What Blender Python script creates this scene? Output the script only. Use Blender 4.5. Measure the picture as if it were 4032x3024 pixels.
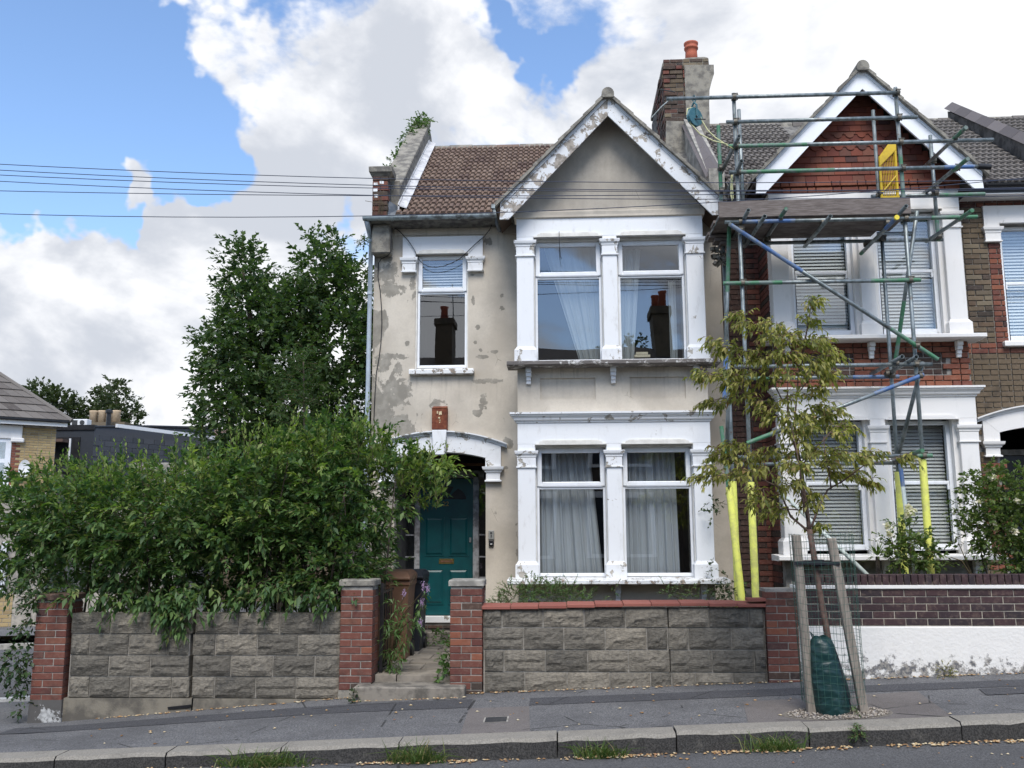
import bpy, bmesh, math, random
import numpy as np
from mathutils import Vector, Matrix
random.seed(7)
RNG = np.random.default_rng(11)
for o in list(bpy.data.objects): bpy.data.objects.remove(o)
SC = bpy.context.scene
COL = SC.collection
R = math.radians
# ------------------------------------------------------------------ camera
cam_d = bpy.data.cameras.new('camera'); cam = bpy.data.objects.new('camera', cam_d); COL.objects.link(cam)
cam_d.sensor_width = 36.0; cam_d.lens = 36.0 * 3685 / 4032; cam_d.clip_start = .05; cam_d.clip_end = 2000
cam.matrix_world = Matrix.Translation((0, 0, 1.62)) @ Matrix.Rotation(R(2.9), 4, 'Z') @ Matrix.Rotation(R(99.1), 4, 'X') @ Matrix.Rotation(R(-.25), 4, 'Z')
SC.camera = cam
# ------------------------------------------------------------------ sky and sun
SUN_EL, SUN_AZ = 52.0, 176.0        # azimuth clockwise from +Y (straight ahead)
w = bpy.data.worlds.new('World'); SC.world = w; w.use_nodes = True
nt = w.node_tree; N = nt.nodes; L = nt.links
for n in list(N): N.remove(n)
def wn(t, **k):
    n = N.new(t)
    for a, b in k.items(): setattr(n, a, b)
    return n
def wmath(op, a, b=None, clamp=False):
    n = wn('ShaderNodeMath', operation=op, use_clamp=clamp)
    for i, v in enumerate((a, b)):
        if v is None: continue
        if isinstance(v, (int, float)): n.inputs[i].default_value = v
        else: L.new(v, n.inputs[i])
    return n.outputs[0]
sky = wn('ShaderNodeTexSky', sky_type='NISHITA', sun_disc=False)
sky.sun_elevation = R(SUN_EL); sky.sun_rotation = R(SUN_AZ); sky.air_density = 1.0; sky.dust_density = .5; sky.ozone_density = 4.0
bg_sky = wn('ShaderNodeBackground'); bg_sky.inputs[1].default_value = .135
L.new(sky.outputs[0], bg_sky.inputs[0])
tc = wn('ShaderNodeTexCoord'); D_ = tc.outputs['Generated']
mp = wn('ShaderNodeMapping'); mp.inputs['Scale'].default_value = (1, 1, 1.55); mp.inputs['Location'].default_value = (3.1, 1.7, .4); L.new(D_, mp.inputs[0])
def wnoise(scale, detail, rough, dist, vec):
    n = wn('ShaderNodeTexNoise'); n.inputs['Scale'].default_value = scale; n.inputs['Detail'].default_value = detail
    n.inputs['Roughness'].default_value = rough; n.inputs['Distortion'].default_value = dist; L.new(vec, n.inputs['Vector']); return n.outputs[0]
n1 = wnoise(3.6, 9, .57, .25, mp.outputs[0])
wv = wn('ShaderNodeTexNoise'); wv.inputs['Scale'].default_value = 5.5; wv.inputs['Detail'].default_value = 5; wv.inputs['Roughness'].default_value = .6; L.new(D_, wv.inputs['Vector'])
wa = wn('ShaderNodeVectorMath', operation='SUBTRACT'); L.new(wv.outputs['Color'], wa.inputs[0]); wa.inputs[1].default_value = (.5, .5, .5)
wb = wn('ShaderNodeVectorMath', operation='SCALE'); L.new(wa.outputs[0], wb.inputs[0]); wb.inputs['Scale'].default_value = .36
wc = wn('ShaderNodeVectorMath', operation='ADD'); L.new(D_, wc.inputs[0]); L.new(wb.outputs[0], wc.inputs[1])
wd = wn('ShaderNodeVectorMath', operation='NORMALIZE'); L.new(wc.outputs[0], wd.inputs[0]); DW = wd.outputs[0]
# large banks of cumulus and the open blue between them: azimuth, elevation (degrees), radius, weight
BANKS = [(-30, 24.5, 10, -.32), (-34, 17, 9, -.26), (-36, 26, 11, -.22), (-22, 23, 5, -.14), (-.6, 28.8, 3.2, -.12), (-14.8, 21, 2.8, -.13), (-13, 17.8, 2.2, -.10), (-24, 8, 2.2, -.12), (-23.5, 31, 3.5, .10), (-31, 31, 4, .10), (-18, 22.5, 6.5, .24), (-22, 16, 6.5, .22), (-27, 13, 6, .20),
         (-11, 25.5, 8.5, .24), (-18.5, 14, 8.5, .24), (-30, 9, 7, .22), (-24, 12, 5, .12), (3, 22, 9, .2), (17, 27, 13, .25), (12, 18, 12, .2), (30, 18, 13, .22), (-16, 5, 9, .12), (60, 25, 24, .12), (120, 40, 30, -.12), (-90, 35, 30, .06), (171, 24, 13, .22), (188, 22, 8, -.34), (-150, 50, 24, .05)]
acc = n1
for az, el, rad, wt in BANKS:
    c = Vector((math.sin(R(az)) * math.cos(R(el)), math.cos(R(az)) * math.cos(R(el)), math.sin(R(el))))
    dp = wn('ShaderNodeVectorMath', operation='DOT_PRODUCT'); L.new(DW, dp.inputs[0]); dp.inputs[1].default_value = c
    mr = wn('ShaderNodeMapRange', interpolation_type='SMOOTHSTEP'); L.new(dp.outputs['Value'], mr.inputs[0])
    mr.inputs[1].default_value = math.cos(R(rad)); mr.inputs[2].default_value = math.cos(R(rad * .15)); mr.inputs[3].default_value = 0; mr.inputs[4].default_value = wt
    acc = wmath('ADD', acc, mr.outputs[0])
cov = wn('ShaderNodeMapRange', interpolation_type='SMOOTHSTEP'); L.new(acc, cov.inputs[0]); cov.inputs[1].default_value = .47; cov.inputs[2].default_value = .60
mp2 = wn('ShaderNodeMapping'); mp2.inputs['Scale'].default_value = (1, 1, 1.55); mp2.inputs['Location'].default_value = (3.1 + .03, 1.7 - .02, .4 + .11); L.new(D_, mp2.inputs[0])
n2 = wnoise(3.6, 6, .56, .25, mp2.outputs[0])
n3 = wnoise(5.0, 7, .52, .5, mp2.outputs[0])
sh = wmath('ADD', wmath('MULTIPLY', wmath('SUBTRACT', n1, n2), 2.2), wmath('MULTIPLY', wmath('SUBTRACT', n3, .5), 1.9))
shr = wn('ShaderNodeMapRange', interpolation_type='SMOOTHSTEP'); L.new(sh, shr.inputs[0]); shr.inputs[1].default_value = -.36; shr.inputs[2].default_value = .24
cc = wn('ShaderNodeMix', data_type='RGBA'); L.new(shr.outputs[0], cc.inputs[0]); cc.inputs[6].default_value = (.345, .365, .405, 1); cc.inputs[7].default_value = (.57, .575, .59, 1)
bg_c = wn('ShaderNodeBackground'); L.new(cc.outputs[2], bg_c.inputs[0]); bg_c.inputs[1].default_value = 1.0
mxs = wn('ShaderNodeMixShader'); L.new(cov.outputs[0], mxs.inputs[0]); L.new(bg_sky.outputs[0], mxs.inputs[1]); L.new(bg_c.outputs[0], mxs.inputs[2])
wo = wn('ShaderNodeOutputWorld'); L.new(mxs.outputs[0], wo.inputs[0])
sun_d = bpy.data.lights.new('sun', 'SUN'); sun = bpy.data.objects.new('sun', sun_d); COL.objects.link(sun)
sun_d.energy = 1.9; sun_d.angle = R(30); sun_d.color = (1, .96, .90)
sd = Vector((math.sin(R(SUN_AZ)) * math.cos(R(SUN_EL)), math.cos(R(SUN_AZ)) * math.cos(R(SUN_EL)), math.sin(R(SUN_EL))))
sun.rotation_euler = sd.to_track_quat('Z', 'Y').to_euler(); sun.location = sd * 60
vs = SC.view_settings; vs.view_transform = 'Standard'; vs.look = 'None'; vs.exposure = .94; vs.gamma = 1; vs.use_curve_mapping = False
SC.render.engine = 'CYCLES'; SC.cycles.max_bounces = 5; SC.cycles.diffuse_bounces = 2; SC.cycles.glossy_bounces = 3; SC.cycles.transmission_bounces = 4; SC.cycles.transparent_max_bounces = 10
w.cycles.sampling_method = 'MANUAL'; w.cycles.sample_map_resolution = 512
SC.render.resolution_x = 1024; SC.render.resolution_y = 768

# ------------------------------------------------------------------ materials
MATS = {}
def lin(c): return tuple((x / 255 / 12.92 if x / 255 <= .04045 else ((x / 255 + .055) / 1.055) ** 2.4) for x in c)
class NT:
    def __init__(s, name):
        s.m = bpy.data.materials.new(name); s.m.use_nodes = True; s.t = s.m.node_tree; s.n = s.t.nodes
        s.b = s.n['Principled BSDF']; s.out = s.n['Material Output']; s.pos = s.add('ShaderNodeNewGeometry').outputs['Position']; MATS[name] = s.m
    def add(s, t, **k):
        n = s.n.new(t)
        for a, b in k.items(): setattr(n, a, b)
        return n
    def link(s, a, b): s.t.links.new(a, b)
    def set(s, sock, v):
        if isinstance(v, bpy.types.NodeSocket): s.link(v, sock)
        elif isinstance(v, (tuple, list)) and len(v) == 3 and sock.type == 'RGBA': sock.default_value = (*v, 1)
        else: sock.default_value = v
    def math(s, op, a, b=0., c=None, clamp=False):
        n = s.add('ShaderNodeMath', operation=op, use_clamp=clamp); s.set(n.inputs[0], a); s.set(n.inputs[1], b)
        if c is not None: s.set(n.inputs[2], c)
        return n.outputs[0]
    def scaled(s, sc, loc=(0, 0, 0), vec=None):
        n = s.add('ShaderNodeMapping'); n.inputs['Scale'].default_value = sc; n.inputs['Location'].default_value = loc; s.link(vec or s.pos, n.inputs[0]); return n.outputs[0]
    def noise(s, scale, detail=4, rough=.55, dist=0., vec=None):
        n = s.add('ShaderNodeTexNoise'); n.inputs['Scale'].default_value = scale; n.inputs['Detail'].default_value = detail
        n.inputs['Roughness'].default_value = rough; n.inputs['Distortion'].default_value = dist; s.link(vec or s.pos, n.inputs['Vector']); return n.outputs[0]
    def voro(s, scale, vec=None, feature='F1'):
        n = s.add('ShaderNodeTexVoronoi', feature=feature); n.inputs['Scale'].default_value = scale; s.link(vec or s.pos, n.inputs['Vector']); return n.outputs[0]
    def rng(s, v, a, b, c=0., d=1., smooth=True):
        n = s.add('ShaderNodeMapRange', interpolation_type='SMOOTHSTEP' if smooth else 'LINEAR'); s.set(n.inputs[0], v)
        for i, x in enumerate((a, b, c, d)): n.inputs[1 + i].default_value = x
        return n.outputs[0]
    def mix(s, f, a, b, blend='MIX'):
        n = s.add('ShaderNodeMix', data_type='RGBA', blend_type=blend); s.set(n.inputs[0], f); s.set(n.inputs[6], a); s.set(n.inputs[7], b); return n.outputs[2]
    def ramp(s, f, stops, const=False):
        n = s.add('ShaderNodeValToRGB'); e = n.color_ramp.elements
        while len(e) < len(stops): e.new(.5)
        for i, (p, c) in enumerate(stops): e[i].position = p; e[i].color = (*c, 1)
        if const: n.color_ramp.interpolation = 'CONSTANT'
        s.set(n.inputs[0], f); return n.outputs[0]
    def rand(s): return s.add('ShaderNodeObjectInfo').outputs['Random']
    def island(s): return s.add('ShaderNodeNewGeometry').outputs['Random Per Island']
    def sep(s):
        n = s.add('ShaderNodeSeparateXYZ'); s.link(s.pos, n.inputs[0]); return n.outputs
    def bump(s, h, strength=.4, dist=.01, prev=None):
        n = s.add('ShaderNodeBump'); n.inputs['Strength'].default_value = strength; n.inputs['Distance'].default_value = dist; s.set(n.inputs['Height'], h)
        if prev is not None: s.link(prev, n.inputs['Normal'])
        return n.outputs[0]
    def fin(s, col, rough=.8, normal=None, metal=0., spec=.4):
        s.set(s.b.inputs['Base Color'], col); s.set(s.b.inputs['Roughness'], rough); s.set(s.b.inputs['Metallic'], metal)
        s.b.inputs['Specular IOR Level'].default_value = spec
        if normal is not None: s.link(normal, s.b.inputs['Normal'])
        return s.m
def simple(name, c1, c2=None, scale=6, rough=.75, bscale=60, bstr=.25, bdist=.004, var=.0, metal=0., spec=.4, lo=.4, hi=.62):
    t = NT(name); col = c1
    if c2: col = t.mix(t.rng(t.noise(scale, 6, .62), lo, hi), c1, c2)
    if var: col = t.mix(1., col, t.ramp(t.rand(), [(0, (1 - var,) * 3), (1, (1 + var,) * 3)]), 'MULTIPLY')
    nm = t.bump(t.noise(bscale, 4, .6), bstr, bdist) if bstr else None
    return t.fin(col, rough, nm, metal, spec)
def bricks(name, stops, soot=.35, soot_col=(.03, .027, .025), rough=.85):
    t = NT(name); col = t.ramp(t.rand(), stops)
    col = t.mix(t.rng(t.noise(22, 6, .7), .45, .75, 0, .55), col, t.mix(.5, col, (.30, .22, .17)))
    col = t.mix(t.rng(t.noise(3.2, 5, .65), .50, .72, 0, soot), col, soot_col)
    nm = t.bump(t.noise(90, 5, .7), .55, .006)
    return t.fin(col, rough, nm, spec=.25)
bricks('brick_red', [(0, (.140, .052, .040)), (.3, (.165, .064, .047)), (.6, (.120, .044, .036)), (.85, (.19, .078, .052)), (1, (.075, .038, .036))], .5)
bricks('brick_orange', [(0, (.205, .072, .043)), (.5, (.25, .092, .054)), (1, (.155, .054, .040))], .35)
bricks('brick_stock', [(0, (.105, .078, .052)), (.25, (.165, .125, .080)), (.5, (.065, .050, .040)), (.75, (.19, .155, .105)), (.9, (.125, .085, .055)), (1, (.05, .042, .040))], .5)
bricks('brick_purple', [(0, (.042, .026, .029)), (.5, (.060, .034, .037)), (1, (.032, .025, .030))], .25)
bricks('brick_dark', [(0, (.060, .046, .038)), (.4, (.085, .052, .040)), (.75, (.042, .036, .033)), (1, (.105, .046, .036))], .5)
bricks('brick_yellow', [(0, (.36, .26, .125)), (.5, (.44, .335, .17)), (1, (.26, .19, .10))], .2)
simple('mortar', (.33, .31, .28), (.20, .19, .17), 9, .95, 120, .5)
simple('mortar_dark', (.13, .12, .11), (.06, .055, .05), 6, .95, 120, .5)
simple('mortar_lime', (.40, .36, .30), (.26, .24, .21), 9, .95, 120, .5)
# painted render of the house: flaked grey patches, soot, hairline cracks
t = NT('stucco'); P = t.sep(); base = t.mix(t.rng(t.noise(1.6, 5, .6), .35, .7), (.455, .408, .342), (.60, .543, .458))
base = t.mix(t.rng(t.noise(38, 3, .6), .35, .75, 0, .22), base, (.40, .355, .30))
patch = t.noise(2.3, 9, .62, .35, t.scaled((1, 1, .72)))
side = t.math('ADD', t.rng(P[0], -2.65, -1.95, .155, 0.), t.math('MULTIPLY', t.rng(P[2], 3.2, 4.6, .05, 0.), t.rng(P[0], -2.2, -.8, 1, 0)))
pm = t.math('ADD', patch, side)
spots = None
for (x, z, rx, rz) in [(-.80, 4.98, .042, .04), (-.80, 4.80, .042, .036), (-1.21, 4.92, .03, .075), (-1.15, 4.53, .045, .04), (-1.18, 4.31, .03, .028), (-1.10, 4.20, .03, .03), (-1.08, 4.10, .10, .038), (-.92, 4.17, .085, .028),
                        (-1.01, 3.75, .28, .042), (-1.06, 3.45, .065, .14), (-1.15, 3.30, .09, .06), (-.72, 2.90, .085, .06), (-.70, 2.83, .07, .05), (-2.09, 5.20, .05, .12), (-2.15, 4.30, .04, .05), (-2.38, 4.12, .30, .055), (-2.50, 4.0, .14, .13), (-2.42, 5.35, .14, .2), (-2.4, 5.1, .22, .12), (-2.3, 3.6, .26, .24), (-2.5, 3.3, .2, .3), (-1.22, 5.30, .05, .02), (1.99, 4.3, .02, .02), (-.75, 2.53, .03, .025)]:
    dx = t.math('MULTIPLY', t.math('SUBTRACT', P[0], x), 1 / rx); dz = t.math('MULTIPLY', t.math('SUBTRACT', P[2], z), 1 / rz)
    d2 = t.math('ADD', t.math('MULTIPLY', dx, dx), t.math('MULTIPLY', dz, dz))
    s1 = t.math('SUBTRACT', 1.0, d2); spots = s1 if spots is None else t.math('MAXIMUM', spots, s1)
spots = t.math('ADD', t.math('MAXIMUM', spots, -2.), t.math('MULTIPLY', t.math('SUBTRACT', t.noise(13, 6, .65), .5), 4.2))
front = t.math('LESS_THAN', P[1], 13.02)
mk = t.math('MULTIPLY', t.math('MAXIMUM', t.rng(pm, .645, .668), t.rng(spots, .25, .40)), t.math('MULTIPLY', t.math('LESS_THAN', P[2], 5.95), t.math('GREATER_THAN', P[1], 12.9)))
grey = t.mix(t.rng(t.noise(7, 5, .6), .4, .65), (.245, .225, .19), (.33, .305, .26))
col = t.mix(mk, base, grey)
# sooty bloom in the middle of the gable and on the lower edges
gx = t.math('MULTIPLY', t.math('SUBTRACT', P[0], .70), 1 / 1.25); gz = t.math('MULTIPLY', t.math('SUBTRACT', P[2], 6.16), 1 / .78)
gd = t.math('SUBTRACT', 1.0, t.math('ADD', t.math('MULTIPLY', gx, gx), t.math('MULTIPLY', gz, gz)))
gm = t.math('MULTIPLY', t.rng(t.math('ADD', gd, t.math('MULTIPLY', t.math('SUBTRACT', t.noise(5, 8, .7, 0, t.scaled((1, 1, .5))), .5), 2.2)), -.05, 1.25, 0, .40), t.math('GREATER_THAN', P[2], 5.9))
col = t.mix(gm, col, (.16, .155, .145))
streak = t.rng(t.noise(9, 6, .7, 0, t.scaled((1, 1, .16))), .55, .78, 0, .32)
col = t.mix(t.math('MULTIPLY', streak, t.rng(P[0], -2.7, -1.6, 1, .15)), col, (.17, .155, .135))
st2 = t.math('MULTIPLY', t.rng(t.noise(14, 5, .65, 0, t.scaled((1, 1, .10))), .50, .74, 0, .5), t.math('MULTIPLY', t.rng(P[2], 3.25, 3.82, 0, 1), t.math('LESS_THAN', P[2], 3.83)))
col = t.mix(st2, col, (.20, .18, .155))
st3 = t.math('MULTIPLY', t.rng(t.noise(11, 5, .65, 0, t.scaled((1, 1, .12), (4, 0, 0))), .48, .72, 0, .42), t.math('MULTIPLY', t.rng(P[2], 5.35, 6.0, 0, 1), t.math('GREATER_THAN', P[1], 12.8)))
col = t.mix(st3, col, (.17, .155, .135))
crack = t.math('LESS_THAN', t.voro(1.9, t.scaled((1, 1, 1), vec=None), 'DISTANCE_TO_EDGE'), .0022)
col = t.mix(t.math('MULTIPLY', crack, t.rng(t.noise(1.7, 3), .57, .62)), col, (.20, .175, .145))
nm = t.bump(t.noise(85, 5, .65), .35, .004, t.bump(mk, -.5, .004, t.bump(t.noise(4, 3), .25, .02)))
t.fin(col, .9, nm, spec=.2)
# white masonry paint, chipped and dirty
def white(name, c, chip, amt, dirt=.4, sc=5.5):
    t = NT(name); m = t.rng(t.noise(sc, 10, .68, .4), .655 - amt, .675 - amt)
    dm = t.rng(t.noise(11, 7, .7, 0, t.scaled((1, 1, .35))), .52, .85, 0, dirt)
    col = t.mix(m, t.mix(dm, c, (.36, .34, .31)), t.mix(t.rng(t.noise(20), .4, .6), chip, (chip[0] * .6, chip[1] * .6, chip[2] * .6)))
    t.fin(col, .62, t.bump(t.noise(55, 5, .6), .25, .004, t.bump(m, -.6, .003)), spec=.35)
white('white_paint', (.745, .755, .765), (.42, .38, .33), .0, .62)
white('white_chipped', (.72, .73, .74), (.40, .37, .32), .09, .7)
white('white_fresh', (.77, .75, .72), (.55, .5, .45), -.10, .38)
white('peeling_board', (.68, .69, .70), (.36, .32, .27), .10, .65, 9)
white('peeling_worn', (.64, .65, .66), (.34, .30, .255), .165, .75, 8)
white('upvc_board', (.80, .82, .85), (.7, .7, .7), -.3, .12)
white('plinth_paint', (.085, .08, .075), (.45, .45, .44), .10, .5, 5)
t = NT('plinth_white'); P = t.sep(); m = t.math('ADD', t.noise(7, 10, .72), t.rng(P[2], .13, .60, .19, -.09))
col = t.mix(t.rng(m, .61, .70), (.72, .70, .665), t.mix(t.rng(t.noise(30), .4, .6), (.12, .12, .125), (.30, .28, .25)))
t.fin(col, .8, t.bump(t.noise(26, 6, .65), .6, .012), spec=.25)
simple('upvc', (.80, .82, .85), (.74, .755, .77), 4, .28, 30, .03, .001, spec=.5)
simple('upvc_cream', (.72, .70, .65), (.62, .6, .55), 8, .5, 40, .2)
t = NT('stone_sill'); t.fin(t.mix(t.rng(t.noise(8, 8, .7), .52, .58), (.15, .135, .125), t.mix(t.rng(t.noise(30), .4, .6), (.62, .61, .59), (.30, .28, .26))), .85, t.bump(t.noise(40, 6, .7), .7, .01))
t = NT('flaking_sill'); t.fin(t.mix(t.rng(t.noise(9, 9, .7), .54, .57), (.70, .705, .70), t.mix(t.rng(t.noise(30), .4, .6), (.30, .24, .19), (.15, .14, .12))), .8, t.bump(t.noise(40, 6, .7), .6, .008))
simple('concrete', (.27, .25, .21), (.14, .13, .115), 7, .95, 70, .7, .01)
simple('concrete_pale', (.36, .34, .30), (.20, .19, .17), 6, .95, 70, .6, .008)
simple('concrete_step', (.24, .215, .18), (.11, .10, .085), 6, .95, 80, .6, .006)
simple('lead_white', (.60, .60, .61), (.42, .42, .43), 9, .6, 14, .5, .02)
simple('lead', (.085, .10, .12), (.16, .17, .18), 8, .55, 30, .3)
simple('soffit', (.20, .19, .17), (.09, .085, .08), 9, .9, 50, .5, .01)
simple('gutter_metal', (.36, .42, .44), (.13, .14, .14), 8, .5, 40, .3)
simple('downpipe_metal', (.42, .48, .55), (.36, .41, .46), 5, .45, 40, .1)
simple('black_metal', (.012, .012, .014), (.02, .02, .022), 9, .4, 60, .1)
def tiles(name, stops, moss, rough=.9, mo=.35):
    t = NT(name); col = t.ramp(t.rand(), stops)
    col = t.mix(t.rng(t.noise(9, 8, .7), .48, .68, 0, .6), col, t.mix(.5, col, moss))
    col = t.mix(t.rng(t.noise(42, 5, .7), .60, .72, 0, mo), col, (.40, .38, .34))
    t.fin(col, rough, t.bump(t.noise(120, 4, .7), .4, .004), spec=.25)
tiles('tile_brown', [(0, (.145, .098, .075)), (.5, (.195, .138, .106)), (1, (.105, .068, .056))], (.19, .15, .12))
tiles('tile_grey', [(0, (.105, .092, .084)), (.5, (.16, .145, .132)), (1, (.075, .065, .060))], (.19, .18, .16))
tiles('tile_red', [(0, (.150, .045, .030)), (.35, (.205, .062, .038)), (.7, (.125, .038, .029)), (.9, (.18, .075, .05)), (1, (.062, .033, .031))], (.17, .06, .04), .8, .12)
tiles('coping_slate', [(0, (.10, .09, .092)), (.5, (.15, .135, .135)), (1, (.085, .077, .08))], (.12, .11, .105), .85, .15)
tiles('coping_red', [(0, (.24, .080, .062)), (1, (.29, .105, .080))], (.22, .10, .08), .8, .2)
tiles('slate_grey', [(0, (.045, .050, .060)), (.5, (.060, .065, .076)), (1, (.035, .040, .048))], (.06, .06, .07), .45, .05)
simple('pot_clay', (.40, .105, .055), (.32, .085, .05), 9, .7, 60, .2)
simple('pot_buff', (.50, .38, .25), (.42, .31, .2), 9, .7, 60, .2)
# rock-faced concrete blocks
t = NT('block'); tone = t.ramp(t.rand(), [(0, (.62, .62, .62)), (.5, (.95, .94, .92)), (1, (1.22, 1.19, 1.14))])
col = t.mix(t.rng(t.noise(30, 6, .7), .35, .7), (.225, .205, .172), (.135, .124, .106)); col = t.mix(1, col, tone, 'MULTIPLY')
col = t.mix(t.rng(t.noise(2.3, 7, .65), .56, .70, 0, .72), col, (.045, .045, .045))
Pz = t.sep(); drip = t.math('MULTIPLY', t.rng(t.noise(10, 5, .65, .2, t.scaled((1, 1, .22), (1.3, 0, 0))), .56, .66, 0, .85), t.rng(Pz[2], .50, .84, 0, 1)); col = t.mix(drip, col, (.022, .022, .024))
col = t.mix(t.rng(t.noise(5, 6, .7, 0, t.scaled((1, 1, 1), (7, 2, 5))), .56, .72, 0, .5), col, (.27, .245, .20))
t.fin(col, .95, t.bump(t.noise(110, 5, .75), .8, .006, t.bump(t.noise(13, 5, .62, 1.4, t.scaled((.7, 1, 1.9))), .75, .030)), spec=.2)
simple('wall_plinth', (.20, .178, .14), (.10, .09, .075), 4, .95, 80, .7, .008)
# ground
def tarmac(name, lo_, hi_, chip, blot, blot_amt, sc=62):
    t = NT(name); g = t.noise(sc, 4, .8); col = t.mix(t.rng(g, .36, .66), lo_, hi_)
    col = t.mix(t.rng(t.voro(48), .0, .30, .9, 0.), col, chip); col = t.mix(t.rng(t.voro(27, t.scaled((1, 1, 1), (3, 5, 1))), .0, .14, .8, 0.), col, chip)
    col = t.mix(t.rng(t.noise(1.2, 7, .62), .40, .68, 0, blot_amt), col, blot); col = t.mix(t.rng(t.noise(9, 6, .7), .5, .72, 0, .45), col, blot)
    gum = t.math('LESS_THAN', t.voro(3.3, t.scaled((1, 1, .01))), .055); col = t.mix(t.math('MULTIPLY', gum, .6), col, (.03, .03, .03))
    cr = t.math('LESS_THAN', t.voro(.75, t.scaled((1, 1, .01), (2.2, .7, 0)), 'DISTANCE_TO_EDGE'), .006); col = t.mix(t.math('MULTIPLY', cr, t.rng(t.noise(2.5, 3), .48, .56, 0, .8)), col, (.025, .025, .025))
    t.fin(col, .92, t.bump(g, 1., .010), spec=.25)
tarmac('tarmac', (.062, .062, .065), (.155, .154, .155), (.25, .25, .25), (.072, .071, .073), .5)
tarmac('tarmac_pavement', (.078, .078, .082), (.215, .213, .213), (.36, .355, .35), (.080, .079, .082), .55)
tarmac('tarmac_patch', (.125, .112, .106), (.235, .213, .202), (.26, .24, .23), (.11, .10, .096), .5, 120)
tarmac('tarmac_trench', (.046, .046, .051), (.112, .112, .118), (.15, .15, .15), (.055, .055, .059), .4)
t = NT('kerb_stone'); g = t.noise(70, 6, .75); top = t.mix(t.rng(g, .35, .65), (.185, .172, .148), (.30, .28, .245))
col = t.mix(t.rng(t.noise(4, 7, .65), .5, .7, 0, .5), top, (.15, .14, .125))
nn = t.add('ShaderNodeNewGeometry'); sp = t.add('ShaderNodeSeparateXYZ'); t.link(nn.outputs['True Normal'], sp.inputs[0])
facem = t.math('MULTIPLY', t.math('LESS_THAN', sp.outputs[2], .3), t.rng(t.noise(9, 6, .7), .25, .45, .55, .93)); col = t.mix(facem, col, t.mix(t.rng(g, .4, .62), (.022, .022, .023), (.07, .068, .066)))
t.fin(col, .93, t.bump(g, .8, .008), spec=.25)
simple('white_line', (.55, .55, .54), (.4, .4, .4), 12, .9, 90, .4)
simple('soil', (.09, .07, .05), (.05, .04, .03), 9, 1., 40, .9, .03)
simple('path_slab', (.26, .23, .19), (.17, .15, .125), 5, .95, 60, .5, .006, var=.12)
simple('iron', (.03, .032, .036), (.05, .05, .05), 20, .6, 90, .5)
# joinery, metal, plastic
simple('door_green', (.004, .078, .086), (.004, .062, .072), 6, .38, 20, .1, .002, spec=.5)
simple('door_navy', (.008, .012, .025), None, rough=.4, bstr=0)
simple('door_frame_grey', (.42, .42, .43), (.20, .19, .19), 9, .7, 60, .4)
simple('timber_beam', (.20, .095, .05), (.12, .06, .035), 12, .7, 60, .3)
simple('brass', (.50, .36, .14), None, rough=.3, metal=.9, bstr=0)
simple('steel', (.55, .55, .55), None, rough=.35, metal=.9, bstr=0)
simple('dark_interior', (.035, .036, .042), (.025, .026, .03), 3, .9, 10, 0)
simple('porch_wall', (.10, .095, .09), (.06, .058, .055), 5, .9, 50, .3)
t = NT('rusty_metal'); col = t.ramp(t.noise(13, 8, .7), [(.30, (.055, .016, .010)), (.47, (.15, .040, .020)), (.60, (.23, .075, .035)), (.68, (.10, .035, .022)), (.78, (.55, .42, .25))]); t.fin(col, .85, t.bump(t.noise(60, 6, .7), .6, .006))
simple('cream_paint', (.70, .58, .36), (.5, .4, .25), 60, .8, 60, .3)
simple('keysafe_grey', (.24, .24, .225), None, rough=.45, bstr=0)
simple('black_plastic', (.010, .010, .012), (.016, .016, .018), 9, .42, 200, .08, .001)
t = NT('galvanised'); col = t.mix(t.rng(t.noise(14, 5, .6, 0, t.scaled((1, 1, .6))), .35, .68), (.26, .29, .295), (.13, .155, .155)); col = t.mix(t.rng(t.noise(11, 6, .7, 0, t.scaled((1, 1, 1), (5, 5, 5))), .60, .68, 0, .6), col, (.14, .085, .055)); col = t.mix(t.rng(t.noise(27, 4, .7), .64, .68, 0, .7), col, (.42, .42, .40)); t.fin(col, .46, t.bump(t.noise(70, 3), .1, .002), .55)
simple('tube_green', (.055, .185, .095), (.15, .19, .175), 9, .55, 60, .2)
simple('tube_blue', (.065, .145, .34), (.17, .21, .27), 9, .55, 60, .2)
simple('tube_white', (.58, .64, .60), (.45, .5, .47), 16, .55, 60, .2)
simple('coupler_metal', (.10, .095, .08), (.17, .15, .12), 22, .6, 90, .4, metal=.4)
simple('foam_yellow', (.80, .82, .17), (.60, .60, .17), 9, .65, 60, .2)
simple('gate_yellow', (.62, .42, .02), (.5, .33, .02), 9, .5, 60, .2)
simple('yellow_cap', (.75, .6, .05), None, rough=.5, bstr=0)
t = NT('scaffold_board'); g = t.noise(9, 7, .65, .4, t.scaled((.6, 1, 7))); col = t.mix(t.rng(g, .35, .68), (.115, .095, .085), (.21, .18, .165)); t.fin(col, .9, t.bump(g, .4, .005), spec=.2)
simple('gin_blue', (.035, .115, .14), (.06, .15, .175), 14, .4, 60, .15)
simple('rope', (.62, .60, .34), (.5, .5, .28), 30, .9, 200, .6)
simple('cable_black', (.018, .018, .022), None, rough=.6, bstr=0)
simple('cable_sky', (.03, .04, .07), None, rough=.6, bstr=0)
t = NT('stake_wood'); g = t.noise(14, 6, .65, .3, t.scaled((5, 5, .5))); col = t.mix(t.rng(g, .35, .66), (.31, .275, .235), (.19, .165, .14)); t.fin(col, .9, t.bump(g, .35, .004), spec=.2)
t = NT('tarp_green'); g = t.noise(5, 2, .5, .4, t.scaled((1, 1, 1.8))); t.fin(t.mix(t.rng(t.noise(16), .35, .7), (.004, .027, .027), (.006, .036, .037)), .40, t.bump(g, .55, .06), spec=.45)
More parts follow.
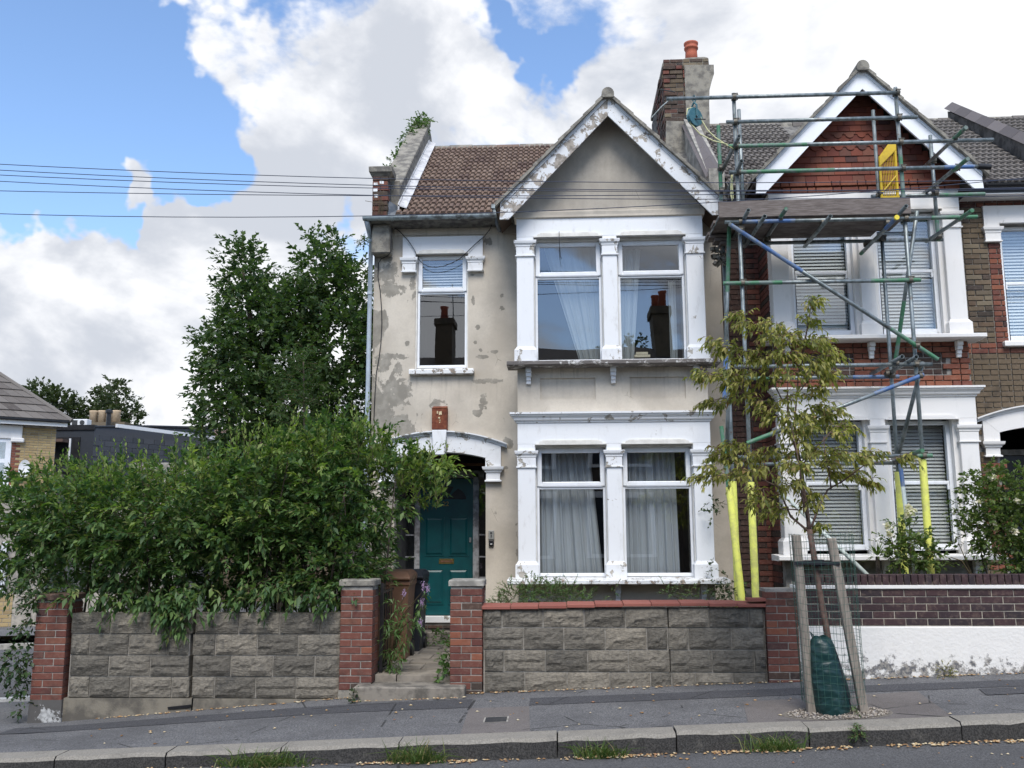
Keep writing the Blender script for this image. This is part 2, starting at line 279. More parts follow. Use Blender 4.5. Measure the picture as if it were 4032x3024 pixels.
simple('wire_green', (.03, .085, .065), None, rough=.5, bstr=0)
simple('strap_black', (.012, .014, .02), None, rough=.6, bstr=0)
simple('bin_brown', (.20, .105, .062), (.16, .085, .05), 4, .55, 120, .1, .001)
simple('bin_black', (.02, .023, .03), (.03, .033, .04), 4, .5, 120, .1, .001)
simple('gravel', (.24, .215, .18), (.13, .115, .10), 70, .95, 90, .8, .02)
t = NT('pebbles'); t.fin(t.ramp(t.island(), [(0, (.12, .10, .085)), (.4, (.26, .22, .18)), (.75, (.42, .38, .32)), (1, (.20, .18, .18))]), .9)
t = NT('litter'); t.fin(t.ramp(t.island(), [(0, (.20, .10, .04)), (.35, (.40, .24, .11)), (.7, (.55, .42, .24)), (.9, (.62, .54, .38)), (1, (.30, .13, .07))]), .9)
# bark and leaves
simple('bark', (.085, .066, .05), (.05, .04, .033), 14, .95, 50, .8, .02)
simple('bark_young', (.16, .105, .085), (.10, .062, .052), 22, .8, 60, .4, .006)
simple('twig', (.10, .075, .04), None, rough=.9, bstr=0)
def leaf(name, stops, trans=.35, rough=.5):
    t = NT(name); col = t.ramp(t.island(), stops); t.fin(col, rough, spec=.35)
    tr = t.add('ShaderNodeBsdfTranslucent'); t.link(t.mix(1., col, (1.5, 1.7, .7), 'MULTIPLY'), tr.inputs[0])
    mx = t.add('ShaderNodeMixShader'); mx.inputs[0].default_value = trans; t.link(t.b.outputs[0], mx.inputs[1]); t.link(tr.outputs[0], mx.inputs[2]); t.link(mx.outputs[0], t.out.inputs[0])
leaf('leaf_hedge', [(0, (.036, .080, .030)), (.40, (.062, .120, .039)), (.75, (.100, .170, .050)), (.95, (.16, .225, .07)), (1, (.21, .23, .085))], .32)
leaf('leaf_new_toplit', [(0, (.10, .17, .042)), (.5, (.165, .235, .058)), (1, (.26, .31, .095))], .42)  # yellow-green young growth, colour raised further to imitate light on the hedge top
leaf('leaf_oak', [(0, (.032, .064, .029)), (.5, (.056, .10, .037)), (1, (.10, .15, .052))], .32)
leaf('leaf_fern', [(0, (.03, .07, .02)), (1, (.06, .10, .03))], .35)
leaf('leaf_tree', [(0, (.10, .125, .034)), (.35, (.18, .19, .05)), (.65, (.30, .29, .085)), (.9, (.44, .40, .14)), (1, (.20, .12, .055))], .42)
leaf('leaf_rose', [(0, (.06, .105, .032)), (.6, (.11, .165, .048)), (1, (.17, .21, .065))], .32)
leaf('leaf_ivy', [(0, (.025, .055, .02)), (1, (.05, .09, .03))], .2)
leaf('leaf_weed', [(0, (.06, .125, .035)), (1, (.12, .20, .065))], .3)
leaf('leaf_far', [(0, (.035, .055, .025)), (1, (.065, .085, .035))], .25)
leaf('grass', [(0, (.06, .11, .03)), (.7, (.10, .15, .04)), (1, (.25, .21, .10))], .3)
leaf('petal_lilac', [(0, (.42, .28, .52)), (1, (.55, .40, .62))], .3)
leaf('petal_white', [(0, (.62, .56, .46)), (1, (.74, .70, .62))], .3)
# glass and cloth
t = NT('glass'); nm = t.bump(t.noise(.8, 1, .4), .007, .5)
gl = t.add('ShaderNodeBsdfGlossy'); gl.inputs['Roughness'].default_value = .004; gl.inputs['Color'].default_value = (.93, .96, 1, 1); t.link(nm, gl.inputs['Normal'])
tp = t.add('ShaderNodeBsdfTransparent'); tp.inputs[0].default_value = (.90, .92, .92, 1); fr = t.add('ShaderNodeFresnel'); fr.inputs[0].default_value = 1.5
mx = t.add('ShaderNodeMixShader'); t.link(t.math('MULTIPLY', t.math('ADD', t.math('MULTIPLY', fr.outputs[0], 1.5), .11, clamp=True), t.math('SUBTRACT', 1., t.add('ShaderNodeNewGeometry').outputs['Backfacing'])), mx.inputs[0]); t.link(tp.outputs[0], mx.inputs[1]); t.link(gl.outputs[0], mx.inputs[2]); t.link(mx.outputs[0], t.out.inputs[0])
def cloth(name, c, tr, alpha=1.):
    t = NT(name); t.fin(c, .9, spec=.1); n = t.add('ShaderNodeBsdfTranslucent'); n.inputs[0].default_value = (*c, 1); m = t.add('ShaderNodeMixShader'); m.inputs[0].default_value = tr
    t.link(t.b.outputs[0], m.inputs[1]); t.link(n.outputs[0], m.inputs[2]); last = m.outputs[0]
    if alpha < 1:
        a = t.add('ShaderNodeBsdfTransparent'); m2 = t.add('ShaderNodeMixShader'); m2.inputs[0].default_value = alpha; t.link(a.outputs[0], m2.inputs[1]); t.link(last, m2.inputs[2]); last = m2.outputs[0]
    t.link(last, t.out.inputs[0])
cloth('curtain_grey', (.68, .70, .74), .3); cloth('voile', (.80, .83, .84), .4, .62)
simple('blind_slat', (.82, .82, .82), None, rough=.5, bstr=0)
simple('blind_slat_taupe', (.74, .72, .70), None, rough=.5, bstr=0)
simple('paper', (.60, .52, .38), (.5, .42, .3), 20, .8, 40, .2)
simple('ac_white', (.68, .69, .70), None, rough=.5, bstr=0)
# ------------------------------------------------------------------ building helpers
WL = {}                                   # world location of every object made here
class MB:
    def __init__(s): s.v = []; s.f = []
    def add(s, vs, fs):
        k = len(s.v); s.v += [tuple(p) for p in vs]; s.f += [tuple(i + k for i in f) for f in fs]; return s
    def box(s, x0, x1, y0, y1, z0, z1):
        return s.add([(x0, y0, z0), (x1, y0, z0), (x1, y1, z0), (x0, y1, z0), (x0, y0, z1), (x1, y0, z1), (x1, y1, z1), (x0, y1, z1)],
                     [(0, 3, 2, 1), (4, 5, 6, 7), (0, 1, 5, 4), (1, 2, 6, 5), (2, 3, 7, 6), (3, 0, 4, 7)])
    def prism(s, poly, y0, y1):           # polygon in x,z (counter-clockwise seen from the street), pushed through y
        n = len(poly); vs = [(x, y0, z) for x, z in poly] + [(x, y1, z) for x, z in poly]
        return s.add(vs, [tuple(range(n)), tuple(range(2 * n - 1, n - 1, -1))] + [(i, i + n, (i + 1) % n + n, (i + 1) % n) for i in range(n)])
    def prismx(s, poly, x0, x1):          # polygon in y,z pushed through x
        n = len(poly); vs = [(x0, y, z) for y, z in poly] + [(x1, y, z) for y, z in poly]
        return s.add(vs, [tuple(range(n - 1, -1, -1)), tuple(range(n, 2 * n))] + [(i, (i + 1) % n, (i + 1) % n + n, i + n) for i in range(n)])
    def mould(s, x0, x1, yf, yb, prof):   # mitred moulding: prof = [(projection, z)...] bottom to top
        vs = []
        for p, z in prof: vs += [(x0 - p, yb, z), (x0 - p, yf - p, z), (x1 + p, yf - p, z), (x1 + p, yb, z)]
        fs = [(0, 3, 2, 1)]
        for i in range(len(prof) - 1):
            for j in range(3): a = 4 * i + j; fs.append((a, a + 1, a + 5, a + 4))
        k = 4 * (len(prof) - 1); fs.append((k, k + 1, k + 2, k + 3)); return s.add(vs, fs)
    def tube(s, p0, p1, r, n=10, hollow=0., r1=None):
        p0 = Vector(p0); p1 = Vector(p1); d = (p1 - p0).normalized(); a = d.orthogonal().normalized(); b = d.cross(a); r1 = r if r1 is None else r1
        ring = lambda c, q: [c + (a * math.cos(6.2832 * i / n) + b * math.sin(6.2832 * i / n)) * q for i in range(n)]
        vs = ring(p0, r) + ring(p1, r1); fs = [(i, (i + 1) % n, (i + 1) % n + n, i + n) for i in range(n)]
        if hollow:
            q = r * hollow; k = 2 * n
            for c, dd, base, flip in ((p0, d, 0, 0), (p1, -d, n, 1)):
                vs += ring(c, q) + ring(c + dd * .09, q)
                for i in range(n):
                    j = (i + 1) % n
                    f1 = (base + i, k + i, k + j, base + j); f2 = (k + i, k + n + i, k + n + j, k + j)
                    fs += [f1[::-1], f2[::-1]] if flip else [f1, f2]
                fs.append(tuple(k + n + i for i in range(n))); k += 2 * n
        else: fs += [tuple(range(n - 1, -1, -1)), tuple(range(n, 2 * n))]
        return s.add(vs, fs)
    def path(s, pts, radii, n=6):         # tapering limb through points
        pts = [Vector(p) for p in pts]; k0 = len(s.v); m = len(pts); prev = None
        if not hasattr(radii, '__len__'): radii = [radii] * m
        for i, p in enumerate(pts):
            d = (pts[min(i + 1, m - 1)] - pts[max(i - 1, 0)]).normalized()
            a = d.orthogonal().normalized() if prev is None else (prev - d * prev.dot(d)).normalized()
            prev = a; b = d.cross(a)
            s.v += [tuple(p + (a * math.cos(6.2832 * j / n) + b * math.sin(6.2832 * j / n)) * radii[i]) for j in range(n)]
        for i in range(m - 1):
            for j in range(n): q = k0 + i * n + j; w_ = k0 + i * n + (j + 1) % n; s.f.append((q, w_, w_ + n, q + n))
        s.f.append(tuple(k0 + j for j in range(n - 1, -1, -1))); s.f.append(tuple(k0 + (m - 1) * n + j for j in range(n))); return s
    def lathe(s, c, prof, n=16):          # prof = [(radius, z)...]
        c = Vector(c); vs = []; m = len(prof)
        for r, z in prof: vs += [(c.x + r * math.cos(6.2832 * i / n), c.y + r * math.sin(6.2832 * i / n), c.z + z) for i in range(n)]
        fs = [(k * n + i, k * n + (i + 1) % n, (k + 1) * n + (i + 1) % n, (k + 1) * n + i) for k in range(m - 1) for i in range(n)]
        return s.add(vs, fs + [tuple(range(n - 1, -1, -1)), tuple((m - 1) * n + i for i in range(n))])
    def build(s, name, mat, parent=None, bevel=0., smooth=False, kind=None):
        v = np.array(s.v, dtype=float); c = (v.min(0) + v.max(0)) / 2; c[2] = v[:, 2].min()
        me = bpy.data.meshes.new(name); me.from_pydata([tuple(p) for p in (v - c)], [], s.f)
        if bevel:
            bm = bmesh.new(); bm.from_mesh(me); bmesh.ops.remove_doubles(bm, verts=bm.verts, dist=1e-5)
            bmesh.ops.bevel(bm, geom=[e for e in bm.edges if e.calc_face_angle(0) > .5], offset=bevel, segments=1, affect='EDGES', clamp_overlap=True); bm.to_mesh(me); bm.free()
        me.materials.append(MATS[mat])
        if smooth: me.polygons.foreach_set('use_smooth', [True] * len(me.polygons))
        me.update(); return place(name, me, c, parent, kind)
def place(name, me, loc, parent=None, kind=None, rot=None):
    o = bpy.data.objects.new(name, me); COL.objects.link(o); o.location = loc; WL[o.name] = Vector(loc)
    if rot is not None: o.rotation_euler = rot
    if parent is not None: o.parent = parent; o.matrix_parent_inverse = Matrix.Translation(-WL[parent.name])
    if kind: o['kind'] = kind
    return o
def tag(o, label, cat, group=None):
    o['label'] = label; o['category'] = cat
    if group: o['group'] = group
    return o
def thing(name, label, cat, loc, group=None):
    o = bpy.data.objects.new(name, None); COL.objects.link(o); o.location = loc; o.empty_display_size = .2; WL[o.name] = Vector(loc); return tag(o, label, cat, group)
def struct(o): o['kind'] = 'structure'; return o
def part(name, mat, parent, *shapes, **k):
    m = MB()
    for sh in shapes: getattr(m, sh[0])(*sh[1:])
    return m.build(name, mat, parent, **k)
def box(name, mat, parent, x0, x1, y0, y1, z0, z1, **k): return MB().box(x0, x1, y0, y1, z0, z1).build(name, mat, parent, **k)
def mesh_np(name, V, F, mat, smooth=False):   # V (n,3), F (m,3) triangles
    me = bpy.data.meshes.new(name); n = len(V); m = len(F)
    me.vertices.add(n); me.vertices.foreach_set('co', np.asarray(V, np.float32).ravel()); me.loops.add(3 * m); me.loops.foreach_set('vertex_index', np.asarray(F, np.int32).ravel())
    me.polygons.add(m); me.polygons.foreach_set('loop_start', np.arange(0, 3 * m, 3, dtype=np.int32)); me.polygons.foreach_set('loop_total', np.full(m, 3, np.int32))
    me.materials.append(MATS[mat]); me.update(calc_edges=True); return me
# ---- foliage: leaves as folded blades set along shoots
def unit(a): return a / np.maximum(np.linalg.norm(a, axis=-1, keepdims=True), 1e-9)
def leaves(P, D, Nn, Ln, Wd, fold=.18, droop=.15):
    S = unit(np.cross(D, Nn)); n = len(P); Ln = Ln[:, None]; Wd = Wd[:, None]
    mid = P + D * Ln * .45 - Nn * Wd * fold; tip = P + D * Ln - np.array([0, 0, 1.]) * Ln * droop
    V = np.stack([P, mid + S * Wd * .5 + Nn * Wd * fold, mid, mid - S * Wd * .5 + Nn * Wd * fold, tip], 1).reshape(-1, 3)
    F = (np.arange(n) * 5)[:, None, None] + np.array([[0, 2, 1], [0, 3, 2], [1, 2, 4], [2, 3, 4]])[None]
    return V, F.reshape(-1, 3)
def shoots(P, D, Ln, k, leaf_len, leaf_w, sag=.25, ang=50, jit=.35, droop=.15, twig=.0025, up=.15):
    """k leaves set alternately along each shoot; returns leaf V,F and twig V,F"""
    S = len(P); t = np.linspace(.08, 1, k)[None, :, None]; Ln_ = Ln[:, None, None]
    A = unit(np.cross(D, RNG.normal(size=(S, 3)))); B = np.cross(D, A)
    pos = P[:, None] + D[:, None] * Ln_ * t - np.array([0, 0, 1.]) * Ln_ * sag * t ** 2
    tang = unit(D[:, None] - np.array([0, 0, 1.]) * 2 * sag * t)
    ph = RNG.uniform(0, 6.28, (S, 1)) + np.arange(k)[None] * 2.4 + RNG.normal(0, .4, (S, k))
    perp = A[:, None] * np.cos(ph)[..., None] + B[:, None] * np.sin(ph)[..., None]
    a = R(ang) * (1 - .55 * t[..., 0]); dd = unit(tang * np.cos(a)[..., None] + perp * np.sin(a)[..., None] + RNG.normal(0, jit * .35, (S, k, 3)) + np.array([0, 0, up]))
    nn = unit(np.array([0, 0, 1.]) * .9 + perp * .25 + RNG.normal(0, jit, (S, k, 3))); nn = unit(nn - dd * (nn * dd).sum(-1, keepdims=True))
    sz = (RNG.uniform(.48, 1.28, (S, k)) * (1 - .35 * t[..., 0] ** 3)).ravel()
    V, F = leaves(pos.reshape(-1, 3), dd.reshape(-1, 3), nn.reshape(-1, 3), leaf_len * sz, leaf_w * sz, droop=droop)
    ts = np.array([0, .5, 1.])[None, :, None]; c = P[:, None] + D[:, None] * Ln_ * ts - np.array([0, 0, 1.]) * Ln_ * sag * ts ** 2
    ring = []
    for j in range(3): ring.append(c + (A[:, None] * math.cos(2.094 * j) + B[:, None] * math.sin(2.094 * j)) * (twig * np.array([1.3, 1, .5]))[None, :, None])
    TV = np.stack(ring, 2).reshape(-1, 3); base = (np.arange(S) * 9)[:, None, None]; fl = []
    for r_ in range(2):
        for j in range(3): a_ = r_ * 3 + j; b_ = r_ * 3 + (j + 1) % 3; fl += [[a_, b_, b_ + 3], [a_, b_ + 3, a_ + 3]]
    return V, F, TV, (base + np.array(fl)[None]).reshape(-1, 3)
def foliage(name, parent, mat, P, D, Ln, k, ll, lw, twigs='twig', kind='stuff', **kw):
    V, F, TV, TF = shoots(np.asarray(P, float), unit(np.asarray(D, float)), np.asarray(Ln, float), k, ll, lw, **kw)
    o = place(name, mesh_np(name, V, F, mat), (0, 0, 0), parent, kind)
    if twigs: place('twigs', mesh_np('twigs', TV, TF, twigs), (0, 0, 0), parent, 'stuff')
    return o
def clumps(spheres, density, shell=.45, flat=1., updir=.35, out=1.):
    """shoot starts spread through the outer shell of overlapping spheres, pointing outwards"""
    Ps = []; Ds = []
    for (x, y, z, r) in spheres:
        n = max(6, int(density * r ** 2)); d = unit(RNG.normal(size=(n, 3))); rr = r * (1 - shell * RNG.random(n) ** 1.4)
        p = np.array([x, y, z]) + d * rr[:, None] * np.array([1, 1, flat]); Ps.append(p); Ds.append(unit(d * out + np.array([0, 0, updir]) + RNG.normal(0, .35, (n, 3))))
    P = np.concatenate(Ps); D = np.concatenate(Ds); keep = np.ones(len(P), bool)
    for (x, y, z, r) in spheres: keep &= (((P - np.array([x, y, z])) / np.array([1, 1, flat])) ** 2).sum(1) > (r * (1 - shell) * .98) ** 2
    return P[keep], D[keep]
# ---- brickwork: every brick an object, alike bricks share a mesh
BR = {}
def brick_mesh(w_, h, d, mat, ch=.004):
    key = ('b', round(w_, 3), round(h, 3), round(d, 3), mat)
    if key not in BR:
        m = MB(); x, z = w_ / 2, h / 2; c = ch
        vs = [(-x, c, -z), (x, c, -z), (x, c, z), (-x, c, z), (-x + c, 0, -z + c), (x - c, 0, -z + c), (x - c, 0, z - c), (-x + c, 0, z - c), (-x, d, -z), (x, d, -z), (x, d, z), (-x, d, z)]
        m.add(vs, [(4, 5, 6, 7), (0, 1, 5, 4), (1, 2, 6, 5), (2, 3, 7, 6), (3, 0, 4, 7), (0, 8, 9, 1), (1, 9, 10, 2), (2, 10, 11, 3), (3, 11, 8, 0), (8, 11, 10, 9)])
        me = bpy.data.meshes.new('brick'); me.from_pydata(m.v, [], m.f); me.materials.append(MATS[mat]); me.update(); BR[key] = me
    return BR[key]
def courses(x0, x1, z0, z1, h=.063, j=.012, bond='flemish', L_=.215, off=0.):
    out = []; z = z0; row = 0; H = L_ / 2 - j / 2
    while z + h * .6 < z1:
        hh = min(h, z1 - z); x = x0; k = 0
        if bond == 'stretcher': seq = [L_]; first = L_ if row % 2 == 0 else H
        else: seq = [L_, H] if row % 2 == 0 else [H, L_]; first = None
        while x < x1 - .012:
            wd = first if (k == 0 and first) else seq[k % len(seq)]
            if bond == 'flemish' and k == 0 and row % 2 == 1: wd = H * .5 + L_ * .25
            wd = min(wd, x1 - x); out.append((x, x + wd, z, z + hh, row)); x += wd + j; k += 1
        z += h + j; row += 1
    return out
def lay(parent, x0, x1, z0, z1, y, mat, hole=None, depth=.05, matf=None, joined=None, **k):
    """lay bricks in a wall that faces the street at depth y; 'hole' tells where none go; joined collects into one mesh"""
    for (a, b, c, d, row) in courses(x0, x1, z0, z1, **k):
        cx, cz = (a + b) / 2, (c + d) / 2
        if hole and hole(a, b, c, d): continue
        mt = matf(cx, cz, row, a, b) if matf else mat
        jy = random.uniform(-.0025, .0025)
        if joined is not None:
            joined.setdefault(mt, MB()).box(a, b, y + jy, y + depth, c, d)
        else: place('brick', brick_mesh(b - a, d - c, depth, mt), (cx, y + jy, cz), parent)
def wall_holes(m, x0, x1, z0, z1, y0, y1, holes):
    """solid wall cut by rectangular openings"""
    xs = sorted({x0, x1} | {h[0] for h in holes} | {h[1] for h in holes}); zs = sorted({z0, z1} | {h[2] for h in holes} | {h[3] for h in holes})
    xs = [x for x in xs if x0 <= x <= x1]; zs = [z for z in zs if z0 <= z <= z1]
    for a, b in zip(xs, xs[1:]):
        run = None
        for c, d in zip(zs, zs[1:]):
            cx, cz = (a + b) / 2, (c + d) / 2; open_ = any(h[0] < cx < h[1] and h[2] < cz < h[3] for h in holes)
            if open_:
                if run is not None: m.box(a, b, y0, y1, run, c); run = None
            elif run is None: run = c
        if run is not None: m.box(a, b, y0, y1, run, z1)
    return m
# ---- roof tiles: one object per tile, one mesh per kind
def tile_mesh(mat, key='tile', wd=.184, ln=.19, roll=.031, th=.036):
    k = (key, mat)
    if k not in BR:
        u = wd / 2; xs = [0, .010, .016 + 0, u - .030, u - .018, u]; hs = [0, .012, roll, roll, .003, 0]
        prof = [(x - wd / 2, h) for x, h in zip(xs, hs)] + [(x + u - wd / 2, h) for x, h in zip(xs[1:], hs[1:])]
        n = len(prof); V = [(x, 0, h) for x, h in prof] + [(x, ln, h) for x, h in prof] + [(x, 0, h - th) for x, h in prof]
        F = [(i, i + 1, n + i + 1, n + i) for i in range(n - 1)] + [(i + 1, i, 2 * n + i, 2 * n + i + 1) for i in range(n - 1)]
        me = bpy.data.meshes.new('tile'); me.from_pydata(V, [], F); me.materials.append(MATS[mat]); me.update(); BR[k] = me
    return BR[k]
def roof_tiles(parent, mat, x0, x1, y0, z0, y1, z1, rows, wd=.184, hole=None, join=None):
    from mathutils import Euler
    jm = MB()
    me = tile_mesh(mat, wd=wd); sl = math.atan2(z1 - z0, y1 - y0); n = int((x1 - x0) / wd + .5)
    for r_ in range(rows):
        t_ = r_ / rows; y = y0 + (y1 - y0) * t_; z = z0 + (z1 - z0) * t_
        for i in range(n):
            x = x0 + (i + .5) * wd
            if hole and hole(x, y, z): continue
            loc = (x + random.uniform(-.002, .002), y, z + .012 + random.uniform(0, .004)); rot = (sl - R(6) + R(random.uniform(-.7, .7)), R(random.uniform(-.5, .5)), R(random.uniform(-.4, .4)))
            if join and join(x, y, z):
                M = Matrix.Translation(loc) @ Euler(rot).to_matrix().to_4x4(); jm.add([M @ v.co for v in me.vertices], [tuple(p.vertices) for p in me.polygons])
            else: place('tile', me, loc, parent, None, rot)
    if jm.v: jm.build('roof_tiles', mat, parent, kind='stuff')
# ---- wavy curtain
def curtain(m, x0, x1, z0, z1, y, folds, amp=.03, x0b=None, x1b=None, seed=0, nx=90, nz=8):
    rg = random.Random(seed); ph = [rg.uniform(0, 6.28) for _ in range(4)]; x0b = x0 if x0b is None else x0b; x1b = x1 if x1b is None else x1b; k = len(m.v)
    for j in range(nz + 1):
        t_ = j / nz
        for i in range(nx + 1):
            s_ = i / nx; a = x0b + (x0 - x0b) * t_; b = x1b + (x1 - x1b) * t_; q = 6.2832 * folds * s_
            m.v.append((a + (b - a) * s_, y + amp * (math.sin(q + ph[0]) * .6 + math.sin(q * 1.73 + ph[1]) * .35 + math.sin(q * .41 + ph[2] + t_) * .5), z0 + (z1 - z0) * t_))
    for j in range(nz):
        for i in range(nx): a = k + j * (nx + 1) + i; m.f.append((a, a + 1, a + nx + 2, a + nx + 1))
    return m
# ================================================================== the ground
def lerp_(x, xs, ys): return float(np.interp(x, xs, ys))
def z_road(x): return lerp_(x, [-14, -4, 0, 4, 12], [-.62, -.375, -.25, -.07, .28])
def z_kerb(x): return lerp_(x, [-14, -5, 0, 4, 12], [-.60, -.30, -.08, .084, .40])
def z_wall(x): return lerp_(x, [-14, -5.4, -2.3, 0, 4.7, 12], [-.66, -.36, -.10, -.01, .175, .46])
def z_pave(x, y):
    t_ = min(1, max(0, (y - 8.5) / 1.8)); return z_kerb(x) * (1 - t_) + z_wall(x) * t_
def sheet(name, mat, x0, x1, y0, y1, zf, nx=24, ny=6, parent=None):
    m = MB(); k = 0
    for j in range(ny + 1):
        for i in range(nx + 1):
            x = x0 + (x1 - x0) * i / nx; y = y0 + (y1 - y0) * j / ny; m.v.append((x, y, zf(x, y)))
    for j in range(ny):
        for i in range(nx): a = j * (nx + 1) + i; m.f.append((a, a + 1, a + nx + 2, a + nx + 1))
    return m.build(name, mat, parent, smooth=True)
def quad_sheet(name, mat, pts, dz, parent=None, n=8):     # four ground corners, laid on the pavement
    m = MB(); a, b, c, d = [Vector((*p, 0)) for p in pts]
    for j in range(n + 1):
        for i in range(n + 1):
            p = a.lerp(b, i / n).lerp(d.lerp(c, i / n), j / n); m.v.append((p.x, p.y, z_pave(p.x, p.y) + dz))
    for j in range(n):
        for i in range(n): q = j * (n + 1) + i; m.f.append((q, q + 1, q + n + 2, q + n + 1))
    return m.build(name, mat, parent, smooth=True)
def z_ground(x, y): return z_road(x) - (.03 * min(max(0, y - 10.5), 14) * min(1, max(0, (-4 - x) / 3)))
struct(sheet('road', 'tarmac', -90, 90, -40, 120, z_ground, 120, 80))
struct(sheet('pavement', 'tarmac_pavement', -5.72, 9, 8.50, 10.36, z_pave, 44, 8))
pc = struct(sheet('pavement_corner', 'tarmac_pavement', -8.5, -5.72, 8.50, 12.1, lambda x, y: z_pave(x, min(y, 10.3)) - .03 * max(0, y - 10.3), 10, 10))
struct(quad_sheet('pavement_patch', 'tarmac_patch', [(1.60, 8.54), (3.33, 8.54), (3.42, 9.58), (1.72, 9.40)], .004))
struct(quad_sheet('pavement_patch', 'tarmac_patch', [(-.90, 8.54), (-.29, 8.54), (-.33, 9.56), (-.92, 9.56)], .004))
struct(quad_sheet('pavement_trench', 'tarmac_trench', [(-5.7, 9.56), (-.92, 9.60), (-.92, 9.98), (-5.7, 9.92)], .004))
struct(quad_sheet('pavement_trench', 'tarmac_trench', [(-.33, 9.60), (6.5, 9.66), (6.5, 9.96), (-.33, 9.93)], .004))
struct(quad_sheet('pavement_patch', 'tarmac_trench', [(3.95, 9.30), (5.1, 9.34), (5.12, 9.60), (4.0, 9.58)], .007))
# kerb: separate stones with open joints
kerb = thing('kerb', 'x', 'kerb', (0, 8.45, -.3)); del kerb['label'], kerb['category']; kerb['kind'] = 'structure'
joints = [-8.8, -7.6, -6.55, -5.6, -4.40, -3.42, -2.42, -1.40, -.05, .95, 2.05, 3.3, 4.2, 5.2, 6.4, 7.6]
for a, b in zip(joints, joints[1:]):
    m = MB(); a += .006; b -= .006; n = 7; dy = random.uniform(-.006, .006); dz = random.uniform(-.006, .006)
    for i in range(n + 1):
        x = a + (b - a) * i / n; zt = z_kerb(x) + dz + .005; zb = z_road(x) - .08; e = random.uniform(-.008, .006)
        for (y, z) in ((8.305 + dy, zb), (8.295 + dy + e, zt - .030 + e), (8.32 + dy + e * 1.5, zt + e), (8.545 + dy, zt + .004), (8.545 + dy, zb)): m.v.append((x, y, z))
    for i in range(n):
        for j in range(4): q = i * 5 + j; m.f.append((q, q + 5, q + 6, q + 1))
    m.f += [(0, 1, 2, 3, 4), tuple(n * 5 + j for j in (4, 3, 2, 1, 0))]
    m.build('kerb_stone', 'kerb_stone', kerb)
# side road on the left, its kerbs, verge and far footway
side_k = thing('side_kerb', 'x', 'kerb', (-6, 11.8, -.5)); del side_k['label'], side_k['category']; side_k['kind'] = 'structure'
def strip(name, mat, p, q, wd, dz, h, parent=None):
    p = Vector((*p, 0)); q = Vector((*q, 0)); d = (q - p).normalized(); s_ = Vector((-d.y, d.x, 0)) * wd; m = MB(); n = 6
    for i in range(n + 1):
        c = p.lerp(q, i / n); zz = z_ground(c.x, c.y) + dz
        for e in (c, c + s_): m.v += [(e.x, e.y, zz - .2), (e.x, e.y, zz + h)]
    for i in range(n):
        a = 4 * i; m.f += [(a, a + 4, a + 5, a + 1), (a + 1, a + 5, a + 7, a + 3), (a + 3, a + 7, a + 6, a + 2)]
    return m.build(name, mat, parent)
for i in range(5):
    p = (-9.6 + i * 1.02, 11.15 + i * .42); q = (p[0] + 1.0, p[1] + .41); strip('kerb_stone', 'white_line', p, q, .13, 0, .06, side_k)
for i in range(7):
    p = (-17.5 + i * 1.52, 20.2 + i * .30); q = (p[0] + 1.5, p[1] + .295); strip('kerb_stone', 'concrete_pale', p, q, .2, 0, .11, side_k)
m = MB(); m.add([(x, y, z_ground(x, y) + .10) for x, y in ((-26, 18.8), (-6, 22.8), (-6, 27), (-26, 24.4))], [(0, 1, 2, 3)]); struct(m.build('far_footway', 'tarmac_pavement'))
# gardens behind the front walls, path and steps
struct(sheet('garden_soil', 'soil', -5.5, 8, 10.52, 13.0, lambda x, y: z_wall(x) + .10 + .06 * math.sin(x * 3.1) * math.sin(y * 2.3), 40, 10))
pth = thing('garden_path', 'x', 'path', (-1.6, 11.5, .1)); del pth['label'], pth['category']; pth['kind'] = 'structure'
y = 10.46; r_ = 0
while y < 13.2:
    ln = random.uniform(.34, .46); xs = [-2.05, -1.60, -1.16] if r_ % 2 else [-2.05, -1.80, -1.35, -1.16]
    for a, b in zip(xs, xs[1:]): box('paving_slab', 'path_slab', pth, a + .006, b - .006, y, min(y + ln - .012, 13.2), -.05, .085 + .018 * (y - 10.4) + random.uniform(-.004, .004) + .03, bevel=.004)
    y += ln; r_ += 1
o = box('threshold_step', 'concrete_step', None, -2.19, -1.02, 10.06, 10.46, -.22, .045, bevel=.012); struct(o)
acc = thing('access_cover', 'small dark iron access cover set in the pale pavement patch', 'cover', (-.62, 9.04, -.05))
quad_sheet('cover_lid', 'iron', [(-.72, 8.95), (-.52, 8.95), (-.52, 9.14), (-.72, 9.14)], .008, acc, 2)
quad_sheet('cover_frame', 'concrete_pale', [(-.735, 8.935), (-.505, 8.935), (-.505, 9.155), (-.735, 9.155)], .006, acc, 2)
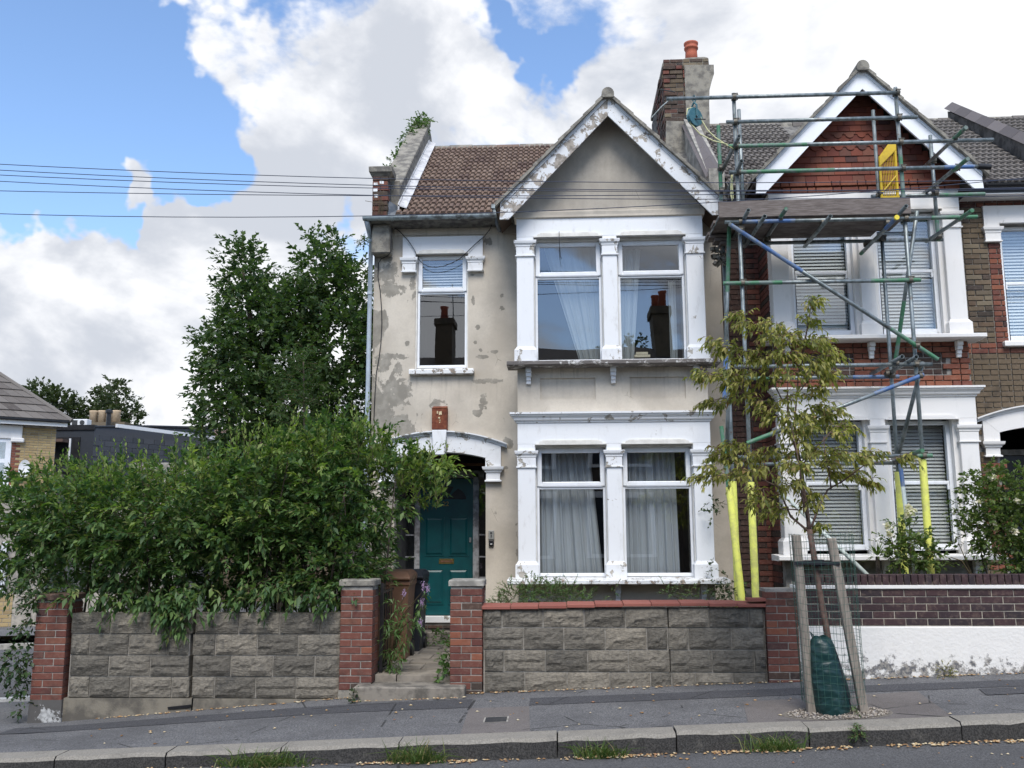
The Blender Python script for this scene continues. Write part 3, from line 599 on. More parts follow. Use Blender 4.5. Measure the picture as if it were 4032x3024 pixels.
# ================================================================== the two houses
YM, YB = 13.0, 12.3                      # depth of the main front and of the bay front
RIDGE_Y, SL = 15.8, (8.43 - 6.12) / (15.8 - 12.75)
APX = .708                               # bay centre line of the rendered house
def window_upvc(root, x0, x1, z0, zt, z1, y, reveal_mat='upvc_cream'):
    """white plastic window: fixed pane below, top-hung sash above; panes are sub-parts"""
    m = MB(); f = .034
    for (a, b, c, d) in ((x0, x0 + f, z0, z1), (x1 - f, x1, z0, z1), (x0 + f, x1 - f, z0, z0 + f + .01), (x0 + f, x1 - f, z1 - f, z1), (x0 + f, x1 - f, zt - .024, zt + .024)): m.box(a, b, y, y + .06, c, d)
    w_ = m.build('window', 'upvc', root, bevel=.006)
    s = MB(); a, b, c, d = x0 + .006, x1 - .006, zt + .012, z1 - .006; g = .062
    for q in ((a, a + g, c, d), (b - g, b, c, d), (a + g, b - g, c, c + g), (a + g, b - g, d - g, d)): s.box(q[0], q[1], y - .022, y + .03, q[2], q[3])
    s.build('opening_sash', 'upvc', w_, bevel=.010)
    k = .004
    box('glazing_seal', 'black_plastic', w_, a + g - .006, b - g + .006, y + .010, y + .014, c + g - .006, d - g + .006)
    MB().box(a + g, b - g, y + .004, y + .008, c + g, d - g).build('pane', 'glass', w_)
    MB().box(x0 + f, x1 - f, y + .022, y + .026, z0 + f + .01, zt - .024).build('pane', 'glass', w_)
    return w_
def drop_seals():                        # the seal is a thin frame, not a sheet
    for o in [o for o in COL.objects if o.name.startswith('glazing_seal')]:
        me = o.data; v = np.array([p.co for p in me.vertices]); x0, z0 = v[:, 0].min(), v[:, 2].min(); x1, z1 = v[:, 0].max(), v[:, 2].max(); m = MB(); t_ = .007
        for q in ((x0, x0 + t_, z0, z1), (x1 - t_, x1, z0, z1), (x0 + t_, x1 - t_, z0, z0 + t_), (x0 + t_, x1 - t_, z1 - t_, z1)): m.box(q[0], q[1], v[:, 1].min(), v[:, 1].max(), q[2], q[3])
        n = bpy.data.meshes.new('glazing_seal'); n.from_pydata(m.v, [], m.f); n.materials.append(MATS['black_plastic']); o.data = n
def window_sash(root, x0, x1, z0, zm, z1, y):
    m = MB(); f = .05
    for (a, b, c, d) in ((x0, x0 + f, z0, z1), (x1 - f, x1, z0, z1), (x0 + f, x1 - f, z0, z0 + .07), (x0 + f, x1 - f, z1 - f, z1)): m.box(a, b, y, y + .08, c, d)
    m.box(x0 + f, x1 - f, y + .01, y + .05, zm - .022, zm + .022)
    for s_ in (x0 + f, x1 - f - .03): m.box(s_, s_ + .03, y + .005, y + .04, zm - .09, zm - .022)
    w_ = m.build('window', 'upvc', root, bevel=.006)
    MB().box(x0 + f, x1 - f, y + .045, y + .049, zm + .022, z1 - f).build('pane', 'glass', w_); MB().box(x0 + f, x1 - f, y + .028, y + .032, z0 + .07, zm - .022).build('pane', 'glass', w_)
    return w_
def capital(m, x0, x1, yf, yb, z0, z1):  # neck ring below, block, moulded head
    h = z1 - z0
    m.mould(x0, x1, yf, yb, [(.006, z0), (.020, z0 + .004), (.020, z0 + .020), (.006, z0 + .024), (.006, z1 - .095), (.014, z1 - .085), (.014, z1 - .070), (.026, z1 - .05), (.034, z1 - .045), (.040, z1 - .018), (.040, z1 - .004), (.0, z1)])
def hood(root, mat, x0, x1, z, yf):      # small shouldered drip over an opening
    p = MB(); p.prism([(x0, z - .012), (x1, z - .012), (x1, z), (x1 - .045, z), (x1 - .060, z + .030), (x1 - .085, z + .034), (x0 + .085, z + .034), (x0 + .060, z + .030), (x0 + .045, z), (x0, z)], yf - .030, yf)
    p.prism([(x0 + .085, z + .036), (x1 - .085, z + .036), (x1 - .10, z + .050), (x0 + .10, z + .050)], yf - .018, yf)
    return p.build('window_hood', mat, root)
def bracket(root, mat, xc, zt, h=.215, w_=.075):
    p = MB()
    for (a, b, d) in ((0, .30, .11), (.30, .55, .085), (.55, .80, .06), (.80, 1., .045)): p.box(xc - w_ / 2 + .0015 * int(a > 0) + .006 * (a > .5), xc + w_ / 2 - .0015 * int(a > 0) - .006 * (a > .5), YB - d, YB, zt - h * b, zt - h * a)
    return p.build('sill_bracket', mat, root, bevel=.006)
def bay(root, X, dz, brick):
    """two storey square bay; X maps the left house's x to this house"""
    def S(a, b): a, b = X(a), X(b); return (a, b) if a < b else (b, a)
    PIL = [S(-.55, -.32), S(.61, .805), S(1.73, 1.96)]; OPN = [S(-.32, .61), S(.805, 1.73)]; x0, x1 = S(-.55, 1.96)
    paint = 'white_fresh' if brick else 'white_paint'; chip = 'white_fresh' if brick else 'white_chipped'
    wallm = 'mortar' if brick else 'stucco'; gz = -.2
    box('bay_base', wallm, root, x0, x1, YB, YB + .2, gz, .98 + dz)
    for a, b in (S(-.548, -.35), S(1.76, 1.958)): box('bay_side', 'mortar_dark' if brick else 'stucco', root, a, b, YB + .2, YM + .2, gz, 5.95 + dz)
    # sills
    for z, mat, pr in ((.985, 'white_fresh' if brick else 'flaking_sill', .30), (3.80, 'white_fresh' if brick else 'stone_sill', .25)):
        s0, s1 = S(-.68, 2.10); m = MB(); n = 26
        for i in range(n + 1):                              # worn, uneven front edge
            x = s0 + (s1 - s0) * i / n; e = 0 if brick else random.uniform(-.012, .012)
            for (y, zz) in ((YB - pr + .03 + e, z + dz + (0 if brick else random.uniform(-.008, .008))), (YB - pr + e, z + dz + .012), (YB - pr + e * .5, z + dz + .052), (YB - pr + .02, z + dz + .062), (YB + .14, z + dz + .078), (YB + .14, z + dz)): m.v.append((x, y, zz))
        for i in range(n):
            for j in range(6): q = 6 * i + j; r_ = 6 * i + (j + 1) % 6; m.f.append((q, q + 6, r_ + 6, r_))
        m.f += [(0, 1, 2, 3, 4, 5), tuple(6 * n + j for j in (5, 4, 3, 2, 1, 0))]
        m.build('sill', mat, root)
        for xc in (-.40, .72, 1.81): bracket(root, chip, X(xc), z + dz - .004)
    for lvl, (zs, zc0, zc1, zl0, zl1) in enumerate(((1.06, 2.47, 2.70, 2.785, 3.06), (3.875, 5.33, 5.56, 5.61, 5.86))):
        for a, b in PIL:
            m = MB(); m.box(a, b, YB - .05, YB + .2, zs + .20 + dz, zl0 + dz)
            p = m.build('pilaster', paint, root, bevel=.006)
            m = MB(); m.mould(a, b, YB - .05, YB + .2, [(.035, zs - .01 + dz), (.035, zs + .165 + dz), (.022, zs + .18 + dz), (.010, zs + .20 + dz), (.0, zs + .212 + dz)]); m.build('plinth_block', chip, p)
            m = MB(); capital(m, a, b, YB - .05, YB + .2, zc0 + dz, zc1 + dz); m.build('capital', chip, p)
        box('lintel', paint, root, x0, x1, YB - .05, YB + .2, zl0 + dz, zl1 + dz)
        for i, (a, b) in enumerate(OPN):
            hood(root, 'white_fresh' if brick else 'upvc_cream', a, b, zl0 + dz - .004, YB - .05)
            if brick: window_sash(root, a + .06, b - .06, zs + .05 + dz, (2.25 if lvl == 0 else 5.075), zl0 - .02 + dz, YB + .10)
            else: window_upvc(root, a + .012, b - .012, zs + .0 + .01, (2.22 if lvl == 0 else 5.07), zl0 - .045, YB + .10)
            rv = MB()                                       # reveals
            rv.box(a, a + (.06 if brick else .012), YB + .02, YB + .2, zs + dz - .005, zl0 + dz); rv.box(b - (.06 if brick else .012), b, YB + .02, YB + .2, zs + dz - .005, zl0 + dz)
            if not brick: rv.box(a + .012, b - .012, YB + .04, YB + .2, zl0 - .045, zl0)
            rv.build('reveal', 'white_fresh' if brick else 'upvc_cream', root)
    # cornice over the ground floor
    m = MB(); m.mould(x0, x1, YB - .05, YB + .1, [(.004, 3.06 + dz), (.018, 3.066 + dz), (.018, 3.082 + dz), (.04, 3.092 + dz), (.048, 3.106 + dz), (.048, 3.115 + dz), (.065, 3.14 + dz), (.082, 3.15 + dz), (.085, 3.168 + dz), (.10, 3.17 + dz), (.10, 3.195 + dz), (.0, 3.205 + dz)]); m.build('cornice', chip if not brick else paint, root)
    # panel zone between the storeys
    pan = [S(-.25, .485), S(.94, 1.67)]; za, zb = 3.375 + dz, 3.665 + dz; rec = .025 if not brick else .03
    m = MB(); m.box(x0, x1, YB + .03, YB + .2, 3.19 + dz, 3.80 + dz)
    if not brick: wall_holes(m, x0, x1, 3.20 + dz, 3.798 + dz, YB, YB + .03, [(a, b, za, zb) for a, b in pan])
    bw = m.build('spandrel', wallm, root)
    if brick:
        ins = lambda a, b, c, d: any(p[0] - .005 < (a + b) / 2 < p[1] + .005 and za - .01 < (c + d) / 2 < zb + .01 for p in pan)
        lay(bw, x0, x1, 3.215 + dz, 3.80 + dz, YB, 'brick_orange', hole=ins, depth=.08, L_=.215)
        for p in pan: lay(bw, p[0], p[1], za, zb, YB + .022, 'brick_dark', depth=.04)
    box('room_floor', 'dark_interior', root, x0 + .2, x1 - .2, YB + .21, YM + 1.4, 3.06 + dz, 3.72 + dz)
    # gable
    gx = X(APX); z0 = 5.86 + dz
    if not brick:
        m = MB(); m.mould(x0 - .01, x1 + .01, YB - .055, YB + .2, [(.0, z0), (.022, z0 + .012), (.022, z0 + .085), (.0, z0 + .105)]); m.build('gable_band', 'stucco', root)
        MB().prism([(x0 - .06, z0 + .09), (x1 + .06, z0 + .09), (gx, 7.38 + dz)], YB, YB + .12).build('gable_wall', 'stucco', root)
    else:
        gw = MB().prism([(x0 - .06, z0), (x1 + .06, z0), (gx, 7.38 + dz)], YB + .01, YB + .12).build('gable_wall', 'mortar_dark', root)
        lim = lambda a, b, c: (gx - (7.42 + dz - c) / 1.03 < (a + b) / 2 < gx + (7.42 + dz - c) / 1.03)
        for r_, zz in enumerate((z0 + .012, z0 + .092)):
            for (a, b, c, d, _) in courses(x0 - .03 - .02 * r_, x1 + .03 + .02 * r_, zz, zz + .066): place('brick', brick_mesh(b - a, .064, .08, 'brick_orange'), ((a + b) / 2, YB - .045 - .02 * r_, zz + .033), gw)
        tw, g = .158, .0885
        def tile_shape(kind):
            kk = ('hung', kind)
            if kk not in BR:
                w2 = tw / 2 - .002; bot = [(-w2, 0), (w2, 0)] if kind == 0 else [(-w2, .046), (-w2 + .020, .046)] + [(-.056 * math.cos(t_), .044 - .056 * math.sin(t_) * .92) for t_ in np.linspace(0, math.pi, 9)] + [(w2 - .020, .046), (w2, .046)]
                m_ = MB().prism([(x, z) for x, z in bot] + [(w2, .14), (-w2, .14)], 0, .016); me = bpy.data.meshes.new('tile'); me.from_pydata(m_.v, [], m_.f); me.materials.append(MATS['tile_red']); me.update(); BR[kk] = me
            return BR[kk]
        for r_ in range(14):
            zz = z0 + .165 + g * r_; kind = 1 if r_ in (5, 6, 7) else 0; off = (r_ % 2) * tw / 2; n = 0; x = x0 - .2 + off
            while x < x1 + .2:
                if lim(x - .02, x + .02, zz + .12): place('tile', tile_shape(kind), (x, YB - .040, zz), gw, None, (R(-9 + random.uniform(-1.2, 1.2)), 0, R(random.uniform(-.8, .8))))
                x += tw
    # roof over the bay, verges, bargeboards, ridge
    za_, half = 7.50 + dz, 1.50; ze = za_ - half * 1.03; rt = 'tile_brown' if not brick else 'tile_grey'
    roof = MB(); yf = 11.97
    for s_ in (-1, 1): roof.prism([(gx, za_), (gx, za_ - .05), (gx + s_ * half, ze - .05), (gx + s_ * half, ze)][::(1 if s_ < 0 else -1)], yf + .02, 14.75)
    roof = roof.build('bay_roof', rt, root)
    for s_ in (-1, 1):
        n = 9
        for i in range(n):                                   # verge tiles, stepped like courses
            a, b = i / n, (i + 1) / n + .015; p0 = (gx + s_ * half * 1.02 * (1 - a), ze - .02 + (za_ - ze + .02) * a + .045); p1 = (gx + s_ * half * 1.02 * (1 - b), ze - .02 + (za_ - ze + .02) * b + .022); jz = random.uniform(-.006, .006)
            q = [(p0[0], p0[1] - .062 + jz), (p0[0], p0[1] + jz), (p1[0], p1[1] + jz), (p1[0], p1[1] - .040 + jz)]
            MB().prism(q if s_ < 0 else q[::-1], 11.90 + random.uniform(-.008, .008), 13.0).build('verge_tile', 'concrete', roof)
        bb = MB().prism([(gx, za_ - .005), (gx + s_ * 1.455, ze + .035), (gx + s_ * 1.47, ze - .185), (gx + s_ * 1.35, ze - .185), (gx, za_ - .30)][::(1 if s_ < 0 else -1)], yf, yf + .03).build('bargeboard', ('peeling_worn' if s_ < 0 else 'peeling_board') if not brick else 'upvc_board', root)
        if brick or True: MB().prism([(gx, za_ - .0), (gx + s_ * 1.462, ze + .038), (gx + s_ * 1.462, ze - .022), (gx, za_ - .062)][::(1 if s_ < 0 else -1)], yf - .014, yf - .001).build('barge_fillet', 'peeling_board' if not brick else 'upvc_board', bb)
    m = MB(); m.prism([(gx + .085 * math.cos(t_), za_ - .025 + .095 * math.sin(t_)) for t_ in np.linspace(-.5, math.pi + .5, 12)], 11.885, 12.25); m.build('ridge_tile', 'concrete', roof)
    m = MB(); m.prism([(gx + .08 * math.cos(t_), za_ - .03 + .09 * math.sin(t_)) for t_ in np.linspace(-.5, math.pi + .5, 12)], 12.26, 14.8); m.build('ridge_tile', 'concrete', roof)
def arch_ring(x0, x1, zi, ri, zo, ro, ext, n=18):
    """flat arch band between a lower curve (spring zi, rise ri) and an upper one, as x,z polygon"""
    c = (x0 + x1) / 2; h = (x1 - x0) / 2; lo = [(c - h + 2 * h * i / n, zi + ri * (1 - (2 * i / n - 1) ** 2)) for i in range(n + 1)]
    H = h + ext; up = [(c - H + 2 * H * i / n, zo + ro * (1 - (2 * i / n - 1) ** 2)) for i in range(n + 1)]
    return lo, up
def front(root, X, dz, brick, xl, xr):
    """flat entrance side of the front: upper window, arched porch"""
    def S(a, b): a, b = X(a), X(b); return (a, b) if a < b else (b, a)
    paint = 'white_fresh' if brick else 'white_paint'; chip = 'white_fresh' if brick else 'white_chipped'
    op = S(-2.30, -1.03); ow = S(-2.04, -1.28); oz = 2.765 + dz
    m = MB(); wall_holes(m, xl, xr, -.3, 6.05 + dz, YM, YM + .22, [(*op, -.4, oz), (*ow, 3.93 + dz, 5.61 + dz)])
    wall = m.build('front_wall', 'stucco' if not brick else 'mortar', root)
    # spandrel above the porch opening follows the arch
    lo, up = arch_ring(*op, 2.665 + dz, .085, 2.86 + dz, .185, .30)
    MB().prism(lo + [(op[1], oz), (op[0], oz)], YM + .012, YM + .20).build('arch_soffit', paint, root)
    band = MB()
    for i in range(18):
        a0, a1, b0, b1 = lo[i], lo[i + 1], (lo[i][0] * 1.0 + (up[i][0] - lo[i][0]) * .62, up[i][1] - .035), (lo[i + 1][0] + (up[i + 1][0] - lo[i + 1][0]) * .62, up[i + 1][1] - .035)
        band.prism([a0, a1, b1, b0], YM - .06, YM + .01)
    band.build('arch_band', chip, root)
    hm = MB()
    for k, (d0, d1, pr) in enumerate(((.060, .036, .075), (.036, .018, .095), (.018, 0., .12))):
        for i in range(18):
            u0, u1 = up[i], up[i + 1]; hm.prism([(u0[0], u0[1] - d0), (u1[0], u1[1] - d0), (u1[0], u1[1] - d1), (u0[0], u0[1] - d1)], YM - pr, YM + .01)
    hm.build('hood_mould', chip, root)
    for sx in (0, 1):
        a, b = ((op[0] - .215, op[0]) if sx == 0 else (op[1], op[1] + .215))
        m = MB(); m.box(a, b, YM - .058, YM + .0, 2.54 + dz, 2.86 + dz); m.build('arch_springer', chip, root)
        m = MB(); m.mould(a + .012, b - .012, YM - .06, YM + .15, [(.0, 2.33 + dz), (.020, 2.335 + dz), (.020, 2.352 + dz), (.0, 2.362 + dz), (.0, 2.455 + dz), (.018, 2.465 + dz), (.022, 2.485 + dz), (.045, 2.50 + dz), (.05, 2.515 + dz), (.055, 2.54 + dz), (.0, 2.545 + dz)]); m.build('impost', paint, root)
    kx = (op[0] + op[1]) / 2
    MB().prism([(kx - .077, 2.705 + dz), (kx + .077, 2.705 + dz), (kx + .103, 3.05 + dz), (kx - .103, 3.05 + dz)], YM - .15, YM + .01).build('keystone', paint, root, bevel=.006)
    # upper window surround
    a, b = S(-2.23, -1.07); m = MB(); m.box(a, b, YM - .05, YM, 5.615 + dz, 5.87 + dz); m.box(a, ow[0], YM - .05, YM, 5.53 + dz, 5.615 + dz); m.box(ow[1], b, YM - .05, YM, 5.53 + dz, 5.615 + dz); m.build('window_head', paint, root)
    for q in ((a, ow[0]), (ow[1], b)):
        m = MB(); capital(m, q[0] + .005, q[1] - .005, YM - .055, YM + .1, 5.34 + dz, 5.56 + dz); m.build('capital', chip, root)
    hood(root, 'upvc_cream' if not brick else 'white_fresh', ow[0], ow[1], 5.62 + dz, YM - .05)
    rv = MB(); rv.box(ow[0] - .001, ow[0] + .02, YM + .02, YM + .22, 3.93 + dz, 5.61 + dz); rv.box(ow[1] - .02, ow[1] + .001, YM + .02, YM + .22, 3.93 + dz, 5.61 + dz); rv.build('reveal', 'upvc_cream' if not brick else 'white_fresh', root)
    if brick: window_sash(root, ow[0] + .02, ow[1] - .02, 3.95 + dz, 5.06, 5.60 + dz, YM + .08)
    else: window_upvc(root, ow[0] + .02, ow[1] - .02, 3.955, 5.06, 5.615, YM + .06)
    s0, s1 = S(-2.11, -1.19); m = MB(); m.mould(s0 + .02, s1 - .02, YM - .07, YM + .1, [(.0, 3.845 + dz), (.02, 3.855 + dz), (.02, 3.905 + dz), (.01, 3.925 + dz)]); m.build('sill', 'flaking_sill' if not brick else 'white_fresh', root)
    # porch
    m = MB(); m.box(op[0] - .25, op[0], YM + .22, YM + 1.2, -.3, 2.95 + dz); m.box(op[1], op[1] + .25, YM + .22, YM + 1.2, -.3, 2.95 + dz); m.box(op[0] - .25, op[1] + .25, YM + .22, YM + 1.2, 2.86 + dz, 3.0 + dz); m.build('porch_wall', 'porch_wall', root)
    return wall, op, ow
def main_roof(root, x0, x1, dz, mat, tilesx, hole, join=None):
    z0 = 6.10 + dz
    rf = MB().prismx([(12.72, z0), (RIDGE_Y, z0 + (RIDGE_Y - 12.72) * SL), (RIDGE_Y + 3.2, z0 + .1), (RIDGE_Y + 3.2, z0 - .1), (12.72, z0 - .05)], x0, x1).build('roof', 'soffit', root)
    for a, b in tilesx: roof_tiles(rf, mat, a, b, 12.70, z0 + .02, RIDGE_Y - .05, z0 + .02 + (RIDGE_Y - 12.75) * SL, 17, hole=hole, join=join)
    x = x0 + .02
    while x < x1 - .05:
        b = min(x + .42, x1); m = MB(); m.prismx([(RIDGE_Y - .10, z0 + 2.255), (RIDGE_Y - .085, z0 + 2.32), (RIDGE_Y - .04, z0 + 2.375), (RIDGE_Y + .04, z0 + 2.38), (RIDGE_Y + .1, z0 + 2.3), (RIDGE_Y + .1, z0 + 2.255)][::-1], x, b - .008); o = m.build('ridge_tile', 'concrete' if random.random() < .8 else mat, rf); o.location.z += random.uniform(-.012, .012); x = b
    return rf
# ---- rendered house
HA = thing('rendered_house', 'beige rendered terraced house with peeling white trim and a green front door', 'house', (-.2, 13.0, -.1))
XA = lambda x: x
bay(HA, XA, 0., False)
wallA, opA, owA = front(HA, XA, 0., False, -2.65, -.548)
box('front_wall', 'stucco', HA, 1.958, 2.32, YM, YM + .22, -.2, 6.05)
box('side_wall', 'stucco', HA, -2.65, -2.40, YM + .22, 19.0, -.5, 6.15)
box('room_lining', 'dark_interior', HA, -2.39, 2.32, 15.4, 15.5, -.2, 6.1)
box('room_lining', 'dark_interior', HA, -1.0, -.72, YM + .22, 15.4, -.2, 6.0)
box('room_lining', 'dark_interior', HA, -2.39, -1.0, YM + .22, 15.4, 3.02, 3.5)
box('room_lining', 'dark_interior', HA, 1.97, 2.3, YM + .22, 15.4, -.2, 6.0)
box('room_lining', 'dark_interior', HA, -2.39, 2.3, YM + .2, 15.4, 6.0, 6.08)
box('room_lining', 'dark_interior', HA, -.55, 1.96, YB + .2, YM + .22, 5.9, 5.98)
box('frieze', 'stucco', HA, -2.36, -.548, YM - .012, YM, 5.905, 6.02)
zb_A = lambda x: 7.50 - abs(x - APX) * 1.03
rfA = main_roof(HA, -2.34, 2.25, 0., 'tile_brown', [(-2.30, .10)], lambda x, y, z: z < zb_A(x) - .13 or x < -2.24 + 0 * y)
# eaves, gutter, hopper, downpipe
MB().prismx([(12.66, 6.03), (YM + .02, 6.0), (YM + .02, 6.07), (12.66, 6.09)], -2.74, -.70).build('soffit_board', 'soffit', HA)
def gutter(root, mat, x0, x1, y, z, r_=.055):
    m = MB(); n = 8; pts = [(y - r_ * math.cos(t_) , z - r_ * math.sin(t_) * .95) for t_ in np.linspace(0, math.pi, n)]; inn = [(y - (r_ - .006) * math.cos(t_), z - (r_ - .006) * math.sin(t_) * .95) for t_ in np.linspace(math.pi, 0, n)]
    m.prismx((pts + inn)[::-1], x0, x1); g = m.build('gutter', mat, root); x = x0 + .4
    while x < x1:
        q = MB(); q.prismx([(y - (r_ + .008) * math.cos(t_), z - (r_ + .008) * math.sin(t_)) for t_ in np.linspace(-.1, math.pi, 9)][::-1], x, x + .035); q.build('gutter_joint', mat, g); x += .95
    return g
gutter(HA, 'gutter_metal', -2.75, -.84, 12.64, 6.075)
m = MB(); m.box(-2.655, -2.385, 12.79, 13.0, 5.585, 6.03); m.build('corner_bracket', 'concrete', HA, bevel=.02)
m = MB(); m.prismx([(12.66, 6.02), (13.0, 6.02), (13.0, 5.86)][::-1], -2.74, -2.66); m.build('eaves_corner', 'soffit', HA)
dp = MB(); dp.path([(-2.70, 12.66, 6.03), (-2.70, 12.80, 5.94), (-2.695, 12.955, 5.85), (-2.695, 12.955, 4.5), (-2.70, 12.955, 2.2), (-2.70, 12.955, .1)], .032, 12); dp = dp.build('downpipe', 'downpipe_metal', HA, smooth=True)
for z in (5.80, 5.02, 3.05, 2.60, 1.2): MB().lathe((-2.697, 12.955, z), [(.032, 0), (.040, .002), (.040, .045), (.032, .047)], 14).build('pipe_collar', 'downpipe_metal', dp)
m = MB(); m.mould(-.90, -.80, 12.63, 12.72, [(.0, 6.03), (.0, 6.14), (.02, 6.16), (.02, 6.22), (.01, 6.22)]); m.build('rainwater_hopper', 'gutter_metal', HA)
MB().path([(-.85, 12.68, 6.05), (-.84, 12.75, 5.98), (-.82, 12.9, 5.93)], .035, 10).build('outlet_pipe', 'lead', HA)
# left parapet and its brick pier
pp = MB().box(-2.62, -2.41, 12.70, 12.95, 6.09, 6.74).build('parapet_pier', 'mortar_dark', HA)
for (a, b, c, d, r_) in courses(-2.632, -2.405, 6.11, 6.73): place('brick', brick_mesh(b - a, d - c, .12, 'brick_red' if random.random() < .6 else 'brick_dark'), ((a + b) / 2, 12.682, (c + d) / 2), pp)
for (x, z) in ((-2.585, 6.58), (-2.59, 6.49), (-2.58, 6.40), (-2.50, 6.60)): box('brick_patch', 'white_chipped', pp, x - .03, x + .03, 12.678, 12.684, z - .02, z + .022)
m = MB(); m.mould(-2.62, -2.41, 12.70, 12.98, [(.0, 6.70), (.035, 6.735), (.06, 6.755), (.065, 6.83), (.02, 6.85)]); m.build('pier_cap', 'concrete', HA)
zr_ = lambda y: 6.10 + (y - 12.72) * SL
par = MB().prismx([(12.93, 6.3), (12.93, 6.72), (13.05, zr_(13.05) + .34), (RIDGE_Y + .15, zr_(RIDGE_Y) + .47), (RIDGE_Y + .40, zr_(RIDGE_Y) + .40), (RIDGE_Y + 1.6, 7.6), (RIDGE_Y + 1.6, 6.4), (RIDGE_Y, 6.2)][::-1], -2.55, -2.285).build('parapet_wall', 'concrete', HA)
for a, b in ((13.02, 13.95), (13.955, RIDGE_Y + .15)):
    MB().prismx([(a, zr_(a) + .345 + .03 * (a - 13) / 2.8), (a, zr_(a) + .405 + .035 * (a - 13)), (b, zr_(b) + .405 + .035 * (b - 13)), (b, zr_(b) + .345 + .03 * (b - 13) / 2.8)], -2.575, -2.265).build('coping_stone', 'concrete', par, bevel=.012)
n = 6
for i in range(n):
    a = 12.80 + (RIDGE_Y - 12.80) * i / n; b = 12.80 + (RIDGE_Y - 12.80) * (i + 1) / n + .03
    MB().prismx([(a, zr_(a) + .03 + .004 * i), (a, zr_(a) + .17), (b, zr_(b) + .17), (b, zr_(b) + .03 + .004 * i)], -2.284, -2.262 + .003 * (i % 2)).build('flashing', 'lead_white', par)
    MB().add([(-2.28, a, zr_(a) + .15), (-2.28, b, zr_(b) + .15), (-2.155 + .004 * (i % 2), b, zr_(b) + .105), (-2.155 + .004 * (i % 2), a, zr_(a) + .105), (-2.28, a, zr_(a) + .13), (-2.28, b, zr_(b) + .13), (-2.155, b, zr_(b) + .088), (-2.155, a, zr_(a) + .088)], [(0, 3, 2, 1), (4, 5, 6, 7), (0, 4, 7, 3), (1, 2, 6, 5), (3, 7, 6, 2), (0, 1, 5, 4)]).build('flashing', 'lead_white', par)
m = MB(); m.add([(-2.42, 12.70, 6.12), (-2.20, 12.70, 6.12), (-2.26, 12.9, 6.30), (-2.42, 12.75, 6.36), (-2.30, 12.95, 6.15)], [(0, 1, 2, 3), (0, 4, 1), (1, 4, 2), (2, 4, 3), (3, 4, 0)]); m.build('lead_saddle', 'lead', par)
# door, frame, side lights, steps
DY = 13.98
door = box('door', 'door_green', HA, -2.085, -1.295, DY, DY + .045, .455, 2.44)
for (a, b, c, d) in ((-2.0, -1.74, 1.22 + .10, 1.86), (-1.64, -1.38, 1.22 + .10, 1.86), (-2.0, -1.74, .62, 1.10), (-1.64, -1.38, .62, 1.10)):
    m = MB(); m.add([(a, DY - .001, c), (b, DY - .001, c), (b, DY - .001, d), (a, DY - .001, d), (a + .03, DY - .016, c + .03), (b - .03, DY - .016, c + .03), (b - .03, DY - .016, d - .03), (a + .03, DY - .016, d - .03)], [(4, 5, 6, 7), (0, 1, 5, 4), (1, 2, 6, 5), (2, 3, 7, 6), (3, 0, 4, 7)]); m.build('door_panel', 'door_green', door)
    m = MB()
    for q in ((a - .018, a, c - .018, d + .018), (b, b + .018, c - .018, d + .018), (a, b, c - .018, c), (a, b, d, d + .018)): m.box(q[0], q[1], DY - .010, DY + .001, q[2], q[3])
    m.build('panel_moulding', 'door_green', door)
fan = [(-1.69 + .30 * math.cos(t_), 2.13 + .20 * math.sin(t_)) for t_ in np.linspace(0, math.pi, 14)]
for lo_, hi_ in ((0, 5), (5, 9), (9, 14)):
    seg = fan[lo_:hi_] if hi_ - lo_ > 1 else fan; MB().prism([(-1.69 + (x + 1.69) * .98, z) for x, z in seg] + [(-1.69, 2.135)], DY - .006, DY + .001).build('fan_light', 'black_plastic', door)
MB().box(-1.80, -1.575, DY - .014, DY, 1.19, 1.262).build('letter_plate', 'brass', door, bevel=.006); box('letter_slot', 'timber_beam', door, -1.775, -1.60, DY - .018, DY - .0141, 1.212, 1.24)
MB().box(-1.352, -1.318, DY - .022, DY, 1.50, 1.572).build('door_lock', 'steel', door, bevel=.006)
fc = bpy.data.curves.new('number', 'FONT'); fc.body = '22'; fc.size = .095; fc.extrude = .003; tmp = bpy.data.objects.new('number', fc); COL.objects.link(tmp)
bpy.context.view_layer.update(); me = bpy.data.meshes.new_from_object(tmp.evaluated_get(bpy.context.evaluated_depsgraph_get())); bpy.data.objects.remove(tmp); me.materials.clear(); me.materials.append(MATS['brass'])
place('house_number', me, (-1.75, DY - .006, 2.035), door, None, (R(90), 0, 0))
fr_ = MB()
for (a, b, c, d) in ((-2.165, -2.085, .36, 2.52), (-1.295, -1.205, .36, 2.52), (-2.32, -1.13, 2.45, 2.56)): fr_.box(a, b, DY - .03, DY + .06, c, d)
fr_ = fr_.build('door_frame', 'door_frame_grey', HA, bevel=.008)
for a, b in ((-2.31, -2.166), (-1.204, -1.06)):
    MB().box(a, b, DY + .02, DY + .026, .80, 2.45).build('side_light', 'glass', fr_); box('side_panel', 'door_frame_grey', fr_, a, b, DY, DY + .05, .36, .80)
    for z in (.98, 1.28, 1.60): box('glazing_bar', 'door_frame_grey', fr_, a, b, DY + .0, DY + .03, z, z + .02)
    if a < -2: box('glazing_bar', 'door_frame_grey', fr_, a - .05, a, DY - .02, DY + .05, .36, 2.45)
box('porch_beam', 'timber_beam', HA, -2.30, -1.06, 13.75, 13.80, 2.615, 2.655, bevel=.004); box('porch_post', 'timber_beam', HA, -1.83, -1.79, 13.74, 13.79, 2.655, 2.86)
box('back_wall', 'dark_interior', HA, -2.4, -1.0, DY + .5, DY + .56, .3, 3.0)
box('fan_glass', 'dark_interior', HA, -2.3, -1.06, DY + .03, DY + .05, 2.56, 2.9)
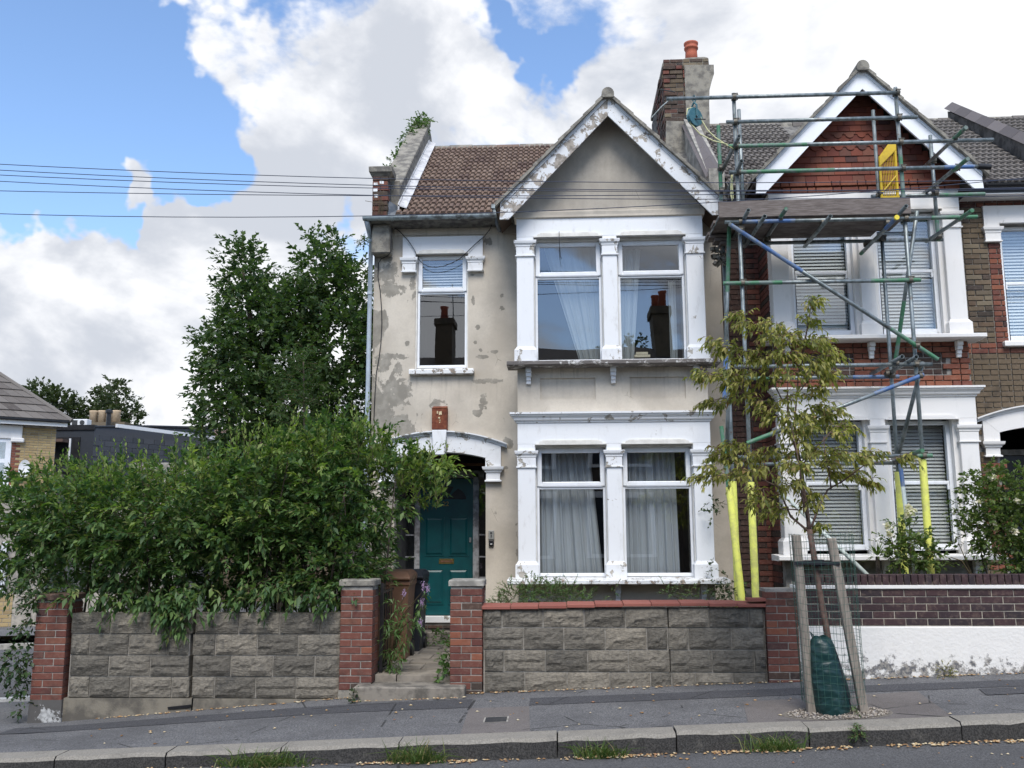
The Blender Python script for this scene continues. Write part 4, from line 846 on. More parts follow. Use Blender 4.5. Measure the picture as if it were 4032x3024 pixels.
box('threshold', 'white_chipped', HA, -2.17, -1.20, DY - .12, DY - .001, .35, .445, bevel=.008)
st = MB(); st.box(-2.29, -1.04, DY - .10, DY + .3, .25, .349); st = st.build('door_step', 'mortar_dark', HA)
for (a, b, c, d, r_) in courses(-2.28, -1.05, .262, .345): place('brick', brick_mesh(b - a, .04, .03, 'brick_dark'), ((a + b) / 2, DY - .112, (c + d) / 2), st)
box('door_step', 'concrete_step', HA, -2.29, -1.04, DY - .42, DY - .13, .0, .25, bevel=.012)
# party wall and chimney between the two houses
pm_ = MB(); dzP = .32
pm_.prismx([(12.98, 6.2), (12.98, 6.72 + .1), (13.1, zr_(13.1) + .42), (RIDGE_Y - .2, zr_(RIDGE_Y - .2) + .62), (RIDGE_Y - .2, 6.2)][::-1], 2.20, 2.42); pm_ = pm_.build('party_wall', 'concrete_pale', HA)
n = 5
for i in range(n):
    a = 13.02 + (15.42 - 13.02) * i / n; b = 13.02 + (15.42 - 13.02) * (i + 1) / n - .012; za2, zb2 = zr_(a) + .44 + .045 * (a - 13), zr_(b) + .44 + .045 * (b - 13)
    MB().add([(2.16, a, za2 - .06), (2.31, a, za2 + .075), (2.46, a, za2 - .06), (2.16, b, zb2 - .06), (2.31, b, zb2 + .075), (2.46, b, zb2 - .06)], [(0, 1, 4, 3), (1, 2, 5, 4), (0, 2, 1), (3, 4, 5), (0, 3, 5, 2)]).build('coping_stone', 'coping_slate', pm_)
ch = MB(); ch.box(1.90, 2.24, 15.32, 17.6, 7.4, 9.60); ch = ch.build('chimney', 'mortar_dark', HA)
cz = 8.62
for (a, b, c, d, r_) in courses(1.885, 2.25, cz, 9.62, h=.067, j=.011):
    w_ = .0 if c < 9.2 else min(.05, (c - 9.2) * .12); place('brick', brick_mesh(b - a, d - c, .14, random.choice(['brick_stock', 'brick_dark', 'brick_red' if c > 9.1 else 'brick_dark'])), ((a + b) / 2 - w_ * .4, 15.31 - w_ + random.uniform(-.012, .012), (c + d) / 2), ch)
for (a, b, c, d, r_) in courses(15.33, 16.6, 7.95, 9.62, h=.067, j=.011):
    w_ = .0 if c < 9.2 else min(.05, (c - 9.2) * .12); place('brick', brick_mesh(b - a, d - c, .10, random.choice(['brick_dark', 'brick_dark', 'brick_stock', 'brick_red'])), (1.885 - w_ + random.uniform(-.014, .012), (a + b) / 2, (c + d) / 2), ch, None, (0, 0, R(-90)))
MB().prism([(1.87, 8.0), (2.25, 8.0), (2.25, 8.60), (1.90, 8.62)], 15.285, 15.33).build('chimney_render', 'concrete', ch)
MB().prism([(2.24, 7.8), (2.63, 7.8), (2.64, 8.9), (2.655, 9.15), (2.70, 9.32), (2.745, 9.45), (2.745, 9.62), (2.24, 9.63)], 15.27, 17.6).build('chimney_render', 'concrete', ch)
MB().prism([(1.87, 9.625), (2.68, 9.635), (2.67, 9.79), (2.60, 9.81), (2.3, 9.80), (2.2, 9.77), (1.90, 9.77), (1.87, 9.70)], 15.33, 17.5).build('chimney_cap', 'concrete', ch, bevel=.015)
for (a, b, c, d, r_) in courses(1.89, 2.66, 9.635, 9.775, h=.06): place('brick', brick_mesh(b - a, .058, .05, 'brick_dark' if b < 2.28 else 'brick_stock'), ((a + b) / 2, 15.318, (c + d) / 2), ch)
pt = MB().lathe((2.42, 15.62, 9.79), [(.118, 0), (.106, .22), (.104, .30), (.122, .31), (.125, .335), (.112, .35), (.118, .385), (.128, .40), (.128, .425), (.10, .43), (.085, .30)], 18).build('chimney_pot', 'pot_clay', ch, smooth=True)
MB().lathe((2.40, 16.5, 9.79), [(.115, 0), (.105, .25), (.12, .30), (.12, .34), (.08, .34)], 16).build('chimney_pot', 'pot_clay', ch, smooth=True)
m = MB(); m.lathe((2.05, 15.6, 9.84), [(.085, 0), (.095, .02), (.06, .045), (.0, .05)], 14)
for i in range(10): t_ = 6.2832 * i / 10; m.tube((2.05 + .075 * math.cos(t_), 15.6 + .075 * math.sin(t_), 9.77), (2.05 + .08 * math.cos(t_), 15.6 + .08 * math.sin(t_), 9.845), .006, 4)
m.build('chimney_cowl', 'steel', ch)
MB().path([(1.80, 15.25, 9.18), (1.98, 15.24, 9.14), (2.06, 15.24, 9.12)], .012, 6).build('wire_bracket', 'iron', ch)
MB().path([(1.62, 15.0, 8.55), (1.80, 15.0, 8.75), (1.93, 15.05, 8.88), (1.99, 15.1, 8.89)], .011, 6).build('pipe_stub', 'galvanised', ch)
# ---- brick house on the right
HB = thing('brick_house', 'red tile-hung gabled brick house with venetian blinds, behind the scaffolding', 'house', (4.6, 13.0, .3))
XB = lambda x: 4.815 - x
XBF = lambda x: 4.925 - x
DZ = .285
bay(HB, XB, DZ, True)
wallB, opB, owB = front(HB, XBF, DZ, True, 5.35, 8.0)
box('recess_wall', 'mortar_dark', HB, 2.325, 2.87, YM + .02, YM + .24, -.2, 6.4)
jm = {}; lay(None, 2.33, 2.87, .9, 6.3, YM, 'brick_dark', joined=jm, matf=lambda x, z, r_, a, b: ('brick_red' if x > 2.73 else 'brick_dark'))
for k, v in jm.items(): v.build('recess_bricks', k, HB, kind='stuff')
jm = {}
for (a, b, c, d, r_) in courses(YB + .16, YM - .01, .9, 6.2):
    jm.setdefault('brick_red' if r_ % 3 else 'brick_dark', MB()).box(2.843, 2.86, a, b, c, d)
for k, v in jm.items(): v.build('return_bricks', k, HB, kind='stuff')
def hole_B(a, b, c, d):
    cx, cz = (a + b) / 2, (c + d) / 2
    if owB[0] - .01 < cx < owB[1] + .0 and 3.93 + DZ < cz < 5.62 + DZ: return True
    if cx > XBF(-1.07) - .0 and cx < XBF(-2.23) and cz > 5.60 + DZ and cz < 5.87 + DZ: return True
    lo, up = arch_ring(*opB, 2.665 + DZ, .085, 2.86 + DZ, .185, .30); zt = float(np.interp(cx, [p[0] for p in up], [p[1] for p in up]))
    if opB[0] < cx < opB[1] and cz < zt: return True
    if opB[0] - .2 < cx and 2.35 + DZ < cz < zt - .03: return True
    return cx > 6.75
def mat_B(x, z, r_, a, b):
    if z > 6.14: return 'brick_red'
    if (4.05 < z < 4.20) or (x > owB[0] - (.26 if r_ % 2 else .16) and 4.2 < z < 5.62) or (z < 2.62 and x > opB[0] - (.24 if r_ % 2 else .14)): return 'brick_orange' if random.random() < .65 else 'brick_red'
    return 'brick_stock'
jm = {}
for xa, xb in ((5.36, owB[0]), (owB[0] + .012, 6.80)): lay(wallB, xa, xb, 4.05, 6.30, YM - .018, 'brick_stock', hole=hole_B, matf=mat_B, depth=.05); lay(None, xa, xb, .9, 4.045, YM - .018, 'brick_stock', hole=hole_B, matf=mat_B, depth=.05, joined=jm)
for k, v in jm.items(): v.build('lower_bricks', k, wallB, kind='stuff')
box('porch_door', 'door_navy', HB, opB[0] + .28, opB[1] - .05, 13.75, 13.80, .6, 2.70); box('porch_panel', 'black_plastic', HB, opB[0] + .36, opB[0] + .75, 13.735, 13.751, 1.9, 2.62)
box('porch_lintel', 'concrete_pale', HB, opB[0], opB[1], 13.7, 13.8, 2.70, 2.78)
box('side_wall', 'brick_stock', HB, 7.8, 8.0, YM, 19, -.3, 6.4)
box('room_lining', 'dark_interior', HB, 2.5, 7.8, 15.4, 15.5, -.2, 6.3); box('room_lining', 'dark_interior', HB, 5.37, 5.60, YM + .22, 15.4, -.2, 6.3); box('room_lining', 'dark_interior', HB, 2.45, 2.86, YM + .25, 15.4, -.2, 6.3)
box('room_lining', 'dark_interior', HB, 2.5, 7.8, YM + .2, 15.4, 6.3, 6.36); box('room_lining', 'dark_interior', HB, 2.86, 5.37, YB + .2, YM + .22, 6.2, 6.26); box('room_lining', 'dark_interior', HB, 5.6, 7.8, YM + .22, 15.4, 3.3, 3.8)
zb_B = lambda x: 7.50 + DZ - abs(x - XB(APX)) * 1.03
rfB = main_roof(HB, 2.45, 8.2, DZ, 'tile_grey', [(2.46, 4.0), (4.3, 7.0)], lambda x, y, z: z < zb_B(x) - .13 or (x < 4 and z < zb_B(x) - .02) or x > 6.95, join=lambda x, y, z: x > 6.2 or (x > 5.4 and y > 14.3) or (x < 4 and y > 14.9))
gutter(HB, 'black_metal', 5.50, 8.0, 12.66, 6.36, .06); box('fascia', 'black_metal', HB, 5.42, 8.0, 12.70, 12.73, 6.25, 6.40); MB().prismx([(12.70, 6.235), (13.0, 6.235), (13.0, 6.25), (12.70, 6.25)][::-1], 5.42, 8.0).build('soffit_board', 'white_fresh', HB)
m = MB(); m.tube((5.46, 12.55, 6.33), (5.52, 12.55, 6.33), .05, 12); m.build('gutter_end', 'black_metal', HB)
gutter(HB, 'black_metal', 2.45, 2.75, 12.66, 6.36, .06)
pw = MB().prismx([(13.0, 6.3), (13.0, zr_(13.0) + DZ + .38), (RIDGE_Y + .1, zr_(RIDGE_Y) + DZ + .22), (RIDGE_Y + .1, 6.3)][::-1], 6.90, 7.12).build('party_wall', 'mortar_dark', HB)
n = 8
for i in range(n):
    a = 13.0 + (RIDGE_Y + .15 - 13.0) * i / n; b = 13.0 + (RIDGE_Y + .15 - 13.0) * (i + 1) / n - .012; za2, zb2 = zr_(a) + DZ + .40 - .065 * (a - 13), zr_(b) + DZ + .40 - .065 * (b - 13)
    MB().add([(6.86, a, za2 - .02), (7.01, a, za2 + .10), (7.16, a, za2 - .02), (6.86, b, zb2 - .02), (7.01, b, zb2 + .10), (7.16, b, zb2 - .02)], [(0, 1, 4, 3), (1, 2, 5, 4), (0, 2, 1), (3, 4, 5), (0, 3, 5, 2)]).build('coping_stone', 'coping_slate', pw)
roof_tiles(rfB, 'tile_grey', 7.15, 8.2, 13.6, 6.385 + .9 * SL + .02, RIDGE_Y - .05, 6.405 + (RIDGE_Y - 12.75) * SL, 12, join=lambda x, y, z: True)
drop_seals()
# ================================================================== curtains, blinds and things at the windows
def curt(name, label, mat, *args, **k):
    m = MB(); curtain(m, *args, **k); return tag(m.build(name, mat, None, smooth=True), label, 'curtain')
curt('curtain', 'grey pleated curtain drawn across the ground floor window nearer the green door', 'curtain_grey', -.30, .40, 1.08, 2.76, 12.62, 9, .034, -.30, .56, seed=3)
curt('curtain', 'grey pleated curtain in the ground floor window nearer the scaffolding', 'curtain_grey', .83, 1.53, 1.08, 2.76, 12.62, 9, .034, .83, 1.56, seed=5)
curt('net_curtain', 'sheer white net curtain hanging askew in the upper bay window nearer the door side', 'voile', -.20, .60, 3.9, 5.60, 12.60, 7, .020, .30, .60, seed=8)
curt('net_curtain', 'sheer white net curtain at one side of the upper bay window nearer the scaffolding', 'voile', .84, 1.15, 3.9, 5.50, 12.58, 4, .022, .84, 1.02, seed=9)
curt('net_curtain', 'narrow strip of white net curtain beside the sill of the upper bay window', 'voile', 1.52, 1.62, 3.9, 5.05, 12.62, 2, .016, 1.52, 1.62, seed=10)
bk = thing('book_stack', 'two tan books stacked inside the upper bay window', 'books', (1.13, 12.56, 3.96))
for i, (x0, x1, z) in enumerate(((1.03, 1.24, 3.975), (1.05, 1.21, 4.012))): box('book', 'paper', bk, x0, x1, 12.52, 12.66, z, z + .034)
def blind(label, x0, x1, z0, z1, y, tilt, mat='blind_slat', pitch=.046, group='venetian blinds in the brick house'):
    b = thing('venetian_blind', label, 'blind', ((x0 + x1) / 2, y, z0), group); n = int((z1 - z0) / pitch)
    w_ = .05; c, s_ = math.cos(R(tilt)) * w_ / 2, math.sin(R(tilt)) * w_ / 2
    me = bpy.data.meshes.new('slat'); L2 = (x1 - x0) / 2; me.from_pydata([(-L2, -c, -s_), (L2, -c, -s_), (L2, 0, .004), (-L2, 0, .004), (L2, c, s_), (-L2, c, s_)], [], [(0, 1, 2, 3), (3, 2, 4, 5)]); me.materials.append(MATS[mat]); me.update()
    for i in range(n): place('slat', me, ((x0 + x1) / 2, y, z0 + (i + .5) * pitch), b, None, (R(random.uniform(-4, 4)), 0, 0))
    box('head_rail', mat, b, x0, x1, y - .02, y + .02, z1, z1 + .03)
    for x in (x0 + .12, x1 - .12): MB().tube((x, y - .028, z0), (x, y - .028, z1), .0015, 4).build('cord', mat, b)
P2 = lambda a, b: (4.815 - b, 4.815 - a)
for (a, b), nm in ((P2(-.32, .61), 'further from the party wall'), (P2(.805, 1.73), 'next to the party wall')):
    blind('white slatted blind in the upper bay of the brick house, ' + nm, a + .1, b - .1, 4.20, 5.88, 12.56, 60)
    blind('taupe slatted blind in the ground floor bay, ' + nm, a + .1, b - .1, 1.40, 3.06, 12.56, 56, 'blind_slat_taupe')
blind('white slatted blind in the window above the arched porch of the brick house', owB[0] + .06, owB[1] - .06, 4.26, 5.86, 13.22, 60)
blind('short white slatted blind in the top light of the window above the green door', -1.98, -1.34, 5.08, 5.58, 13.16, 40, 'blind_slat', .04, None)
# ================================================================== front boundary walls
W = 10.3
def rock_block(w_, h, key):
    """rock-faced concrete block: pitched face with a drafted margin"""
    if key in BR: return BR[key]
    rg = random.Random(hash(key[2]) % 1000 + key[2] * 17 if isinstance(key[2], int) else 5); nx, nz = 12, 7; m = MB(); mg = .012
    hs = [[0.] * (nz + 1) for _ in range(nx + 1)]
    lines = [(rg.uniform(-.1, 1.1), rg.uniform(-.1, .6), rg.uniform(.2, .9), rg.uniform(-.5, .9)) for _ in range(5)]
    for i in range(nx + 1):
        for j in range(nz + 1):
            u, v = i / nx, j / nz; e = min(u / .10, (1 - u) / .10, v / .17, (1 - v) / .17, 1); hgt = .011 + .006 * math.sin(u * 7 + key[2]) * math.sin(v * 5 + key[2] * 2)
            for (a, b, g, sl) in lines:
                d = (v - b) - sl * .35 * (u - a); hgt += .010 * (1 if d > 0 else -.35) * math.exp(-abs(d) * 5) * math.exp(-((u - a) ** 2) * 5)
            hs[i][j] = max(0, e) * (hgt + rg.uniform(-.004, .004))
    for j in range(nz + 1):
        for i in range(nx + 1): m.v.append((-w_ / 2 + w_ * i / nx, -hs[i][j], -h / 2 + h * j / nz))
    for j in range(nz):
        for i in range(nx): a = j * (nx + 1) + i; m.f.append((a, a + 1, a + nx + 2, a + nx + 1))
    k = len(m.v); x, z = w_ / 2, h / 2; m.v += [(-x, 0, -z), (x, 0, -z), (x, 0, z), (-x, 0, z), (-x, .18, -z), (x, .18, -z), (x, .18, z), (-x, .18, z)]
    m.f += [(k, k + 4, k + 5, k + 1), (k + 1, k + 5, k + 6, k + 2), (k + 2, k + 6, k + 7, k + 3), (k + 3, k + 7, k + 4, k), (k + 4, k + 7, k + 6, k + 5)]
    me = bpy.data.meshes.new('block'); me.from_pydata(m.v, [], m.f); me.materials.append(MATS['block']); me.update(); BR[key] = me; return me
def block_row(root, edges, z0, z1, gaps=(), jt=.013):
    for a, b in zip(edges, edges[1:]):
        ga = .0 if a not in gaps else gaps[a] / 2; gb = .0 if b not in gaps else gaps[b] / 2
        a2, b2 = a + max(jt / 2, ga), b - max(jt / 2, gb); w_ = round(b2 - a2, 3); h = round(z1 - z0 - jt, 3)
        o = place('block', rock_block(w_, h, (w_, h, random.randint(0, 6))), ((a2 + b2) / 2, W + random.uniform(-.005, .004), (z0 + z1) / 2), root, None, (R(random.uniform(-.5, .5)), R(random.uniform(-.25, .25)), 0))
LW = thing('block_wall', 'cracked grey concrete block garden wall below the hedge', 'wall', (-3.9, W + .1, -.3))
CR = {-4.0: .034, -4.03: .05, -4.02: .045, -4.01: .034}
rows = [(-.11, [-5.36, -5.13, -4.68, -4.22, -4.01, -3.75, -3.30, -2.86, -2.385], .113), (.113, [-5.36, -4.93, -4.47, -4.02, -3.58, -3.12, -2.66, -2.385], .336), (.336, [-5.37, -5.16, -4.72, -4.28, -4.03, -3.76, -3.30, -2.85, -2.385], .56), (.56, [-5.38, -4.94, -4.47, -4.0, -3.51, -3.06, -2.61, -2.385], .785)]
for z0, ed, z1 in rows: block_row(LW, ed, z0, z1, CR)
for a, b in ((-5.37, -4.045), (-3.99, -2.39)): box('mortar_core', 'mortar', LW, a, b, W + .012, W + .17, -.11, .775)
for a, b, d in ((-5.40, -3.985, -.012), (-3.97, -2.36, -.008)):
    m = MB(); n = 10
    for i in range(n + 1):
        x = a + (b - a) * i / n; m.v += [(x, W + d - .02, z_wall(x) - .12), (x, W + d, -.115), (x, W + .17, -.115)]
    for i in range(n): q = 3 * i; m.f += [(q, q + 3, q + 4, q + 1), (q + 1, q + 4, q + 5, q + 2)]
    m.build('wall_footing', 'wall_plinth', LW)
MB().prism([(-4.24, -.20), (-3.99, -.175), (-3.985, -.19), (-4.0, -.205), (-4.23, -.225)], W - .034, W - .02).build('crack', 'black_plastic', LW)
RW = thing('block_wall', 'grey concrete block garden wall with red tile coping, in front of the bay window', 'wall', (.65, W + .1, 0))
CR2 = {1.13: .010, 1.12: .010, 1.15: .012}
rows = [(-.045, [-.83, -.40, .05, .50, .93, 1.15, 1.40, 1.79, 2.15], .172), (.172, [-.83, -.62, -.18, .27, .70, 1.14, 1.58, 2.02, 2.15], .40), (.40, [-.84, -.41, .02, .46, .90, 1.12, 1.34, 1.79, 2.15], .63), (.63, [-.85, -.64, -.20, .24, .68, 1.13, 1.56, 1.98, 2.14], .835)]
for z0, ed, z1 in rows: block_row(RW, ed, z0, z1, CR2)
for a, b in ((-.84, 1.125), (1.145, 2.15)): box('mortar_core', 'mortar', RW, a, b, W + .010, W + .17, -.1, .83)
box('wall_footing', 'mortar_dark', RW, -.84, 2.15, W + .0, W + .16, -.25, -.045)
x = -.855; i = 0
while x < 2.1:
    b = min(x + random.choice([.30, .303, .31]), 2.16); dz_ = .012 * math.sin(x * 2) + (.006 if x > 1.13 else 0) + .012 * (x + .85) / 3
    MB().add([(x, W - .045, .832 + dz_), (b - .004, W - .045, .832 + dz_), (b - .004, W - .045, .868 + dz_), (x, W - .045, .868 + dz_), (x, W + .215, .845 + dz_), (b - .004, W + .215, .845 + dz_), (b - .004, W + .215, .885 + dz_), (x, W + .215, .885 + dz_)], [(0, 1, 2, 3), (3, 2, 6, 7), (0, 4, 5, 1), (1, 5, 6, 2), (0, 3, 7, 4), (4, 7, 6, 5)]).build('coping_tile', 'coping_red', RW, bevel=.005); x = b; i += 1
box('coping_tile', 'coping_red', RW, 1.97, 2.16, W - .05, W + .12, .905, .935)
def pier(name, label, x0, x1, z0, z1, mat='brick_red', cap=None, y=W - .04, dp=.33, stripe=None):
    p = thing(name, label, 'pier', ((x0 + x1) / 2, y + dp / 2, z0), 'brick piers of the front walls'); box('mortar_core', 'mortar', p, x0 + .007, x1 - .007, y + .007, y + dp - .007, z0, z1 - .004)
    h, j = .0655, .0095; z = z0 + .005; r_ = 0; w_ = x1 - x0
    while z + h < z1 + .02:
        cut = [x0, x0 + w_ * (.655 if r_ % 2 else .35), x1]
        for a, b in zip(cut, cut[1:]):
            for (ya, yb) in ((y, y + dp * .48), (y + dp * .52, y + dp)):
                a2 = a + (j / 2 if a != x0 else 0); b2 = b - (j / 2 if b != x1 else 0); mt = mat if random.random() < .8 else ('brick_dark' if z < z0 + .15 or z > z1 - .25 else 'brick_orange')
                place('brick', brick_mesh(b2 - a2, h, yb - ya, mt), ((a2 + b2) / 2 + random.uniform(-.002, .002), ya + random.uniform(-.003, .003), z + h / 2), p)
        z += h + j; r_ += 1
    if cap: MB().mould(x0, x1, y, y + dp + .015, [(.0, z1), (.018, z1 + .004), (.018, z1 + .055), (.008, z1 + .068)]).build('pier_cap', cap, p)
    return p
p = pier('brick_pier', 'ivy-clad red brick pier at the far end of the cracked block wall', -5.76, -5.41, -.15, .92, cap='brick_dark')
MB().mould(-5.755, -5.405, W - .045, W + .28, [(.012, -.42), (.006, -.2), (.0, -.13)]).build('pier_foot', 'plinth_paint', p)
p = pier('brick_pier', 'red brick gate pier beside the hedge and wheelie bins', -2.385, -2.035, -.02, 1.07, cap='concrete')
box('pier_foot', 'concrete', p, -2.39, -2.03, W - .05, W + .28, -.2, -.02)
pier('brick_pier', 'red brick gate pier with a stone cap in front of the green door', -1.195, -.85, -.085, 1.065, cap='concrete_pale')
pier('brick_pier', 'red brick pier between the block wall and the purple brick wall', 2.155, 2.485, .03, 1.035, cap=None)
PW = thing('brick_wall', 'dark purple brick garden wall on a white rendered base, by the street tree', 'wall', (4.4, W + .1, .1))
box('mortar_core', 'mortar_lime', PW, 2.49, 6.9, W + .008, W + .2, .645, 1.10); lay(PW, 2.49, 6.9, .655, 1.025, W, 'brick_purple', bond='stretcher', depth=.1, h=.0645, j=.0105)
MB().mould(2.49, 6.9, W, W + .2, [(.0, 1.03), (.018, 1.034), (.018, 1.066), (.0, 1.07)]).build('string_course', 'white_fresh', PW)
x = 2.50
while x < 6.85: place('brick', brick_mesh(.0655, .105, .22, 'brick_purple'), (x + .033, W - .012 + random.uniform(-.003, .003), 1.071 + .053), PW); x += .0745
m = MB(); n = 60; rr = random.Random(4)
for i in range(n + 1):
    x = 2.49 + (6.9 - 2.49) * i / n; e = rr.uniform(-.006, .006)
    m.v += [(x, W - .035 + e, z_wall(x) - .1), (x, W - .026 + rr.uniform(-.006, .006), z_wall(x) + .14), (x, W - .020, .50), (x, W - .016, .632), (x, W + .02, .648), (x, W + .2, .648)]
for i in range(n):
    for j in range(5): q = 6 * i + j; m.f.append((q, q + 6, q + 7, q + 1))
m.build('rendered_base', 'plinth_white', PW)
# ================================================================== small things on and by the house
rb = thing('alarm_box', 'rusted metal box with flecks of cream paint above the porch keystone', 'box', (-1.665, 12.9, 3.06))
MB().mould(-1.765, -1.565, 12.86, 13.0, [(.0, 3.055), (.004, 3.06), (.004, 3.345), (.0, 3.352)]).build('casing', 'rusty_metal', rb, bevel=.006); MB().add([(-1.77, 12.85, 3.36), (-1.56, 12.85, 3.36), (-1.57, 13, 3.40), (-1.76, 13, 3.40), (-1.77, 12.85, 3.35), (-1.56, 12.85, 3.35), (-1.56, 13, 3.35), (-1.77, 13, 3.35)], [(0, 1, 2, 3), (4, 7, 6, 5), (0, 4, 5, 1), (1, 5, 6, 2), (2, 6, 7, 3), (3, 7, 4, 0)]).build('lid', 'rusty_metal', rb)
fl = [[(-1.70, 3.28), (-1.685, 3.275), (-1.68, 3.31), (-1.70, 3.315)], [(-1.672, 3.262), (-1.655, 3.256), (-1.648, 3.27), (-1.655, 3.30), (-1.667, 3.312)], [(-1.644, 3.258), (-1.630, 3.26), (-1.634, 3.308), (-1.645, 3.314), (-1.655, 3.30)], [(-1.685, 3.215), (-1.66, 3.205), (-1.65, 3.22), (-1.668, 3.232)], [(-1.675, 3.185), (-1.65, 3.178), (-1.645, 3.190)], [(-1.668, 3.14), (-1.655, 3.15), (-1.648, 3.168), (-1.66, 3.163)]]
for f_ in fl: MB().prism(f_, 12.848, 12.857).build('paint_fleck', 'cream_paint', rb)
ks = thing('key_safe', 'grey push-button key safe on the wall between the door and bay', 'key safe', (-.95, 12.97, 1.54)); MB().mould(-.982, -.918, 12.965, 13.0, [(.0, 1.545), (.006, 1.55), (.006, 1.665), (.0, 1.672)]).build('body', 'keysafe_grey', ks, bevel=.004)
box('dial', 'iron', ks, -.965, -.938, 12.952, 12.959, 1.625, 1.645); box('lever', 'iron', ks, -.957, -.943, 12.950, 12.959, 1.58, 1.61)
db = thing('doorbell', 'black video doorbell just below the key safe', 'doorbell', (-.95, 12.97, 1.45)); MB().mould(-.978, -.922, 12.97, 13.0, [(.0, 1.452), (.006, 1.46), (.006, 1.538), (.0, 1.543)]).build('body', 'black_plastic', db, bevel=.004); box('button', 'ac_white', db, -.963, -.938, 12.960, 12.965, 1.478, 1.490)
def cable(name, label, pts, r_=.006, mat='cable_black', group=None, n=6): return tag(MB().path(pts, r_, n).build(name, mat, None, smooth=True), label, 'cable', group)
def sagged(p, q, s_, n=24): return [tuple(Vector(p).lerp(Vector(q), i / n) - Vector((0, 0, 4 * s_ * (i / n) * (1 - i / n)))) for i in range(n + 1)]
cable('loose_cable', 'black cable drooping across the window above the green door', [(-2.34, 12.93, 6.0), (-2.27, 12.93, 5.95), (-2.14, 12.92, 5.80), (-2.05, 12.92, 5.66), (-2.0, 12.92, 5.53), (-1.92, 12.92, 5.45), (-1.83, 12.92, 5.41), (-1.74, 12.92, 5.40), (-1.63, 12.92, 5.415), (-1.5, 12.92, 5.465), (-1.40, 12.92, 5.52), (-1.29, 12.92, 5.62), (-1.17, 12.92, 5.74), (-1.05, 12.92, 5.84), (-.97, 12.92, 5.94), (-.93, 12.9, 6.02)], .006)
cable('loose_cable', 'thin black cable running down the damp left edge of the house front', [(-2.37, 12.78, 5.95), (-2.372, 12.785, 5.60), (-2.44, 12.9, 5.575), (-2.54, 12.97, 5.56), (-2.585, 12.985, 5.50), (-2.59, 12.985, 5.30), (-2.555, 12.985, 5.10), (-2.53, 12.985, 4.85), (-2.52, 12.985, 4.60), (-2.53, 12.985, 4.3), (-2.56, 12.985, 4.05), (-2.585, 12.985, 3.9), (-2.60, 12.985, 3.6), (-2.61, 12.985, 3.2)], .006)
cable('loose_cable', 'short frayed wire hanging over the top light of the upper bay window', [(.03, 12.2, 5.66), (.03, 12.21, 5.5), (.035, 12.21, 5.42), (.045, 12.21, 5.31), (.055, 12.21, 5.28)], .004)
WIRES = [((-9.6, 10.5, 6.34), (-2.2, 10.5, 5.80), (2.2, 10.55, 5.64), 'highest'), ((-9.6, 10.5, 6.27), (-2.2, 10.5, 5.715), (2.2, 10.55, 5.545), 'second highest'), ((-9.6, 10.5, 6.19), (-2.2, 10.5, 5.68), (2.2, 10.55, 5.535), 'third highest'), ((-9.6, 10.5, 6.12), (-2.2, 10.5, 5.59), (2.2, 10.55, 5.44), 'third lowest'), ((-9.6, 10.5, 5.90), (-2.2, 10.5, 5.585), (2.2, 10.55, 5.50), 'second lowest'), ((-9.6, 10.5, 5.66), (-2.2, 10.5, 5.335), (2.2, 10.55, 5.425), 'lowest')]
for a, b, c, nm in WIRES:
    P3 = [Vector(a), Vector(b), Vector(c)]; pts = []
    for i in range(25):
        x = a[0] + (10.5 - a[0]) * i / 24; xs = [p.x for p in P3]
        l0 = (x - xs[1]) * (x - xs[2]) / ((xs[0] - xs[1]) * (xs[0] - xs[2])); l1 = (x - xs[0]) * (x - xs[2]) / ((xs[1] - xs[0]) * (xs[1] - xs[2])); l2 = (x - xs[0]) * (x - xs[1]) / ((xs[2] - xs[0]) * (xs[2] - xs[1]))
        pts.append((x, 10.5, l0 * a[2] + l1 * b[2] + l2 * c[2]))
    cable('overhead_cable', nm + ' of the six overhead telephone cables crossing the left sky', pts, .0048, 'cable_sky', 'overhead telephone cables', 5)
